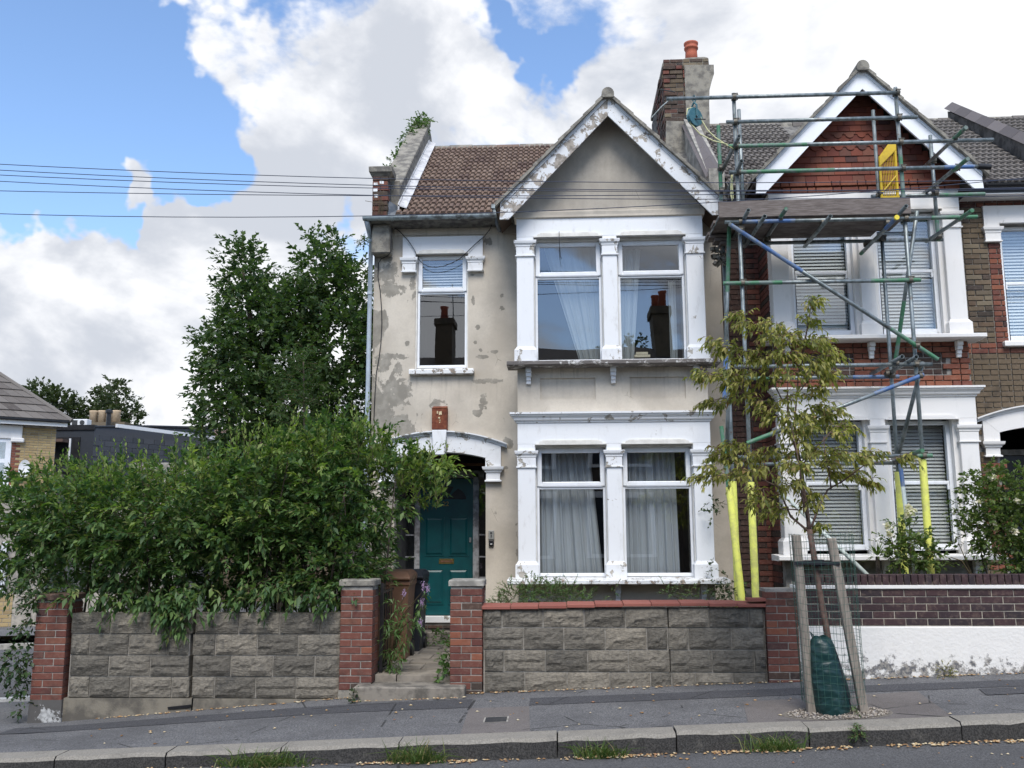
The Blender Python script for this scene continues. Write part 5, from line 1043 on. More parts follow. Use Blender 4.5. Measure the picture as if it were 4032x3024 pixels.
# wheelie bins in the gateway
def bin_(name, label, xc, y, z, w_, d, h, mat, lid, group='wheelie bins inside the gate'):
    b = thing(name, label, 'bin', (xc, y, z), group)
    m = MB(); prof = [(.80, 0), (.82, .05), (.97, .80), (1.0, .86), (1.05, .865), (1.05, .92)]; k = 0
    for s_, t_ in prof: a, e = w_ / 2 * s_, d / 2 * s_; m.v += [(xc - a, y - e, z + h * t_), (xc + a, y - e, z + h * t_), (xc + a, y + e, z + h * t_), (xc - a, y + e, z + h * t_)]
    for i in range(len(prof) - 1):
        for j in range(4): q, r_ = 4 * i + j, 4 * i + (j + 1) % 4; m.f.append((q, r_, r_ + 4, q + 4))
    m.f += [(3, 2, 1, 0), tuple(4 * len(prof) - 4 + j for j in range(4))]; m.build('body', mat, b, bevel=.012)
    m = MB(); a, e = w_ / 2 * 1.08, d / 2 * 1.08; m.v += [(xc - a, y - e - .02, z + h * .922), (xc + a, y - e - .02, z + h * .922), (xc + a, y + e, z + h * .922), (xc - a, y + e, z + h * .922), (xc - a, y - e - .03, z + h * .955), (xc + a, y - e - .03, z + h * .955), (xc + a, y + e, z + h * .99), (xc - a, y + e, z + h * .99), (xc - a * .8, y - e * .6, z + h * 1.02), (xc + a * .8, y - e * .6, z + h * 1.02), (xc + a * .8, y + e * .85, z + h * 1.035), (xc - a * .8, y + e * .85, z + h * 1.035)]
    m.f += [(0, 3, 2, 1), (0, 1, 5, 4), (1, 2, 6, 5), (2, 3, 7, 6), (3, 0, 4, 7), (4, 5, 9, 8), (5, 6, 10, 9), (6, 7, 11, 10), (7, 4, 8, 11), (8, 9, 10, 11)]; m.build('lid', lid, b, bevel=.01)
    m = MB(); m.tube((xc - w_ * .42, y + d * .62, z + h * .95), (xc + w_ * .42, y + d * .62, z + h * .95), .015, 8); m.build('handle', mat, b)
    for s_ in (-1, 1): m = MB(); m.tube((xc + s_ * w_ * .40, y + d * .40, z + .10), (xc + s_ * w_ * .48, y + d * .40, z + .10), .10, 16); m.build('wheel', 'black_plastic', b)
    return b
bin_('wheelie_bin', 'brown wheelie bin behind the hedge-side gate pier', -2.07, 11.75, .12, .46, .52, 1.03, 'bin_brown', 'bin_brown')
bk2 = bin_('wheelie_bin', 'black wheelie bin half hidden behind the brown bin', -1.99, 12.45, .13, .42, .5, 1.0, 'bin_black', 'bin_black')
# gate post and folded iron gate by the bins
ig = thing('iron_gate', 'black iron gate folded back against the hedge-side pier', 'gate', (-2.0, 10.7, .1)); box('post', 'black_metal', ig, -2.02, -1.985, 10.60, 10.64, .05, 1.08)
for i in range(6): MB().tube((-2.0, 10.66 + i * .11, .15), (-2.0, 10.66 + i * .11, 1.0), .007, 6).build('bar', 'black_metal', ig)
for z in (.17, .97): box('rail', 'black_metal', ig, -2.01, -1.99, 10.63, 11.3, z, z + .025)
# ================================================================== scaffolding
SCF = thing('scaffolding', 'steel tube scaffolding with a timber platform in front of the brick house', 'scaffolding', (3.2, 11.5, .25))
def tube(p, q, mat='galvanised', bands=(), name='tube', r_=.0242):
    o = MB().tube(p, q, r_, 14, .86).build(name, mat, SCF, smooth=False)
    me = o.data; me.polygons.foreach_set('use_smooth', [len(f.vertices) == 4 for f in me.polygons])
    for a, b, mt in bands: MB().tube(Vector(p).lerp(Vector(q), a), Vector(p).lerp(Vector(q), b), r_ + .0012, 14).build('paint_band', mt, o, smooth=False)
    return o
f, b, n_ = 11.2, 11.9, 10.85
tube((2.245, f, .30), (2.245, f, 7.09), name='standard'); tube((4.247, f, .35), (4.247, f, 7.11), name='standard', bands=[(.76, .87, 'tube_green')])
tube((2.445, b, 5.35), (2.445, b, 7.20), name='standard'); tube((2.165, b, .3), (2.165, b, 5.33), name='standard')
tube((4.20, b, .3), (4.20, b, 7.14), name='standard'); tube((4.915, b, 5.33), (4.915, b, 6.77), name='standard', bands=[(0, .2, 'tube_green')]); tube((2.165, b, 5.38), (2.165, b, 6.98), 'galvanised', [(.35, 1, 'tube_green')], 'standard')
tube((2.185, 11.5, 5.56), (2.03, 11.5, 3.25), 'galvanised', [(0, .42, 'tube_green'), (.72, 1, 'tube_blue')], 'raker'); tube((2.14, 11.62, 3.95), (2.05, 11.62, 2.55), name='raker'); tube((1.965, 11.42, 2.90), (2.13, 11.28, .35), 'galvanised', [(0, .3, 'tube_green')], 'raker')
tube((4.17, 11.72, 2.44), (4.10, 11.3, .9), 'tube_white', [(0, .18, 'tube_blue')], 'raker'); tube((2.75, 12.0, 2.15), (3.56, 11.2, 1.10), 'tube_white', [], 'raker')
for z, x0, x1, bd in ((7.02, 1.40, 4.25, []), (6.69, 2.13, 4.47, []), (6.37, 2.14, 5.36, [(0, .30, 'tube_green')]), (6.03, 2.14, 5.20, [(.03, .42, 'tube_green'), (.85, .97, 'tube_blue')]), (5.39, 2.06, 5.09, [(.06, .28, 'tube_blue'), (.82, 1, 'tube_green')]), (4.615, 2.01, 4.36, [(0, .30, 'tube_green'), (.75, 1, 'tube_green')]), (3.585, 2.10, 4.42, []), (2.50, 2.10, 4.34, [(.9, 1, 'tube_green')])):
    tube((x0, f - .045, z), (x1, f - .045, z), 'galvanised', bd, 'ledger')
for z, x0, x1, bd in ((5.965, 4.12, 5.57, [(.6, 1, 'tube_green')]), (5.36, 2.30, 4.99, []), (3.57, 2.0, 4.31, [(.75, 1, 'tube_blue'), (0, .3, 'tube_green')]), (2.475, 2.2, 4.27, [])):
    tube((x0, b + .045, z), (x1, b + .045, z), 'galvanised', bd, 'ledger')
tube((2.10, 11.10, 5.35), (4.47, 11.10, 3.63), 'galvanised', [(.01, .36, 'tube_blue'), (.78, 1, 'tube_green')], 'brace'); tube((2.20, 11.10, 2.66), (4.29, 11.10, 3.45), 'galvanised', [(0, .16, 'tube_green'), (.72, 1, 'tube_blue')], 'brace')
tube((4.40, 11.2, 5.50), (4.235, 11.9, 3.62), 'galvanised', [(.55, .95, 'tube_green')], 'brace'); tube((4.33, 11.2, 3.62), (4.215, 11.9, 2.55), name='brace')
for x, x2, z, bd in ((4.91, 4.88, 6.405, [(.68, 1, 'tube_green')]), (4.90, 4.82, 6.01, [(.7, 1, 'tube_green')]), (4.90, 4.82, 5.37, [(.75, 1, 'tube_green')]), (3.25, 3.25, 5.335, []), (2.22, 2.20, 6.37, []), (2.235, 2.25, 6.05, []), (2.735, 2.735, 5.435, [(.8, 1, 'tube_green')]), (2.48, 2.47, 5.35, []), (2.29, 2.31, 5.43, []), (4.14, 4.20, 5.44, []), (3.97, 4.0, 3.625, []), (4.13, 4.2, 3.62, []), (4.12, 4.2, 2.535, [(.7, 1, 'tube_green')])):
    tube((x2, 12.05, z), (x, n_, z), 'galvanised', bd, 'transom')
t4 = tube((3.99, 12.1, 5.24), (4.02, n_, 5.30), 'galvanised', [(.0, .1, 'tube_green'), (.72, .96, 'tube_blue')], 'transom'); MB().tube((4.019, n_ + .01, 5.299), (4.02, n_ - .012, 5.30), .030, 14).build('end_cap', 'yellow_cap', t4)
MB().tube((5.15, f - .045, 6.03), (5.30, f - .045, 6.02), .036, 12).build('end_sleeve', 'black_plastic', SCF)
# foam sleeves
for p, q in (((2.243, f, .32), (2.243, f, 2.21)), ((4.246, f, .38), (4.244, f, 2.46)), ((4.20, b, .32), (4.20, b, 2.36)), ((2.166, b, .3), (2.166, b, 2.26)), ((2.02, 11.375, 2.16), (2.13, 11.285, .40))): MB().tube(p, q, .043, 16, .6).build('foam_sleeve', 'foam_yellow', SCF, smooth=False)
# couplers: two half rings, a hinge bolt and nut
cm = MB()
for ax in (0, 1):
    c = (0, -.025 if ax else .025, 0); ring = [(Vector(c) + (Vector((0, .034 * math.cos(t_), .034 * math.sin(t_))) if ax else Vector((.034 * math.cos(t_), .034 * math.sin(t_), 0)))) for t_ in np.linspace(0, 6.283, 13)]
    w_ = .022; e = Vector((w_, 0, 0)) if ax else Vector((0, 0, w_)); k = len(cm.v)
    for p in ring: cm.v += [tuple(p - e), tuple(p + e)]
    for i in range(12): cm.f.append((k + 2 * i, k + 2 * i + 2, k + 2 * i + 3, k + 2 * i + 1))
cm.box(-.020, .020, -.012, .012, -.020, .020); cm.tube((.040, .0, -.03), (.040, .0, .045), .007, 6); cm.tube((-.03, -.035, .042), (.045, -.035, .042), .007, 6); cm.tube((.040, 0, .03), (.040, 0, .045), .013, 6)
cme = bpy.data.meshes.new('coupler'); cme.from_pydata(cm.v, [], cm.f); cme.materials.append(MATS['coupler_metal']); cme.update()
for (x, y, z) in [(2.245, f, z) for z in (7.02, 6.69, 6.37, 6.03, 5.39, 4.615, 3.585, 2.5)] + [(4.247, f, z) for z in (7.02, 6.69, 6.37, 6.03, 5.39, 4.615, 3.585, 2.5)] + [(4.20, b, z) for z in (5.965, 5.36, 3.57, 2.475)] + [(2.165, b, z) for z in (6.37, 6.05)] + [(4.915, b, z) for z in (6.405, 6.01, 5.965, 5.37)] + [(4.90, f, z) for z in (6.39, 6.02, 5.38)] + [(2.735, f, 5.41), (3.25, f, 5.36), (2.48, f, 5.37), (4.02, f, 5.34), (2.245, f - .04, 5.27), (4.24, f - .06, 3.80), (4.25, f - .05, 3.44), (3.25, b, 5.35), (2.735, b, 5.40), (3.995, b, 5.30), (4.0, f, 3.6), (4.15, b + .02, 3.6), (2.18, 11.45, 5.47)]:
    place('coupler', cme, (x, y - .022, z), SCF, None, (0, 0, R(random.uniform(-12, 12))))
for i in range(7): place('coupler', cme, (2.03 + .05 * (i % 3), 11.9 - .04 * i, 5.28 - .045 * i), SCF, None, (R(random.uniform(0, 90)), R(random.uniform(0, 90)), R(random.uniform(0, 90))))
# boards
for i in range(4):
    y = 11.16 + .228 * i; m = MB(); m.box(1.99 - .03 * (i % 2), 4.29 if i < 3 else 4.12, y, y + .222, 5.455, 5.493); m.build('scaffold_board', 'scaffold_board', SCF, bevel=.004)
MB().box(1.985, 4.295, 11.115, 11.152, 5.435, 5.645).build('toe_board', 'scaffold_board', SCF, bevel=.004)
for i in range(3): MB().box(1.97 + .07 * i, 2.25 + .05 * i, 11.78, 12.0, 5.40 - .045 * i, 5.435 - .045 * i).build('board_offcut', 'scaffold_board', SCF)
m = MB(); pts = [(1.985 + random.uniform(-.006, .006), 11.13 + .87 * i / 16, 5.445 + random.uniform(-.012, .008)) for i in range(17)]; m.path(pts, .009, 5); m.build('board_strap', 'galvanised', SCF)
# yellow ladder gate at the hatch
lg = thing('ladder_gate', 'yellow plastic ladder access gate on the scaffold platform', 'gate', (4.32, 11.85, 5.9))
for x, z1 in ((4.215, 6.47), (4.42, 6.66)): MB().tube((x, 11.84, 5.90), (x + .01, 11.84, z1), .017, 8).build('gate_post', 'gate_yellow', lg)
MB().prism([(4.21, 6.32), (4.44, 6.55), (4.44, 6.66), (4.40, 6.69), (4.36, 6.66), (4.21, 6.46)], 11.82, 11.86).build('gate_panel', 'gate_yellow', lg, bevel=.008)
MB().tube((4.23, 11.835, 5.98), (4.42, 11.835, 6.20), .012, 6).build('gate_brace', 'gate_yellow', lg)
for i in range(9): x = 4.237 + i * .021; MB().tube((x, 11.85, 5.91), (x, 11.85, 6.34 + .021 * i), .0045, 5).build('gate_bar', 'gate_yellow', lg)
MB().box(4.21, 4.44, 11.83, 11.85, 5.90, 5.925).build('gate_rail', 'gate_yellow', lg)
# gin wheel and rope
gw_ = thing('gin_wheel', 'blue-green pulley wheel hung from the top scaffold rail', 'pulley', (1.74, f - .04, 6.66))
m = MB(); rot = R(38); c0 = Vector((1.74, f - .045, 6.765)); ax = Vector((math.sin(rot), -math.cos(rot), 0))
def disc(prof, n=26):
    mm = MB(); A = ax.orthogonal().normalized(); B = ax.cross(A)
    for r_, h in prof: mm.v += [tuple(c0 + ax * h + (A * math.cos(6.2832 * i / n) + B * math.sin(6.2832 * i / n)) * r_) for i in range(n)]
    for k in range(len(prof) - 1):
        for i in range(n): q, w_ = k * n + i, k * n + (i + 1) % n; mm.f.append((q, w_, w_ + n, q + n))
    mm.f += [tuple(range(n - 1, -1, -1)), tuple((len(prof) - 1) * n + i for i in range(n))]; return mm
disc([(.05, -.030), (.118, -.026), (.123, -.018), (.108, 0), (.123, .018), (.118, .026), (.05, .030)]).build('sheave', 'gin_blue', gw_, smooth=False)
for s_ in (-1, 1): p0 = c0 + ax * .042 * s_; MB().path([p0 + Vector((0, 0, -.01)), p0 + Vector((0, 0, .15)), c0 + Vector((0, 0, .20))], .012, 6).build('cheek_strap', 'gin_blue', gw_)
MB().tube(c0 - ax * .05, c0 + ax * .05, .014, 8).build('axle', 'iron', gw_); MB().path([c0 + Vector((0, 0, .19)), c0 + Vector((.02, 0, .225)), c0 + Vector((.0, -.02, .285)), c0 + Vector((-.025, 0, .26)), c0 + Vector((-.01, 0, .215))], .010, 6).build('hook', 'gin_blue', gw_)
MB().tube(c0 + Vector((-.13, -.04, -.03)), c0 + Vector((.13, -.04, -.05)), .008, 6).build('guide_bar', 'iron', gw_)
tag(MB().path([(2.13, f - .06, 6.39), (1.96, f - .06, 6.44), (1.80, f - .06, 6.53), (1.68, f - .08, 6.67), (1.635, f - .10, 6.78), (1.65, f - .09, 6.86), (1.72, f - .05, 6.89), (1.80, f - .02, 6.84), (1.835, f, 6.74), (1.90, f - .02, 6.60), (1.99, f - .04, 6.49), (2.13, f - .06, 6.375), (2.20, f - .06, 6.33)], .0085, 7).build('rope', 'rope', None, smooth=True), 'pale yellow rope looped from the pulley wheel to the scaffold', 'rope')
tag(MB().path([(2.19, f + .02, 6.02), (2.185, f + .03, 5.9), (2.19, f + .03, 5.72), (2.175, f + .02, 5.69), (2.165, f + .03, 5.75), (2.17, f + .03, 5.9), (2.18, f + .02, 6.02)], .0085, 7).build('rope', 'rope', None, smooth=True), 'coil of pale rope tied to the scaffold pole above the boards', 'rope')
# ================================================================== houses and trees beyond the hedge on the left
YH = thing('yellow_brick_house', 'yellow brick corner house with white window and dark tiled roof, at the left edge', 'house', (-17, 27.5, -.9))
# front is set at an angle to the street: local frame along the wall
A0 = Vector((-19.2, 25.4, 0)); A1 = Vector((-15.62, 28.2, 0)); U = (A1 - A0).normalized(); V_ = Vector((-U.y, U.x, 0)); LEN = (A1 - A0).length
def ybox(name, mat, s0, s1, d0, d1, z0, z1, parent=None, **k):
    m = MB().box(s0, s1, d0, d1, z0, z1); m.v = [tuple(A0 + U * p[0] + V_ * p[1] + Vector((0, 0, p[2]))) for p in m.v]; return m.build(name, mat, parent or YH, **k)
wy = ybox('wall', 'mortar_lime', 0, LEN, 0, 6, -1.2, 5.02)
mw = {}
for (a, b_, c, d, r_) in courses(3.35, LEN, 2.1, 4.93, h=.066, j=.012, L_=.225):
    if c < 2.9: continue
    q = r_ % 4 < 2; red = a < 3.52 and c < 4.50 and b_ < (3.68 if q else 3.60)
    key = ('b', round(b_ - a, 3), .066, .05, 'brick_orange' if red else 'brick_yellow'); me = brick_mesh(b_ - a, .066, .05, 'brick_orange' if red else 'brick_yellow')
    p = A0 + U * ((a + b_) / 2) + V_ * (-.012); place('brick', me, (p.x, p.y, (c + d) / 2), wy, None, (0, 0, math.atan2(U.y, U.x)))
ybox('window_head', 'white_fresh', 0., 3.60, -.08, 0, 4.52, 4.95, bevel=.02); ybox('capital', 'white_fresh', 3.30, 3.66, -.14, 0, 4.42, 4.56, bevel=.03); ybox('sill', 'white_fresh', 0., 3.50, -.16, 0, 3.02, 3.12, bevel=.02)
wd_ = ybox('window', 'upvc', 0., 3.33, -.03, .03, 3.12, 4.52)
for q in ((1.4, 3.18, 3.92, 4.42), (1.4, 3.18, 3.22, 3.80)): ybox('pane', 'glass', q[0], q[1], -.036, -.031, q[2], q[3], wd_)
ybox('fascia', 'white_fresh', -.5, LEN + .25, -.32, -.28, 4.95, 5.07); ybox('gutter', 'black_metal', -.5, LEN + .3, -.42, -.32, 5.07, 5.17, bevel=.02)
m = MB(); ev = [A0 + U * -1 + V_ * -.4, A1 + U * .35 + V_ * -.4, A1 + U * .35 + V_ * 6.4, A0 + U * -1 + V_ * 6.4]; tp_ = [A0 + U * -1 + V_ * 3, A0 + U * (LEN - 3.3) + V_ * 3]
m.add([(*p.xy, 5.12) for p in ev] + [(*p.xy, 8.1) for p in tp_], [(0, 1, 5, 4), (1, 2, 5), (2, 3, 4, 5), (3, 2, 1, 0)]); rfy = m.build('roof', 'tile_grey', YH)
nrm = (Vector((*ev[1].xy, 5.12)) - Vector((*ev[0].xy, 5.12))).cross(Vector((*tp_[0].xy, 8.1)) - Vector((*ev[0].xy, 5.12))).normalized()
for r_ in range(12):                                          # tile courses
    t_ = r_ / 12; a = ev[0].lerp(tp_[0], t_); c = ev[1].lerp(tp_[1], t_); z = 5.12 + 2.98 * t_; t2 = (r_ + 1.1) / 12; a2 = ev[0].lerp(tp_[0], t2); c2 = ev[1].lerp(tp_[1], t2); z2 = 5.12 + 2.98 * t2
    nt_ = max(1, int((c - a).length / .34)); 
    for i in range(max(0, nt_ - 10), nt_):
        u0, u1 = i / nt_, (i + .97) / nt_; q = [Vector((*a.lerp(c, u0).xy, z)) + nrm * .05, Vector((*a.lerp(c, u1).xy, z)) + nrm * .05, Vector((*a2.lerp(c2, u1).xy, z2)) + nrm * .012, Vector((*a2.lerp(c2, u0).xy, z2)) + nrm * .012]
        MB().add(q + [p - nrm * .03 for p in q], [(0, 1, 2, 3), (0, 4, 5, 1), (1, 5, 6, 2), (3, 7, 4, 0)]).build('tile', 'tile_grey', rfy)
m = MB(); hip0 = Vector((*ev[1].xy, 5.14)); hip1 = Vector((*tp_[1].xy, 8.14)); m.path([hip0, hip1], .07, 8); m.build('hip_tile', 'tile_grey', rfy)
dsh = thing('satellite_dish', 'grey satellite dish on the yellow brick house, half hidden by the hedge', 'dish', (-15.9, 27.6, 3.4)); m = MB(); cd_ = Vector((-16.05, 27.45, 3.62))
for k, (r_, h) in enumerate(((.0, .06), (.12, .05), (.22, .02), (.27, 0))): m.v += [(cd_.x + r_ * .7 * math.cos(t_), cd_.y - .1 + h, cd_.z + r_ * math.sin(t_)) for t_ in np.linspace(0, 6.283 - .393, 16)]
for k in range(3):
    for i in range(16): q, w_ = k * 16 + i, k * 16 + (i + 1) % 16; m.f.append((q, q + 16, w_ + 16, w_))
m.build('reflector', 'ac_white', dsh, smooth=True); MB().path([(cd_.x, cd_.y - .1, cd_.z - .24), (cd_.x, cd_.y - .38, cd_.z - .05)], .015, 5).build('arm', 'iron', dsh)
DH = thing('slate_clad_house', 'house with a dark grey slate-clad loft dormer beyond the hedge', 'house', (-16, 34.5, -1))
box('wall', 'concrete_pale', DH, -19.5, -13.9, 34.2, 41, -1, 4.3)
dm_ = MB(); dm_.box(-18.6, -16.86, 33, 38, 3.9, 5.42); dm_ = dm_.build('dormer', 'slate_grey', DH); box('dormer_edge', 'black_metal', DH, -18.7, -16.84, 32.95, 38, 5.42, 5.60)
sw = MB().add([(-16.86, 33.0, 3.6), (-14.0, 37.2, 3.6), (-14.0, 37.2, 5.9), (-15.6, 34.9, 5.72), (-16.86, 33.0, 5.50), (-17.1, 33.3, 3.6), (-14.2, 37.5, 3.6), (-14.2, 37.5, 5.9), (-15.8, 35.2, 5.72), (-17.1, 33.3, 5.5)], [(0, 1, 2, 3, 4), (9, 8, 7, 6, 5), (4, 3, 8, 9), (3, 2, 7, 8), (0, 4, 9, 5), (1, 6, 7, 2)]).build('slate_wall', 'slate_grey', DH)
dv = Vector((2.86, 4.2, 0)).normalized(); nv = Vector((dv.y, -dv.x, 0))
for r_ in range(9):
    s_ = (r_ % 2) * .22
    while s_ < 4.3:
        p = Vector((-16.86, 33.0, 0)) + dv * (s_ + .2) + nv * .02; z = 3.75 + .2 * r_
        if z < 5.35: place('slate', brick_mesh(.42, .19, .02, 'slate_grey', .002), (p.x, p.y, z), sw, None, (0, 0, math.atan2(dv.y, dv.x)))
        s_ += .44
MB().path([(-16.9, 32.98, 5.52), (-15.6, 34.86, 5.74), (-14.0, 37.15, 5.92)], .05, 6).build('coping', 'black_metal', DH); MB().path([(-16.0, 32.9, 5.55), (-13.3, 37.6, 5.45)], .09, 4).build('eaves_trim', 'ac_white', DH)
box('dormer_window', 'black_metal', DH, -18.2, -17.35, 32.94, 33.0, 4.2, 5.15); box('window_frame', 'ac_white', DH, -17.72, -17.66, 32.9, 32.94, 4.2, 5.1); box('porch_roof', 'tile_brown', DH, -18.6, -17.75, 32.5, 33.0, 4.95, 5.05)
cs = thing('chimney_stack', 'low chimney stack with buff clay pots behind the slate-clad dormer', 'chimney', (-17.6, 36, 5.4)); box('stack', 'brick_stock', cs, -18.4, -17.0, 35.6, 36.4, 4.5, 6.02)
for i, x in enumerate((-18.1, -17.75, -17.45, -17.2)): MB().lathe((x * 1.02, 36, 6.0), [(.17, 0), (.15, .42), (.17, .46), (.17, .52), (.12, .52)], 12).build('chimney_pot', 'pot_buff', cs, smooth=True)
MB().lathe((-17.45, 35.2, 5.7), [(.09, 0), (.09, .6), (.14, .62), (.14, .72), (.0, .78)], 10).build('flue', 'black_metal', cs)
ac = thing('air_conditioner', 'white air conditioning unit on the roof beside the buff chimney pots', 'air conditioner', (-18, 33.6, 5.7)); box('casing', 'ac_white', ac, -18.05, -17.42, 33.5, 33.85, 5.62, 5.88, bevel=.02); MB().tube((-17.60, 33.5, 5.75), (-17.60, 33.48, 5.75), .09, 14).build('fan_grille', 'iron', ac); box('fan_panel', 'iron', ac, -17.98, -17.78, 33.485, 33.5, 5.66, 5.84)
BH = thing('brown_roofed_house', 'house with brown tiled roof beyond the hedge, beside the oak', 'house', (-14, 38, -1)); box('wall', 'brick_stock', BH, -16.2, -9, 37.6, 44, -1, 4.4)
rb_ = MB().prismx([(36.2, 4.15), (39.2, 6.05), (42.5, 4.1)][::-1], -16.3, -8.5).build('roof', 'tile_brown', BH)
for r_ in range(8):
    t_ = r_ / 8; y0_, z0_ = 36.15 + 3.0 * t_, 4.17 + 1.9 * t_
    for i in range(15): MB().add([(-16.3 + .5 * i, y0_, z0_ + .06), (-15.82 + .5 * i, y0_, z0_ + .06), (-15.82 + .5 * i, y0_ + .40, z0_ + .27), (-16.3 + .5 * i, y0_ + .40, z0_ + .27), (-16.3 + .5 * i, y0_, z0_), (-15.82 + .5 * i, y0_, z0_)], [(0, 1, 2, 3), (0, 4, 5, 1)]).build('tile', 'tile_brown', rb_)
box('roof_vent', 'ac_white', BH, -15.0, -14.75, 37.3, 37.5, 5.02, 5.14)
LG = thing('low_brick_wall', 'low yellow brick garden wall across the side road', 'wall', (-15, 24.6, -.9)); Bq0 = Vector((-18.5, 22.6, 0)); Bq1 = Vector((-11.5, 24.8, 0)); du = (Bq1 - Bq0).normalized(); bl = (Bq1 - Bq0).length
m = MB().box(0, bl, .01, .25, -1.3, .12); m.v = [tuple(Bq0 + du * p[0] + Vector((-du.y, du.x, 0)) * p[1] + Vector((0, 0, p[2]))) for p in m.v]; m.build('mortar_core', 'mortar_lime', LG)
for (a, b_, c, d, r_) in courses(0, 4.6, -.98, .12, bond='stretcher', h=.09, j=.014, L_=.30): p = Bq0 + du * ((a + b_) / 2); place('brick', brick_mesh(b_ - a, .09, .05, 'brick_yellow'), (p.x, p.y, (c + d) / 2), LG, None, (0, 0, math.atan2(du.y, du.x)))
hv = thing('clipped_hedge', 'low clipped hedge on top of the yellow brick garden wall', 'hedge', (-15, 24.2, .1)); Ps, Ds = clumps([(-18.3 + .35 * i, 22.95 + .11 * i, .25, .28) for i in range(18)], 500, .5); foliage('foliage', hv, 'leaf_ivy', Ps, Ds, RNG.uniform(.08, .16, len(Ps)), 6, .05, .03, twigs=None)
gd = thing('garage_door', 'pale blue-white garage door glimpsed past the left end of the hedge', 'door', (-16.6, 26.6, -.9))
m = MB().box(1.2, 3.3, -.10, -.02, -.9, 1.35); m.v = [tuple(A0 + U * p[0] + V_ * p[1] + Vector((0, 0, p[2]))) for p in m.v]; m.build('panel', 'lead_white', gd)
m = MB().box(1.05, 1.2, -.12, -.02, -.9, 1.45).box(3.3, 3.45, -.12, -.02, -.9, 1.45); m.v = [tuple(A0 + U * p[0] + V_ * p[1] + Vector((0, 0, p[2]))) for p in m.v]; m.build('door_jamb', 'ac_white', gd)
# far trees
def tree(name, label, base, trunk_r, limbs, sph, dens, leafm, ll, lw, k, shl, shell=.5, group=None, flat=1., **kw):
    t_ = thing(name, label, 'tree', base, group); m = MB()
    for pts, r0, r1 in limbs: m.path(pts, list(np.linspace(r0, r1, len(pts))), 8)
    m.build('trunk', 'bark', t_, smooth=True); P_, D2 = clumps(sph, dens, shell, flat); foliage('crown', t_, leafm, P_, D2, RNG.uniform(shl * .7, shl * 1.3, len(P_)), k, ll, lw, **kw); return t_
g3 = 'far trees beyond the roofs'
tree('round_tree', 'broad round tree far behind the yellow brick house', (-34, 60, -1), .4, [([(-34, 60, -1), (-34, 60, 4), (-34.2, 60, 8)], .5, .2), ([(-34, 60, 5), (-32.6, 60, 8.6)], .2, .08), ([(-34, 60, 5), (-35.4, 60, 9)], .2, .08)], [(-34.5, 60, 9.8, 1.7), (-33, 60, 9.3, 1.5), (-35.3, 60, 9.0, 1.4), (-32.6, 60, 8.3, 1.3), (-34, 59.5, 8, 1.8), (-36, 60, 8.2, 1.2)], 110, 'leaf_far', .32, .22, 9, .8, group=g3, sag=.2)
tree('slim_tree', 'slim conical tree in the middle of the far trees', (-31.2, 62, -1), .25, [([(-31.2, 62, -1), (-31.2, 62, 10)], .3, .06)], [(-31.2, 62, 11, .5), (-31.2, 62, 10.2, .8), (-31.3, 62, 9.2, 1.0), (-31.1, 62, 8.2, 1.1)], 150, 'leaf_far', .3, .2, 8, .7, group=g3)
tree('poplar_tree', 'tall loose tree rightmost of the far trees', (-29, 60, -1), .3, [([(-29, 60, -1), (-29.1, 60, 6), (-29.3, 60, 11)], .35, .05), ([(-29, 60, 6), (-30, 60, 10)], .15, .04), ([(-29, 60, 6), (-28.3, 60, 9.6)], .15, .04)], [(-29.5, 60, 11.3, .55), (-29.3, 60, 10.6, .8), (-30.0, 60, 9.7, .6), (-28.9, 60, 9.8, .9), (-28.4, 60, 9.0, .75), (-29.4, 60, 8.8, 1.0), (-30.2, 60, 8.7, .7), (-28.6, 60, 8, 1)], 75, 'leaf_far', .3, .2, 9, .8, group=g3)
# ================================================================== houses opposite, seen only as reflections in the panes
OH = thing('terrace_house', 'dark brick terrace across the street, seen reflected in the bay windows', 'house', (0, -7, -.3))
box('wall', 'brick_stock', OH, -14, 14, -9.5, -5.0, -.5, 5.8); MB().prismx([(-4.7, 5.75), (-9.0, 8.3), (-13.4, 5.75)], -14, 14).build('roof', 'tile_grey', OH)
for xc in (-6.2, -1.2, 1.9, 6.5):
    for z0_, z1_ in ((1.0, 2.7), (3.8, 5.4)):
        for dx in (-.55, .55): w2 = box('window', 'white_fresh', OH, xc + dx - .5, xc + dx + .5, -4.98, -4.9, z0_ - .1, z1_ + .2); box('pane', 'dark_interior', w2, xc + dx - .36, xc + dx + .36, -4.895, -4.885, z0_, z1_)
for xc, ps in ((-4.35, 'left'), (3.75, 'right')):
    c_ = thing('chimney_stack', 'dark brick chimney stack with clay pots reflected in the ' + ('window above the green door' if ps == 'left' else 'upper bay window'), 'chimney', (xc, -9, 8))
    box('stack', 'brick_stock', c_, xc - .30, xc + .30, -9.5, -8.3, 7.4, 9.45); box('stack_head', 'brick_stock', c_, xc - .37, xc + .37, -9.58, -8.22, 9.45, 9.70)
    if ps == 'left': MB().path([(xc + .25, -8.9, 9.6), (xc + .3, -8.9, 11.2)], .02, 5).build('aerial_mast', 'iron', c_)
    for i, yy in enumerate((-9.2, -8.6) if ps == 'right' else (-9.0,)): MB().lathe((xc - .1 + .2 * i, yy, 9.70), [(.15, 0), (.13, .5), (.16, .55), (.16, .62), (.1, .62)], 12).build('chimney_pot', 'pot_clay', c_, smooth=True)
tree('garden_tree', 'leafy tree across the street, reflected in the upper bay window', (3.0, -15, 0), .25, [([(3, -15, 0), (3, -15, 7)], .25, .1)], [(3, -15, 8.6, 1.3), (2.2, -15, 8.0, 1.2), (3.9, -15, 8.0, 1.1)], 90, 'leaf_far', .22, .14, 8, .6)
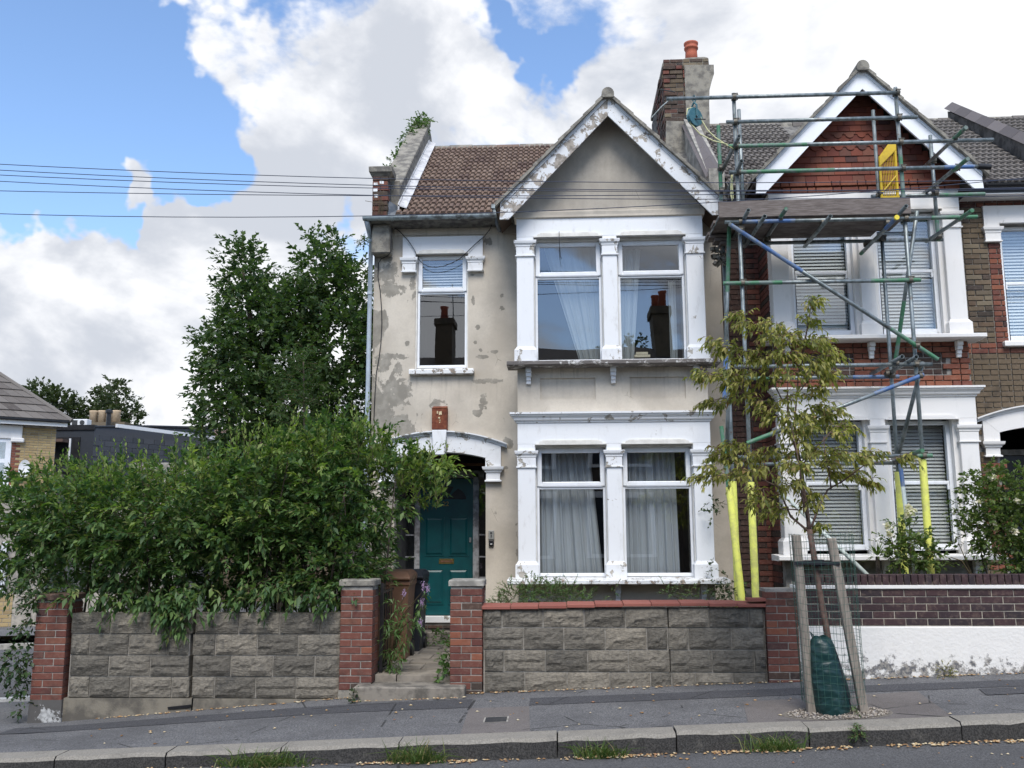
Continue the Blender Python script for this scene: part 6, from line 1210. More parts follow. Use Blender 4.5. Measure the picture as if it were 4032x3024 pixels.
# ================================================================== planting
hd = thing('hedge', 'big unclipped leafy green hedge spilling over the cracked block wall', 'hedge', (-4.2, 11.3, .1))
m = MB()
for i in range(34):
    x = random.uniform(-5.9, -1.9); y = random.uniform(10.75, 12.2); h = random.uniform(1.5, 2.6); lean = random.uniform(-.35, .35)
    m.path([(x, y, .0), (x + lean * .3, y + random.uniform(-.1, .1), h * .45), (x + lean, y + random.uniform(-.25, .1), h)], [.018, .013, .006], 5)
m.build('stems', 'bark', hd, smooth=True)
HS = []
for x in np.arange(-6.45, -1.75, .36):
    top = float(np.interp(x, [-6.6, -6.2, -5.4, -4.8, -4.0, -3.2, -2.6, -2.0, -1.7], [2.0, 2.20, 2.22, 2.20, 2.36, 2.66, 2.72, 2.40, 2.25])); bot = float(np.interp(x, [-6.6, -5.9, -5.3, -4.4, -4.2, -3.6, -2.7, -2.3, -2.0], [1.35, 1.2, 1.10, 1.02, .95, 1.05, 1.05, 1.05, 1.2]))
    z = bot + .28
    while z < top - .18:
        if x > -2.3 and z < 1.95: z += .38; continue
        HS.append((x + random.uniform(-.16, .16), random.uniform(10.66, 11.08) + .35 * max(0, (z - 1.9)), z, random.uniform(.30, .55))); z += .38
for x in np.arange(-6.2, -2.2, .5): HS += [(x, 11.75, 1.9, .62), (x, 11.9, 1.3, .6)]
HS += [(-1.72, 11.15, 2.34, .19), (-1.46, 11.1, 2.38, .10), (-2.05, 11.2, 1.85, .24), (-6.62, 11.2, 1.75, .42), (-6.7, 11.2, 1.35, .35), (-6.9, 11.4, 1.9, .4), (-2.25, 10.62, 1.27, .22), (-2.5, 10.55, 1.2, .28)]
P_, D2 = clumps(HS, 340, .62, updir=.45); D2 = unit(D2 + np.array([0, -.35, 0]))
foliage('foliage', hd, 'leaf_hedge', P_, D2, RNG.uniform(.14, .36, len(P_)), 12, .105, .048, sag=.22, ang=52, droop=.22)
# upright new growth along the top
n = 26; xs = RNG.uniform(-6.3, -2.0, n); tz = np.interp(xs, [-6.6, -4.8, -4.0, -3.2, -2.6, -1.6], [2.1, 2.2, 2.42, 2.70, 2.76, 2.3])
foliage('tall_shoots', hd, 'leaf_new_toplit', np.stack([xs, RNG.uniform(10.9, 11.7, n), tz], 1), np.stack([RNG.normal(0, .12, n), RNG.normal(0, .1, n), np.ones(n)], 1), RNG.uniform(.4, .75, n), 13, .085, .03, sag=.02, ang=42, up=.3)
n = 520; xs = RNG.uniform(-6.4, -1.4, n); tz = np.interp(xs, [-6.6, -6.2, -5.4, -4.8, -4.0, -3.2, -2.6, -2.0, -1.6], [2.05, 2.22, 2.25, 2.22, 2.42, 2.70, 2.76, 2.46, 2.3])
P_ = np.stack([xs, RNG.uniform(10.8, 11.8, n), tz - RNG.uniform(-.05, .45, n)], 1); D2 = np.stack([RNG.normal(.08, .32, n), RNG.normal(-.22, .3, n), np.ones(n)], 1)
foliage('new_shoots', hd, 'leaf_new_toplit', P_, D2, RNG.uniform(.15, .55, n), 11, .095, .036, sag=.04, ang=48, up=.25)
# long arching sprays that stand out of the mass
P_, D2 = clumps([h for h in HS if h[1] < 11.3], 44, .25, updir=.5); P_ = P_[(P_[:, 1] < 11.3) & (P_[:, 2] > 1.75) & ((P_[:, 0] < -2.2) | (P_[:, 2] > 2.25))]; D2 = unit(np.stack([RNG.normal(.1, .6, len(P_)), RNG.uniform(-1.0, -.2, len(P_)), RNG.uniform(.1, 1., len(P_))], 1))
foliage('arching_sprays', hd, 'leaf_new_toplit', P_, D2, RNG.uniform(.28, .55, len(P_)), 15, .10, .042, sag=.5, ang=50, droop=.25)
# drooping sprays that hang over the wall
xs = np.concatenate([RNG.uniform(-5.5, -2.2, 60), RNG.normal(-4.2, .10, 34)]); n = len(xs)
P_ = np.stack([xs, RNG.uniform(10.2, 10.45, n), np.where(np.abs(xs + 4.2) < .25, RNG.uniform(.75, 1.1, n), RNG.uniform(.92, 1.15, n))], 1); D2 = np.stack([RNG.normal(0, .4, n), -RNG.uniform(.1, .6, n), RNG.uniform(-.9, .1, n)], 1)
foliage('hanging_sprays', hd, 'leaf_hedge', P_, D2, RNG.uniform(.14, .28, n), 11, .10, .046, sag=.45, ang=50, droop=.35)
# ivy up the end pier
iv = thing('ivy', 'dark ivy climbing the left side of the end brick pier', 'ivy', (-5.85, 10.3, -.3)); IS = [(-5.93, 10.3, .32, .15), (-5.95, 10.28, .18, .17), (-5.86, 10.3, -.02, .11), (-5.84, 10.3, -.2, .09), (-5.84, 10.3, .6, .14), (-5.85, 10.4, .85, .18), (-5.82, 10.35, 1.05, .2)]
P_, D2 = clumps(IS, 1400, .6, updir=-.2); foliage('foliage', iv, 'leaf_ivy', P_, D2, RNG.uniform(.05, .12, len(P_)), 4, .058, .05, droop=.3)
# oak behind, with a feathery young tree in front of it
OAK = [(-6.65, 19, 7.23, 0.45), (-6.5, 19, 6.63, 0.63), (-6.4, 18.8, 5.98, 0.73), (-7.05, 18.9, 5.63, 0.43), (-5.95, 18.7, 6.08, 0.58), (-5.05, 19, 7.28, 0.45), (-4.85, 18.8, 6.73, 0.68), (-4.35, 19, 6.48, 0.63), (-5.35, 18.6, 6.08, 0.63), (-4.5, 18.6, 5.48, 0.93), (-5.7, 18.5, 5.18, 0.83), (-6.6, 18.7, 4.98, 0.68), (-7.2, 18.9, 4.63, 0.38), (-6.3, 18.5, 4.18, 0.78), (-5.2, 18.4, 4.18, 0.93), (-7.1, 18.9, 3.78, 0.43), (-4.2, 18.6, 4.28, 0.83), (-5.9, 18.4, 3.28, 0.93), (-4.6, 18.4, 3.18, 0.93), (-6.8, 18.8, 2.88, 0.63), (-3.6, 19, 5.48, 0.63), (-7.45, 18.9, 4.93, 0.13), (-7.4, 19, 3.98, 0.13), (-6.85, 19, 7.73, 0.12), (-5.15, 19, 7.83, 0.12), (-4.75, 19, 7.73, 0.12)]
lim = [([(-5.6, 19, -.6), (-5.6, 19, 2.2), (-5.7, 19, 3.6)], .24, .17), ([(-5.7, 19, 3.5), (-6.3, 19, 5.2), (-6.7, 19, 7.2)], .12, .03), ([(-5.7, 19, 3.5), (-5.2, 19, 5.4), (-4.9, 19, 7.4)], .12, .03), ([(-5.7, 19, 3.2), (-6.6, 18.9, 4.3), (-7.3, 18.9, 5.4)], .08, .02), ([(-5.65, 19, 3.2), (-4.6, 19, 4.6), (-4.0, 19, 6)], .08, .02), ([(-5.9, 19, 4.4), (-6.0, 18.7, 5.5), (-5.9, 18.6, 6.3)], .06, .02)]
tree('oak_tree', 'dark green oak tree rising above the hedge beside the house', (-5.6, 19, -.6), .24, lim, OAK, 330, 'leaf_oak', .15, .09, 11, .38, .6, sag=.1, ang=58, droop=.2)
ft = thing('feathery_sapling', 'feathery light green sapling in front of the dark oak', 'tree', (-4.0, 14.8, 0)); MB().path([(-4.0, 14.8, 0), (-4.05, 14.8, 2.4), (-4.15, 14.8, 4.4)], [.05, .035, .012], 6).build('trunk', 'bark', ft, smooth=True)
n = 130; hz = RNG.uniform(2.6, 4.6, n); P_ = np.stack([-4.05 - .03 * hz + RNG.normal(0, .18, n), 14.8 + RNG.normal(0, .2, n), hz], 1); D2 = np.stack([RNG.normal(0, .8, n), RNG.normal(-.3, .6, n), RNG.uniform(.0, .8, n)], 1)
foliage('crown', ft, 'leaf_fern', P_, D2, RNG.uniform(.35, .65, n) * np.interp(hz, [2.6, 3.6, 4.7], [1.2, 1., .6]), 26, .085, .020, sag=.35, ang=62, droop=.25)
# climber on the chimney-side parapet and weeds in the gutter
cp = thing('parapet_creeper', 'pale creeper growing over the left parapet coping', 'plant', (-2.5, 14.5, 7.8)); P_, D2 = clumps([(-2.58, 13.5, 7.1, .06), (-2.60, 14.2, 7.55, .09), (-2.57, 14.8, 7.95, .12), (-2.52, 15.3, 8.42, .13), (-2.44, 15.6, 8.78, .15), (-2.36, 15.7, 8.90, .12)], 3200, .8, updir=.1); foliage('foliage', cp, 'leaf_weed', P_, D2, RNG.uniform(.06, .16, len(P_)), 6, .05, .04)
gp = thing('gutter_weed', 'small weed growing from the gutter corner above the downpipe', 'plant', (-2.74, 12.75, 5.8)); P_, D2 = clumps([(-2.78, 12.72, 5.74, .06)], 9000, .9); foliage('foliage', gp, 'leaf_weed', P_, D2, RNG.uniform(.05, .10, len(P_)), 5, .035, .022)
dw = thing('dry_twigs', 'bare dry twigs sprouting beside the parapet pier', 'twigs', (-2.5, 12.66, 6.12)); m = MB()
for i in range(9): a = random.uniform(-1, 1); m.path([(-2.52 + .1 * a, 12.66, 6.12), (-2.50 + .12 * a, 12.63, 6.25), (-2.5 + random.uniform(-.25, .12), 12.6, random.uniform(6.3, 6.5))], .0035, 4)
m.build('stems', 'twig', dw)
# street tree in its guard
CROWN = [(2.41,3.77,0.077), (2.39,3.62,0.063), (1.72,3.64,0.063), (1.81,3.58,0.063), (1.94,3.55,0.084), (2.14,3.62,0.063), (2.19,3.54,0.084), (2.04,3.44,0.098), (2.24,3.43,0.112), (2.43,3.43,0.098), (2.54,3.44,0.056), (2.66,3.35,0.056), (2.59,3.29,0.063), (1.51,3.42,0.070), (1.62,3.37,0.084), (1.76,3.31,0.098), (1.90,3.28,0.112), (2.06,3.26,0.112), (2.24,3.28,0.098), (2.39,3.22,0.098), (2.54,3.19,0.084), (2.62,3.14,0.056), (1.38,3.12,0.056), (1.46,3.07,0.049), (1.61,3.10,0.084), (1.75,3.11,0.098), (1.92,3.08,0.112), (2.11,3.11,0.084), (2.31,3.10,0.084), (2.48,2.99,0.063), (2.41,2.93,0.070), (1.65,2.98,0.084), (1.47,2.89,0.063), (1.60,2.87,0.070), (1.78,2.94,0.084), (1.95,2.83,0.084), (2.04,2.74,0.084), (2.09,2.66,0.070), (2.14,2.85,0.063), (2.51,2.81,0.084), (2.64,2.79,0.077), (2.74,2.80,0.042), (2.37,2.72,0.070), (2.56,2.71,0.056), (2.63,2.62,0.070), (2.74,2.62,0.042), (2.52,2.51,0.056), (2.17,2.54,0.084), (2.28,2.58,0.084), (2.33,2.60,0.056), (1.66,2.48,0.070), (1.79,2.44,0.084), (1.58,2.38,0.084), (1.72,2.33,0.112), (1.90,2.35,0.126), (2.08,2.38,0.112), (2.24,2.40,0.112), (2.40,2.38,0.112), (2.54,2.35,0.084), (2.67,2.36,0.084), (2.81,2.32,0.098), (2.94,2.36,0.084), (3.12,2.30,0.063), (1.47,2.23,0.063), (1.38,2.15,0.042), (1.57,2.17,0.084), (1.75,2.19,0.098), (1.93,2.21,0.098), (2.10,2.23,0.084), (2.26,2.24,0.070), (2.46,2.24,0.084), (2.61,2.17,0.070), (2.77,2.17,0.077), (2.90,2.12,0.070), (2.98,2.08,0.042), (1.84,2.02,0.063), (1.95,1.94,0.070), (1.86,1.89,0.049), (2.05,1.84,0.056), (2.17,2.09,0.056), (2.33,1.96,0.063), (2.32,1.90,0.049), (2.11,2.05,0.070), (2.40,1.68,0.035), (1.97,1.80,0.035)]
BR_ = [[(2.30,1.60), (2.29,1.80), (2.27,2.00), (2.26,2.21), (2.25,2.28)], [(2.25,2.28), (2.14,2.59), (2.13,2.82), (2.13,3.02)], [(2.25,2.24), (2.21,2.63), (2.25,2.91), (2.28,3.19), (2.24,3.43)], [(2.28,3.10), (2.35,3.48), (2.40,3.78)], [(2.29,1.72), (2.22,1.94), (2.18,2.21), (2.09,2.63)], [(2.28,1.64), (2.15,1.77), (2.07,2.03), (1.96,2.28), (1.86,2.42), (1.66,2.48)], [(2.32,1.67), (2.41,1.85), (2.52,2.02), (2.64,2.08), (2.80,2.17), (2.98,2.08)], [(2.52,2.02), (2.49,2.18), (2.44,2.31), (2.42,2.49)], [(2.60,2.07), (2.80,2.23), (3.12,2.30)], [(2.26,2.24), (2.43,2.42), (2.63,2.62), (2.74,2.63)], [(2.14,2.59), (1.99,2.83), (1.79,2.97), (1.47,2.89)], [(2.13,2.82), (2.00,3.11), (1.76,3.30), (1.49,3.42)], [(2.13,3.02), (1.92,3.11), (1.61,3.10), (1.38,3.12)], [(2.28,3.19), (2.07,3.34), (1.91,3.54), (1.72,3.64)], [(2.25,2.91), (2.38,3.05), (2.53,3.21), (2.66,3.35)], [(2.06,2.03), (1.85,2.15), (1.57,2.17), (1.38,2.15)], [(2.18,2.21), (2.40,2.38), (2.67,2.36), (2.94,2.36)], [(2.27,1.94), (2.17,2.09), (2.07,2.20)], [(2.21,1.83), (2.05,1.84), (1.95,1.94)], [(2.21,2.63), (2.37,2.72), (2.54,2.81), (2.74,2.80)], [(2.24,3.43), (2.19,3.58), (2.14,3.64)]]
st_ = thing('street_tree', 'young street tree with olive-yellow leaves growing from the mesh guard', 'tree', (2.45, 8.9, .03))
m = MB(); m.path([(2.46, 8.9, .02), (2.44, 8.9, .45), (2.40, 8.9, .8), (2.355, 8.9, 1.15), (2.325, 8.9, 1.45), (2.30, 8.9, 1.65)], [.034, .031, .029, .027, .027, .026], 10)
yy = {0: 8.9}
for i, br in enumerate(BR_):
    dy = 0 if i == 0 else random.uniform(-.42, .42); L0 = len(br); m.path([(x, 8.9 + dy * j / (L0 - 1), z) for j, (x, z) in enumerate(br)], list(np.linspace(.021 if i == 0 else (.012 if i < 7 else .007), .012 if i == 0 else .003, L0)), 7)
    yy[i] = dy
m.build('trunk', 'bark_young', st_, smooth=True)
allp = [(x, z, yy[i] if i else 0, j / (len(b2) - 1)) for i, b2 in enumerate(BR_) for j, (x, z) in enumerate(b2)]
Ps = []; Ds = []
for (x, z, r_) in CROWN:
    bx, bz, dy, fr2 = min(allp, key=lambda q: (q[0] - x) ** 2 + (q[1] - z) ** 2); n = int(6 + 125 * r_)
    for _ in range(n):
        Ps.append((x + random.uniform(-1, 1) * r_ * .85, 8.9 + dy * fr2 + random.uniform(-.14, .14), z + random.uniform(-.5, .7) * r_ * .75)); sx = (x - 2.25) * 1.1; Ds.append((sx + random.gauss(0, .55), random.gauss(-.15, .6), random.gauss(.05, .25)))
foliage('crown', st_, 'leaf_tree', Ps, Ds, RNG.uniform(.07, .17, len(Ps)), 6, .062, .033, sag=.3, ang=55, droop=.42, jit=.45, twigs='bark_young', up=-.35)
gdv = thing('tree_guard', 'green wire mesh cylinder around the street tree', 'tree guard', (2.42, 8.9, .1))
m = MB(); nw = 30; cx0, cx1, rad = 2.40, 2.435, .275
for i in range(nw): t_ = 6.2832 * i / nw; m.tube((cx1 + rad * math.cos(t_), 8.9 + rad * math.sin(t_), .12), (cx0 + rad * 1.03 * math.cos(t_), 8.9 + rad * 1.03 * math.sin(t_), 1.60 + .02 * math.sin(3 * t_)), .0017, 4)
m.build('upright_wires', 'wire_green', gdv, kind='stuff'); m = MB()
for k in range(25):
    z = .13 + k * .0613; s_ = (z - .13) / 1.47; cx = cx1 + (cx0 - cx1) * s_; ring = [(cx + rad * (1 + .03 * s_) * math.cos(6.2832 * i / 30), 8.9 + rad * (1 + .03 * s_) * math.sin(6.2832 * i / 30), z + .004 * math.sin(i * 1.3)) for i in range(31)]; m.path(ring, .0017, 4)
m.build('hoop_wires', 'wire_green', gdv, kind='stuff')
for (p, q, lb) in (((2.165, 8.86, 1.60), (2.225, 8.86, -.05), 'upright weathered timber stake at the left of the mesh tree guard'), ((2.465, 8.80, 1.57), (2.675, 8.80, -.03), 'leaning weathered timber stake at the right of the mesh tree guard')):
    o = MB(); d = Vector(p) - Vector(q); a = Vector((.038, 0, 0)); b_ = Vector((0, .034, 0)); c_ = [Vector(q) + s1 * a + s2 * b_ for s1, s2 in ((-1, -1), (1, -1), (1, 1), (-1, 1))]; o.add([*c_, *[v + d for v in c_]], [(3, 2, 1, 0), (4, 5, 6, 7), (0, 1, 5, 4), (1, 2, 6, 5), (2, 3, 7, 6), (3, 0, 4, 7)]); tag(o.build('tree_stake', 'stake_wood', None, bevel=.006), lb, 'stake', 'tree stakes')
sp_ = thing('tree_strap', 'black rubber strap tying the tree trunk to the two stakes', 'strap', (2.33, 8.8, 1.33)); MB().path([(2.13, 8.82, 1.345), (2.25, 8.825, 1.35), (2.36, 8.815, 1.345), (2.52, 8.76, 1.345)], .022, 4).build('band', 'strap_black', sp_); box('spacer', 'strap_black', sp_, 2.31, 2.40, 8.82, 8.90, 1.315, 1.375)
# watering bag: a slumped sack zipped round the trunk
bg = thing('watering_bag', 'dark green watering bag slumped at the foot of the street tree', 'bag', (2.40, 8.86, .03)); m = MB(); n = 28; prof = [(.02, .152, .155, 2.40), (.05, .158, .16, 2.40), (.18, .160, .15, 2.395), (.32, .152, .14, 2.38), (.44, .138, .12, 2.365), (.54, .122, .105, 2.352), (.62, .110, .09, 2.346), (.665, .094, .07, 2.342), (.69, .06, .04, 2.33)]
for zz, rx, ry, xc in prof:
    for i in range(n):
        t_ = 6.2832 * i / n; wv = 1 + .05 * math.sin(3 * t_ + zz * 9) + .035 * math.sin(7 * t_ - zz * 14) + random.uniform(-.012, .012); m.v.append((xc + rx * wv * math.cos(t_), 8.85 + ry * wv * math.sin(t_), zz + .015 * math.sin(2 * t_) * (zz > .5)))
for k in range(len(prof) - 1):
    for i in range(n): q, w_ = k * n + i, k * n + (i + 1) % n; m.f.append((q, w_, w_ + n, q + n))
m.f.append(tuple((len(prof) - 1) * n + i for i in range(n))); m.build('sack', 'tarp_green', bg, smooth=True)
MB().path([(2.43, 8.755, .60), (2.455, 8.735, .50), (2.475, 8.70, .35), (2.51, 8.69, .18), (2.535, 8.70, .05)], .006, 5).build('zip', 'strap_black', bg); MB().path([(2.28, 8.83, .66), (2.25, 8.82, .70), (2.235, 8.82, .74), (2.26, 8.82, .71), (2.285, 8.83, .67)], .006, 5).build('handle_loop', 'tarp_green', bg)
# tree pit gravel
def scatter(name, mat, pts, size, parent=None, flat=.5):
    V = []; F = []; base = np.array([(1, 0, 0), (-.5, .87, 0), (-.5, -.87, 0), (0, 0, 1), (.1, .1, -.6)]); fs = np.array([(0, 1, 3), (1, 2, 3), (2, 0, 3), (1, 0, 4), (2, 1, 4), (0, 2, 4)])
    for i, p in enumerate(pts):
        s_ = size * random.uniform(.5, 1.4); a = random.uniform(0, 6.28); c, s2 = math.cos(a), math.sin(a); M = np.array([[c, -s2, 0], [s2, c, 0], [0, 0, 1]]); V.append((base * RNG.uniform(.7, 1.3, (5, 1)) * np.array([s_, s_ * random.uniform(.5, 1), s_ * flat])) @ M.T + np.array(p)); F.append(fs + 5 * i)
    return place(name, mesh_np(name, np.concatenate(V), np.concatenate(F), mat), (0, 0, 0), parent, 'stuff')
pts = []
for _ in range(900):
    a = random.uniform(0, 6.283); r_ = random.random() ** .5; x = 2.43 + .44 * r_ * math.cos(a); y = 8.79 + .23 * r_ * math.sin(a); pts.append((x, max(y, 8.56), z_pave(x, y) + .012))
o = scatter('tree_pit_gravel', 'pebbles', pts, .016); o['label'] = 'loose gravel and chippings around the foot of the street tree'; o['category'] = 'gravel'
m = MB(); m.add([(2.43 + .48 * math.cos(t_), max(8.555, 8.79 + .26 * math.sin(t_)), z_pave(2.43 + .48 * math.cos(t_), max(8.555, 8.79 + .26 * math.sin(t_))) + .006) for t_ in np.linspace(0, 6.283 - .21, 30)], [tuple(range(30))]); struct(m.build('tree_pit', 'gravel'))
# leaf litter along the gutter and on the pavement
pts = []
for _ in range(1500):
    x = random.uniform(-4.5, 5.2); dens = .10 + .75 * (abs(x - .45) < .5 or abs(x + 1.25) < .5 or 1.2 < x < 2.4 or 2.7 < x < 3.9)
    if random.random() < dens: pts.append((x, 8.285 - abs(random.gauss(0, .05)), z_road(x) + .012))
for _ in range(90):
    x = random.uniform(-5, 5); y = random.uniform(8.6, 10.2); pts.append((x, y, z_pave(x, y) + .01))
for _ in range(420):
    x = random.uniform(-5, 4.8); pts.append((x, 10.27 - abs(random.gauss(0, .03)) - (.24 if -2.2 < x < -1.0 else 0), z_wall(x) + .008))
for _ in range(60): x = random.uniform(-3, 5); pts.append((x, random.uniform(7.4, 8.2), z_road(x) + .008))
o = scatter('leaf_litter', 'litter', pts, .021, flat=.28); o['label'] = 'dry brown leaf litter along the kerb and wall foot'; o['category'] = 'leaf litter'
# grass tufts in the gutter
def tuft(x, y, z, w_, h, n, label, mat='grass', cat='grass', name='grass_tuft'):
    P_ = np.stack([x + np.clip(RNG.normal(0, .55, n), -1.3, 1.3) * w_, y + RNG.uniform(-.035, .035, n), np.full(n, z)], 1); a = RNG.uniform(0, 6.28, n); ln = RNG.uniform(.4, 1, n) * h; lean = RNG.uniform(.2, 1.5, n); D2 = unit(np.stack([np.cos(a) * lean, np.sin(a) * lean * .7 - .15, np.ones(n)], 1)); S = unit(np.cross(D2, np.array([0, 1., .2]))) * .0042
    tip = P_ + D2 * ln[:, None] + np.stack([np.cos(a) * lean * .5, np.sin(a) * .2, -.35 * lean], 1) * ln[:, None]; mid = P_ + D2 * ln[:, None] * .55
    V = np.stack([P_ - S, P_ + S, mid + S * .8, mid - S * .8, tip], 1).reshape(-1, 3); F = (np.arange(n) * 5)[:, None, None] + np.array([[0, 1, 2], [0, 2, 3], [3, 2, 4]])[None]
    return tag(place(name, mesh_np(name, V, F.reshape(-1, 3), mat), (0, 0, 0)), label, cat, 'grass tufts along the kerb')
tuft(-2.55, 8.25, z_road(-2.55), .32, .24, 260, 'wide grass tuft at the kerb below the hedge, leftmost of four'); tuft(-1.25, 8.25, z_road(-1.25), .20, .26, 190, 'grass tuft at the kerb below the gate pier'); tuft(.32, 8.25, z_road(.32), .17, .22, 150, 'grass tuft at the kerb below the coped block wall'); tuft(1.75, 8.25, z_road(1.75), .20, .22, 180, 'grass tuft at the kerb left of the tree guard')
def weed(name, label, sph, dens, leafm, ln, k, ll, lw, cat='plant', group=None, flowers=None, base=None, **kw):
    t_ = thing(name, label, cat, base or (sph[0][0], sph[0][1], sph[0][2] - sph[0][3]), group); P_, D2 = clumps(sph, dens, .8); foliage('foliage', t_, leafm, P_, D2, RNG.uniform(ln * .6, ln * 1.3, len(P_)), k, ll, lw, **kw); return t_
weed('kerb_weed', 'single upright weed at the kerb in front of the tree guard', [(2.44, 8.27, -.04, .035), (2.44, 8.27, .04, .03), (2.45, 8.28, .14, .02)], 16000, 'leaf_weed', .06, 6, .035, .012)
weed('wall_weed', 'brown-green dried weed at the foot of the white wall base', [(3.93, 10.22, .20, .09), (4.0, 10.22, .17, .07)], 3500, 'leaf_tree', .06, 6, .022, .010)
weed('step_weed', 'small weed at the left end of the gateway step', [(-2.17, 10.05, -.06, .05), (-2.15, 10.04, .0, .03)], 5000, 'leaf_ivy', .06, 5, .04, .025)
weed('gate_weed', 'round-leaved weed at the foot of the stone-capped gate pier', [(-1.27, 10.4, .16, .09), (-1.22, 10.55, .2, .08)], 2200, 'leaf_weed', .08, 5, .07, .06)
weed('path_weeds', 'low ivy and weeds spreading over the garden path', [(-1.35, 11.5, .16, .12), (-1.3, 12.2, .2, .14), (-1.55, 12.6, .22, .13), (-1.4, 13.0, .24, .12), (-1.75, 12.8, .24, .10), (-1.9, 10.75, .18, .12)], 900, 'leaf_weed', .12, 6, .06, .04)
weed('window_weeds', 'feathery green weeds growing up in front of the bay sill, nearest the door', [(-.55, 11.6, .85, .2), (-.35, 11.6, .88, .2), (-.12, 11.55, .88, .18), (.1, 11.6, .86, .16), (-.75, 11.5, .75, .13), (.28, 11.6, .8, .12)], 2300, 'leaf_weed', .16, 14, .042, .011)
weed('window_weeds', 'sparse white-flowered weeds below the bay sill, nearest the yellow sleeves', [(1.3, 11.6, .90, .12), (1.5, 11.6, .88, .10), (1.62, 11.6, .86, .1), (.62, 11.6, .9, .08)], 1200, 'leaf_weed', .13, 9, .036, .013)
weed('wall_climber', 'straggling climber in the corner between the two houses', [(1.95, 12.1, 2.02, .08), (1.93, 12.05, 1.85, .07), (2.0, 12.0, .9, .14), (1.88, 12.05, 1.2, .06), (2.1, 11.9, .95, .16)], 1500, 'leaf_ivy', .12, 5, .05, .035, sag=.5)
# buddleia in the gateway with lilac spikes
bu = thing('buddleia', 'buddleia with lilac flower spikes leaning over the path by the bins', 'shrub', (-1.9, 10.75, .1)); m = MB(); tips = [(-1.55, 10.55, .98), (-1.62, 10.6, 1.18), (-1.82, 10.55, .92), (-1.9, 10.6, 1.15), (-1.58, 10.5, .75), (-1.72, 10.5, .62), (-1.95, 10.5, .70), (-1.80, 10.45, .45), (-1.85, 10.45, .22), (-1.62, 10.55, .88)]
for x, y, z in tips: m.path([(-1.95, 10.8, .1), (-1.93 + (x + 1.93) * .4, 10.7, .12 + z * .62), (x, y, z)], [.010, .007, .003], 5)
m.build('stems', 'twig', bu); Ps = []; Ds = []
for x, y, z in tips:
    for _ in range(5): t_ = random.uniform(.4, 1); Ps.append((-1.95 + (x + 1.95) * t_ + random.gauss(0, .04), 10.8 + (y - 10.8) * t_ + random.gauss(0, .04), .1 + (z - .1) * t_ + random.gauss(0, .05))); Ds.append((random.gauss(.2, .7), random.gauss(-.4, .5), random.gauss(.0, .5)))
foliage('foliage', bu, 'leaf_weed', Ps, Ds, RNG.uniform(.10, .2, len(Ps)), 8, .105, .022, sag=.4, droop=.4)
for x, y, z in ((-1.52, 10.47, 1.06), (-1.47, 10.46, 1.03), (-1.73, 10.46, .98), (-1.53, 10.45, .88), (-1.54, 10.44, .67)):
    P_ = np.array([x, y, z]) + RNG.normal(0, 1, (90, 3)) * np.array([.010, .010, .026]); D2 = unit(RNG.normal(size=(90, 3))); V, F = leaves(P_, D2, unit(np.cross(D2, RNG.normal(size=(90, 3)))), np.full(90, .012), np.full(90, .010)); place('flower_spike', mesh_np('flower_spike', V, F, 'petal_lilac'), (0, 0, 0), bu)
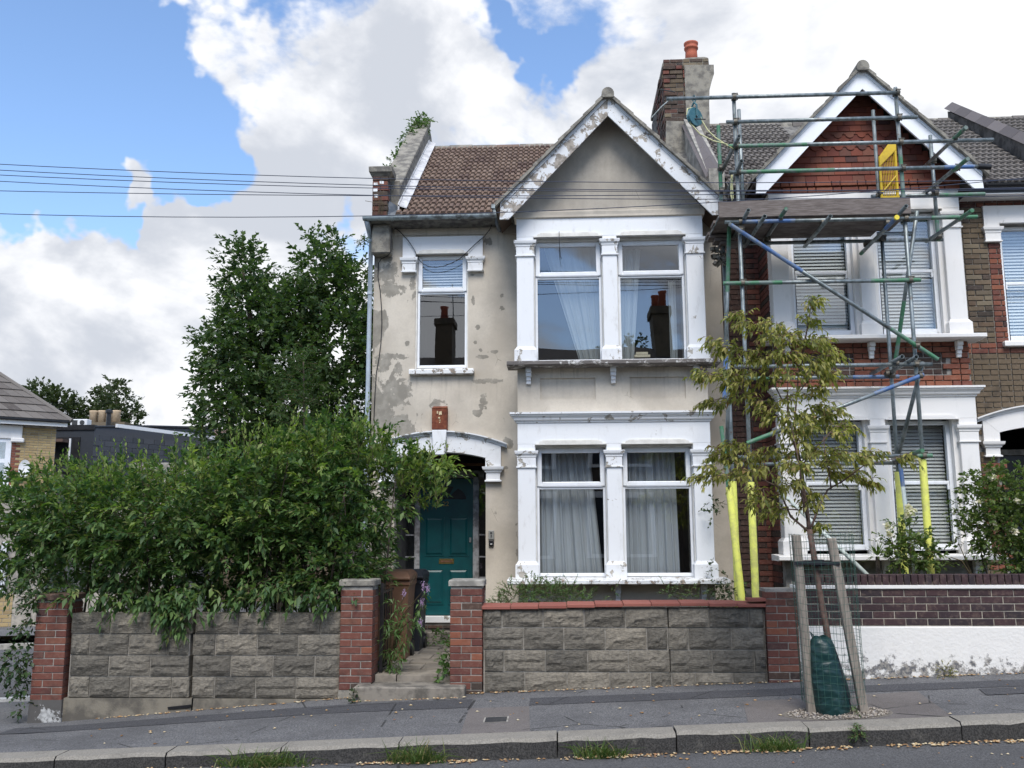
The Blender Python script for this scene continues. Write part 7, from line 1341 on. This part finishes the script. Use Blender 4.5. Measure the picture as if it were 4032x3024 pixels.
# roses and cordyline in the neighbour's garden
def rose(label, sph, dens, fl, base, canes):
    t_ = thing('rose_bush', label, 'shrub', base, 'rose bushes in the right-hand garden'); m = MB()
    for c_ in canes: m.path(c_, list(np.linspace(.012, .004, len(c_))), 5)
    m.build('canes', 'twig', t_); P_, D2 = clumps(sph, dens, .75); foliage('foliage', t_, 'leaf_rose', P_, D2, RNG.uniform(.08, .18, len(P_)), 8, .060, .040)
    for (x, y, z, r_) in fl:
        n = 40; D2 = unit(RNG.normal(size=(n, 3)) + np.array([0, -.3, .5])); V, F = leaves(np.array([x, y, z]) + RNG.normal(0, r_ * .4, (n, 3)), D2, unit(np.cross(D2, RNG.normal(size=(n, 3)))), np.full(n, r_), np.full(n, r_ * .9)); place('blossom', mesh_np('blossom', V, F, 'petal_white'), (0, 0, 0), t_)
rose('small rose bush between the two right-hand yellow sleeves', [(3.95, 11.0, 1.62, .16), (3.82, 11.0, 1.5, .15), (4.1, 11, 1.45, .16), (3.95, 11, 1.35, .18), (4.2, 11, 1.3, .14), (3.8, 11, 1.3, .12)], 1300, [(3.97, 10.95, 1.88, .055), (3.70, 10.95, 1.68, .035), (3.72, 10.95, 1.60, .03), (3.93, 10.92, 1.82, .04)], (4.0, 11, .25), [[(4.0, 11, .25), (3.95, 11, 1.0), (3.97, 11, 1.85)], [(4.0, 11, .25), (4.15, 11, 1.4)], [(4.0, 11, .25), (3.75, 11, 1.6)]])
rose('large rose bush at the right edge of the picture', [(4.95, 11, 2.05, .28), (5.2, 11, 2.0, .3), (4.75, 11, 1.85, .25), (5.0, 10.9, 1.65, .35), (5.3, 10.9, 1.6, .4), (4.65, 11, 1.6, .2), (5.05, 10.85, 1.3, .3), (5.4, 10.85, 1.25, .35), (4.95, 11.0, 2.25, .16), (4.72, 11, 2.2, .10), (5.5, 11, 2.1, .3)], 1350, [(4.85, 10.8, 2.22, .035), (5.05, 10.7, 1.95, .03), (5.15, 10.65, 1.82, .035), (4.95, 10.62, 1.62, .035), (5.2, 10.6, 1.7, .03), (4.80, 10.75, 1.72, .03), (4.68, 10.8, 1.95, .03), (5.25, 10.6, 1.45, .03)], (5.0, 11, .3), [[(4.9, 11, .3), (4.6, 11, 1.2), (4.5, 11, 1.5)], [(5, 11, .3), (4.75, 11, 1.3), (4.7, 11, 1.9)], [(5, 11, .3), (5, 11, 2.2)], [(5.0, 11, .3), (5.3, 11, 2.0)], [(4.9, 11, .6), (4.5, 10.95, 1.3), (4.38, 10.95, 1.34)]])
cy = thing('cordyline', 'small spiky cordyline palm in front of the right-hand bay sill', 'palm', (3.70, 11.4, .3)); MB().path([(3.70, 11.4, .3), (3.71, 11.4, 1.0), (3.72, 11.4, 1.34)], [.03, .026, .024], 8).build('trunk', 'bark', cy, smooth=True)
n = 46; a = RNG.uniform(0, 6.28, n); e = RNG.uniform(-.25, 1.2, n); D2 = np.stack([np.cos(a) * np.cos(e), np.sin(a) * np.cos(e), np.sin(e)], 1); V, F = leaves(np.tile(np.array([3.72, 11.4, 1.34]), (n, 1)) + D2 * .02, D2, unit(np.cross(D2, np.cross(D2, np.array([0, 0, 1.])) + 1e-4)), RNG.uniform(.16, .27, n), np.full(n, .018), .1, .12); place('spiky_leaves', mesh_np('spiky_leaves', V, F, 'leaf_rose'), (0, 0, 0), cy)
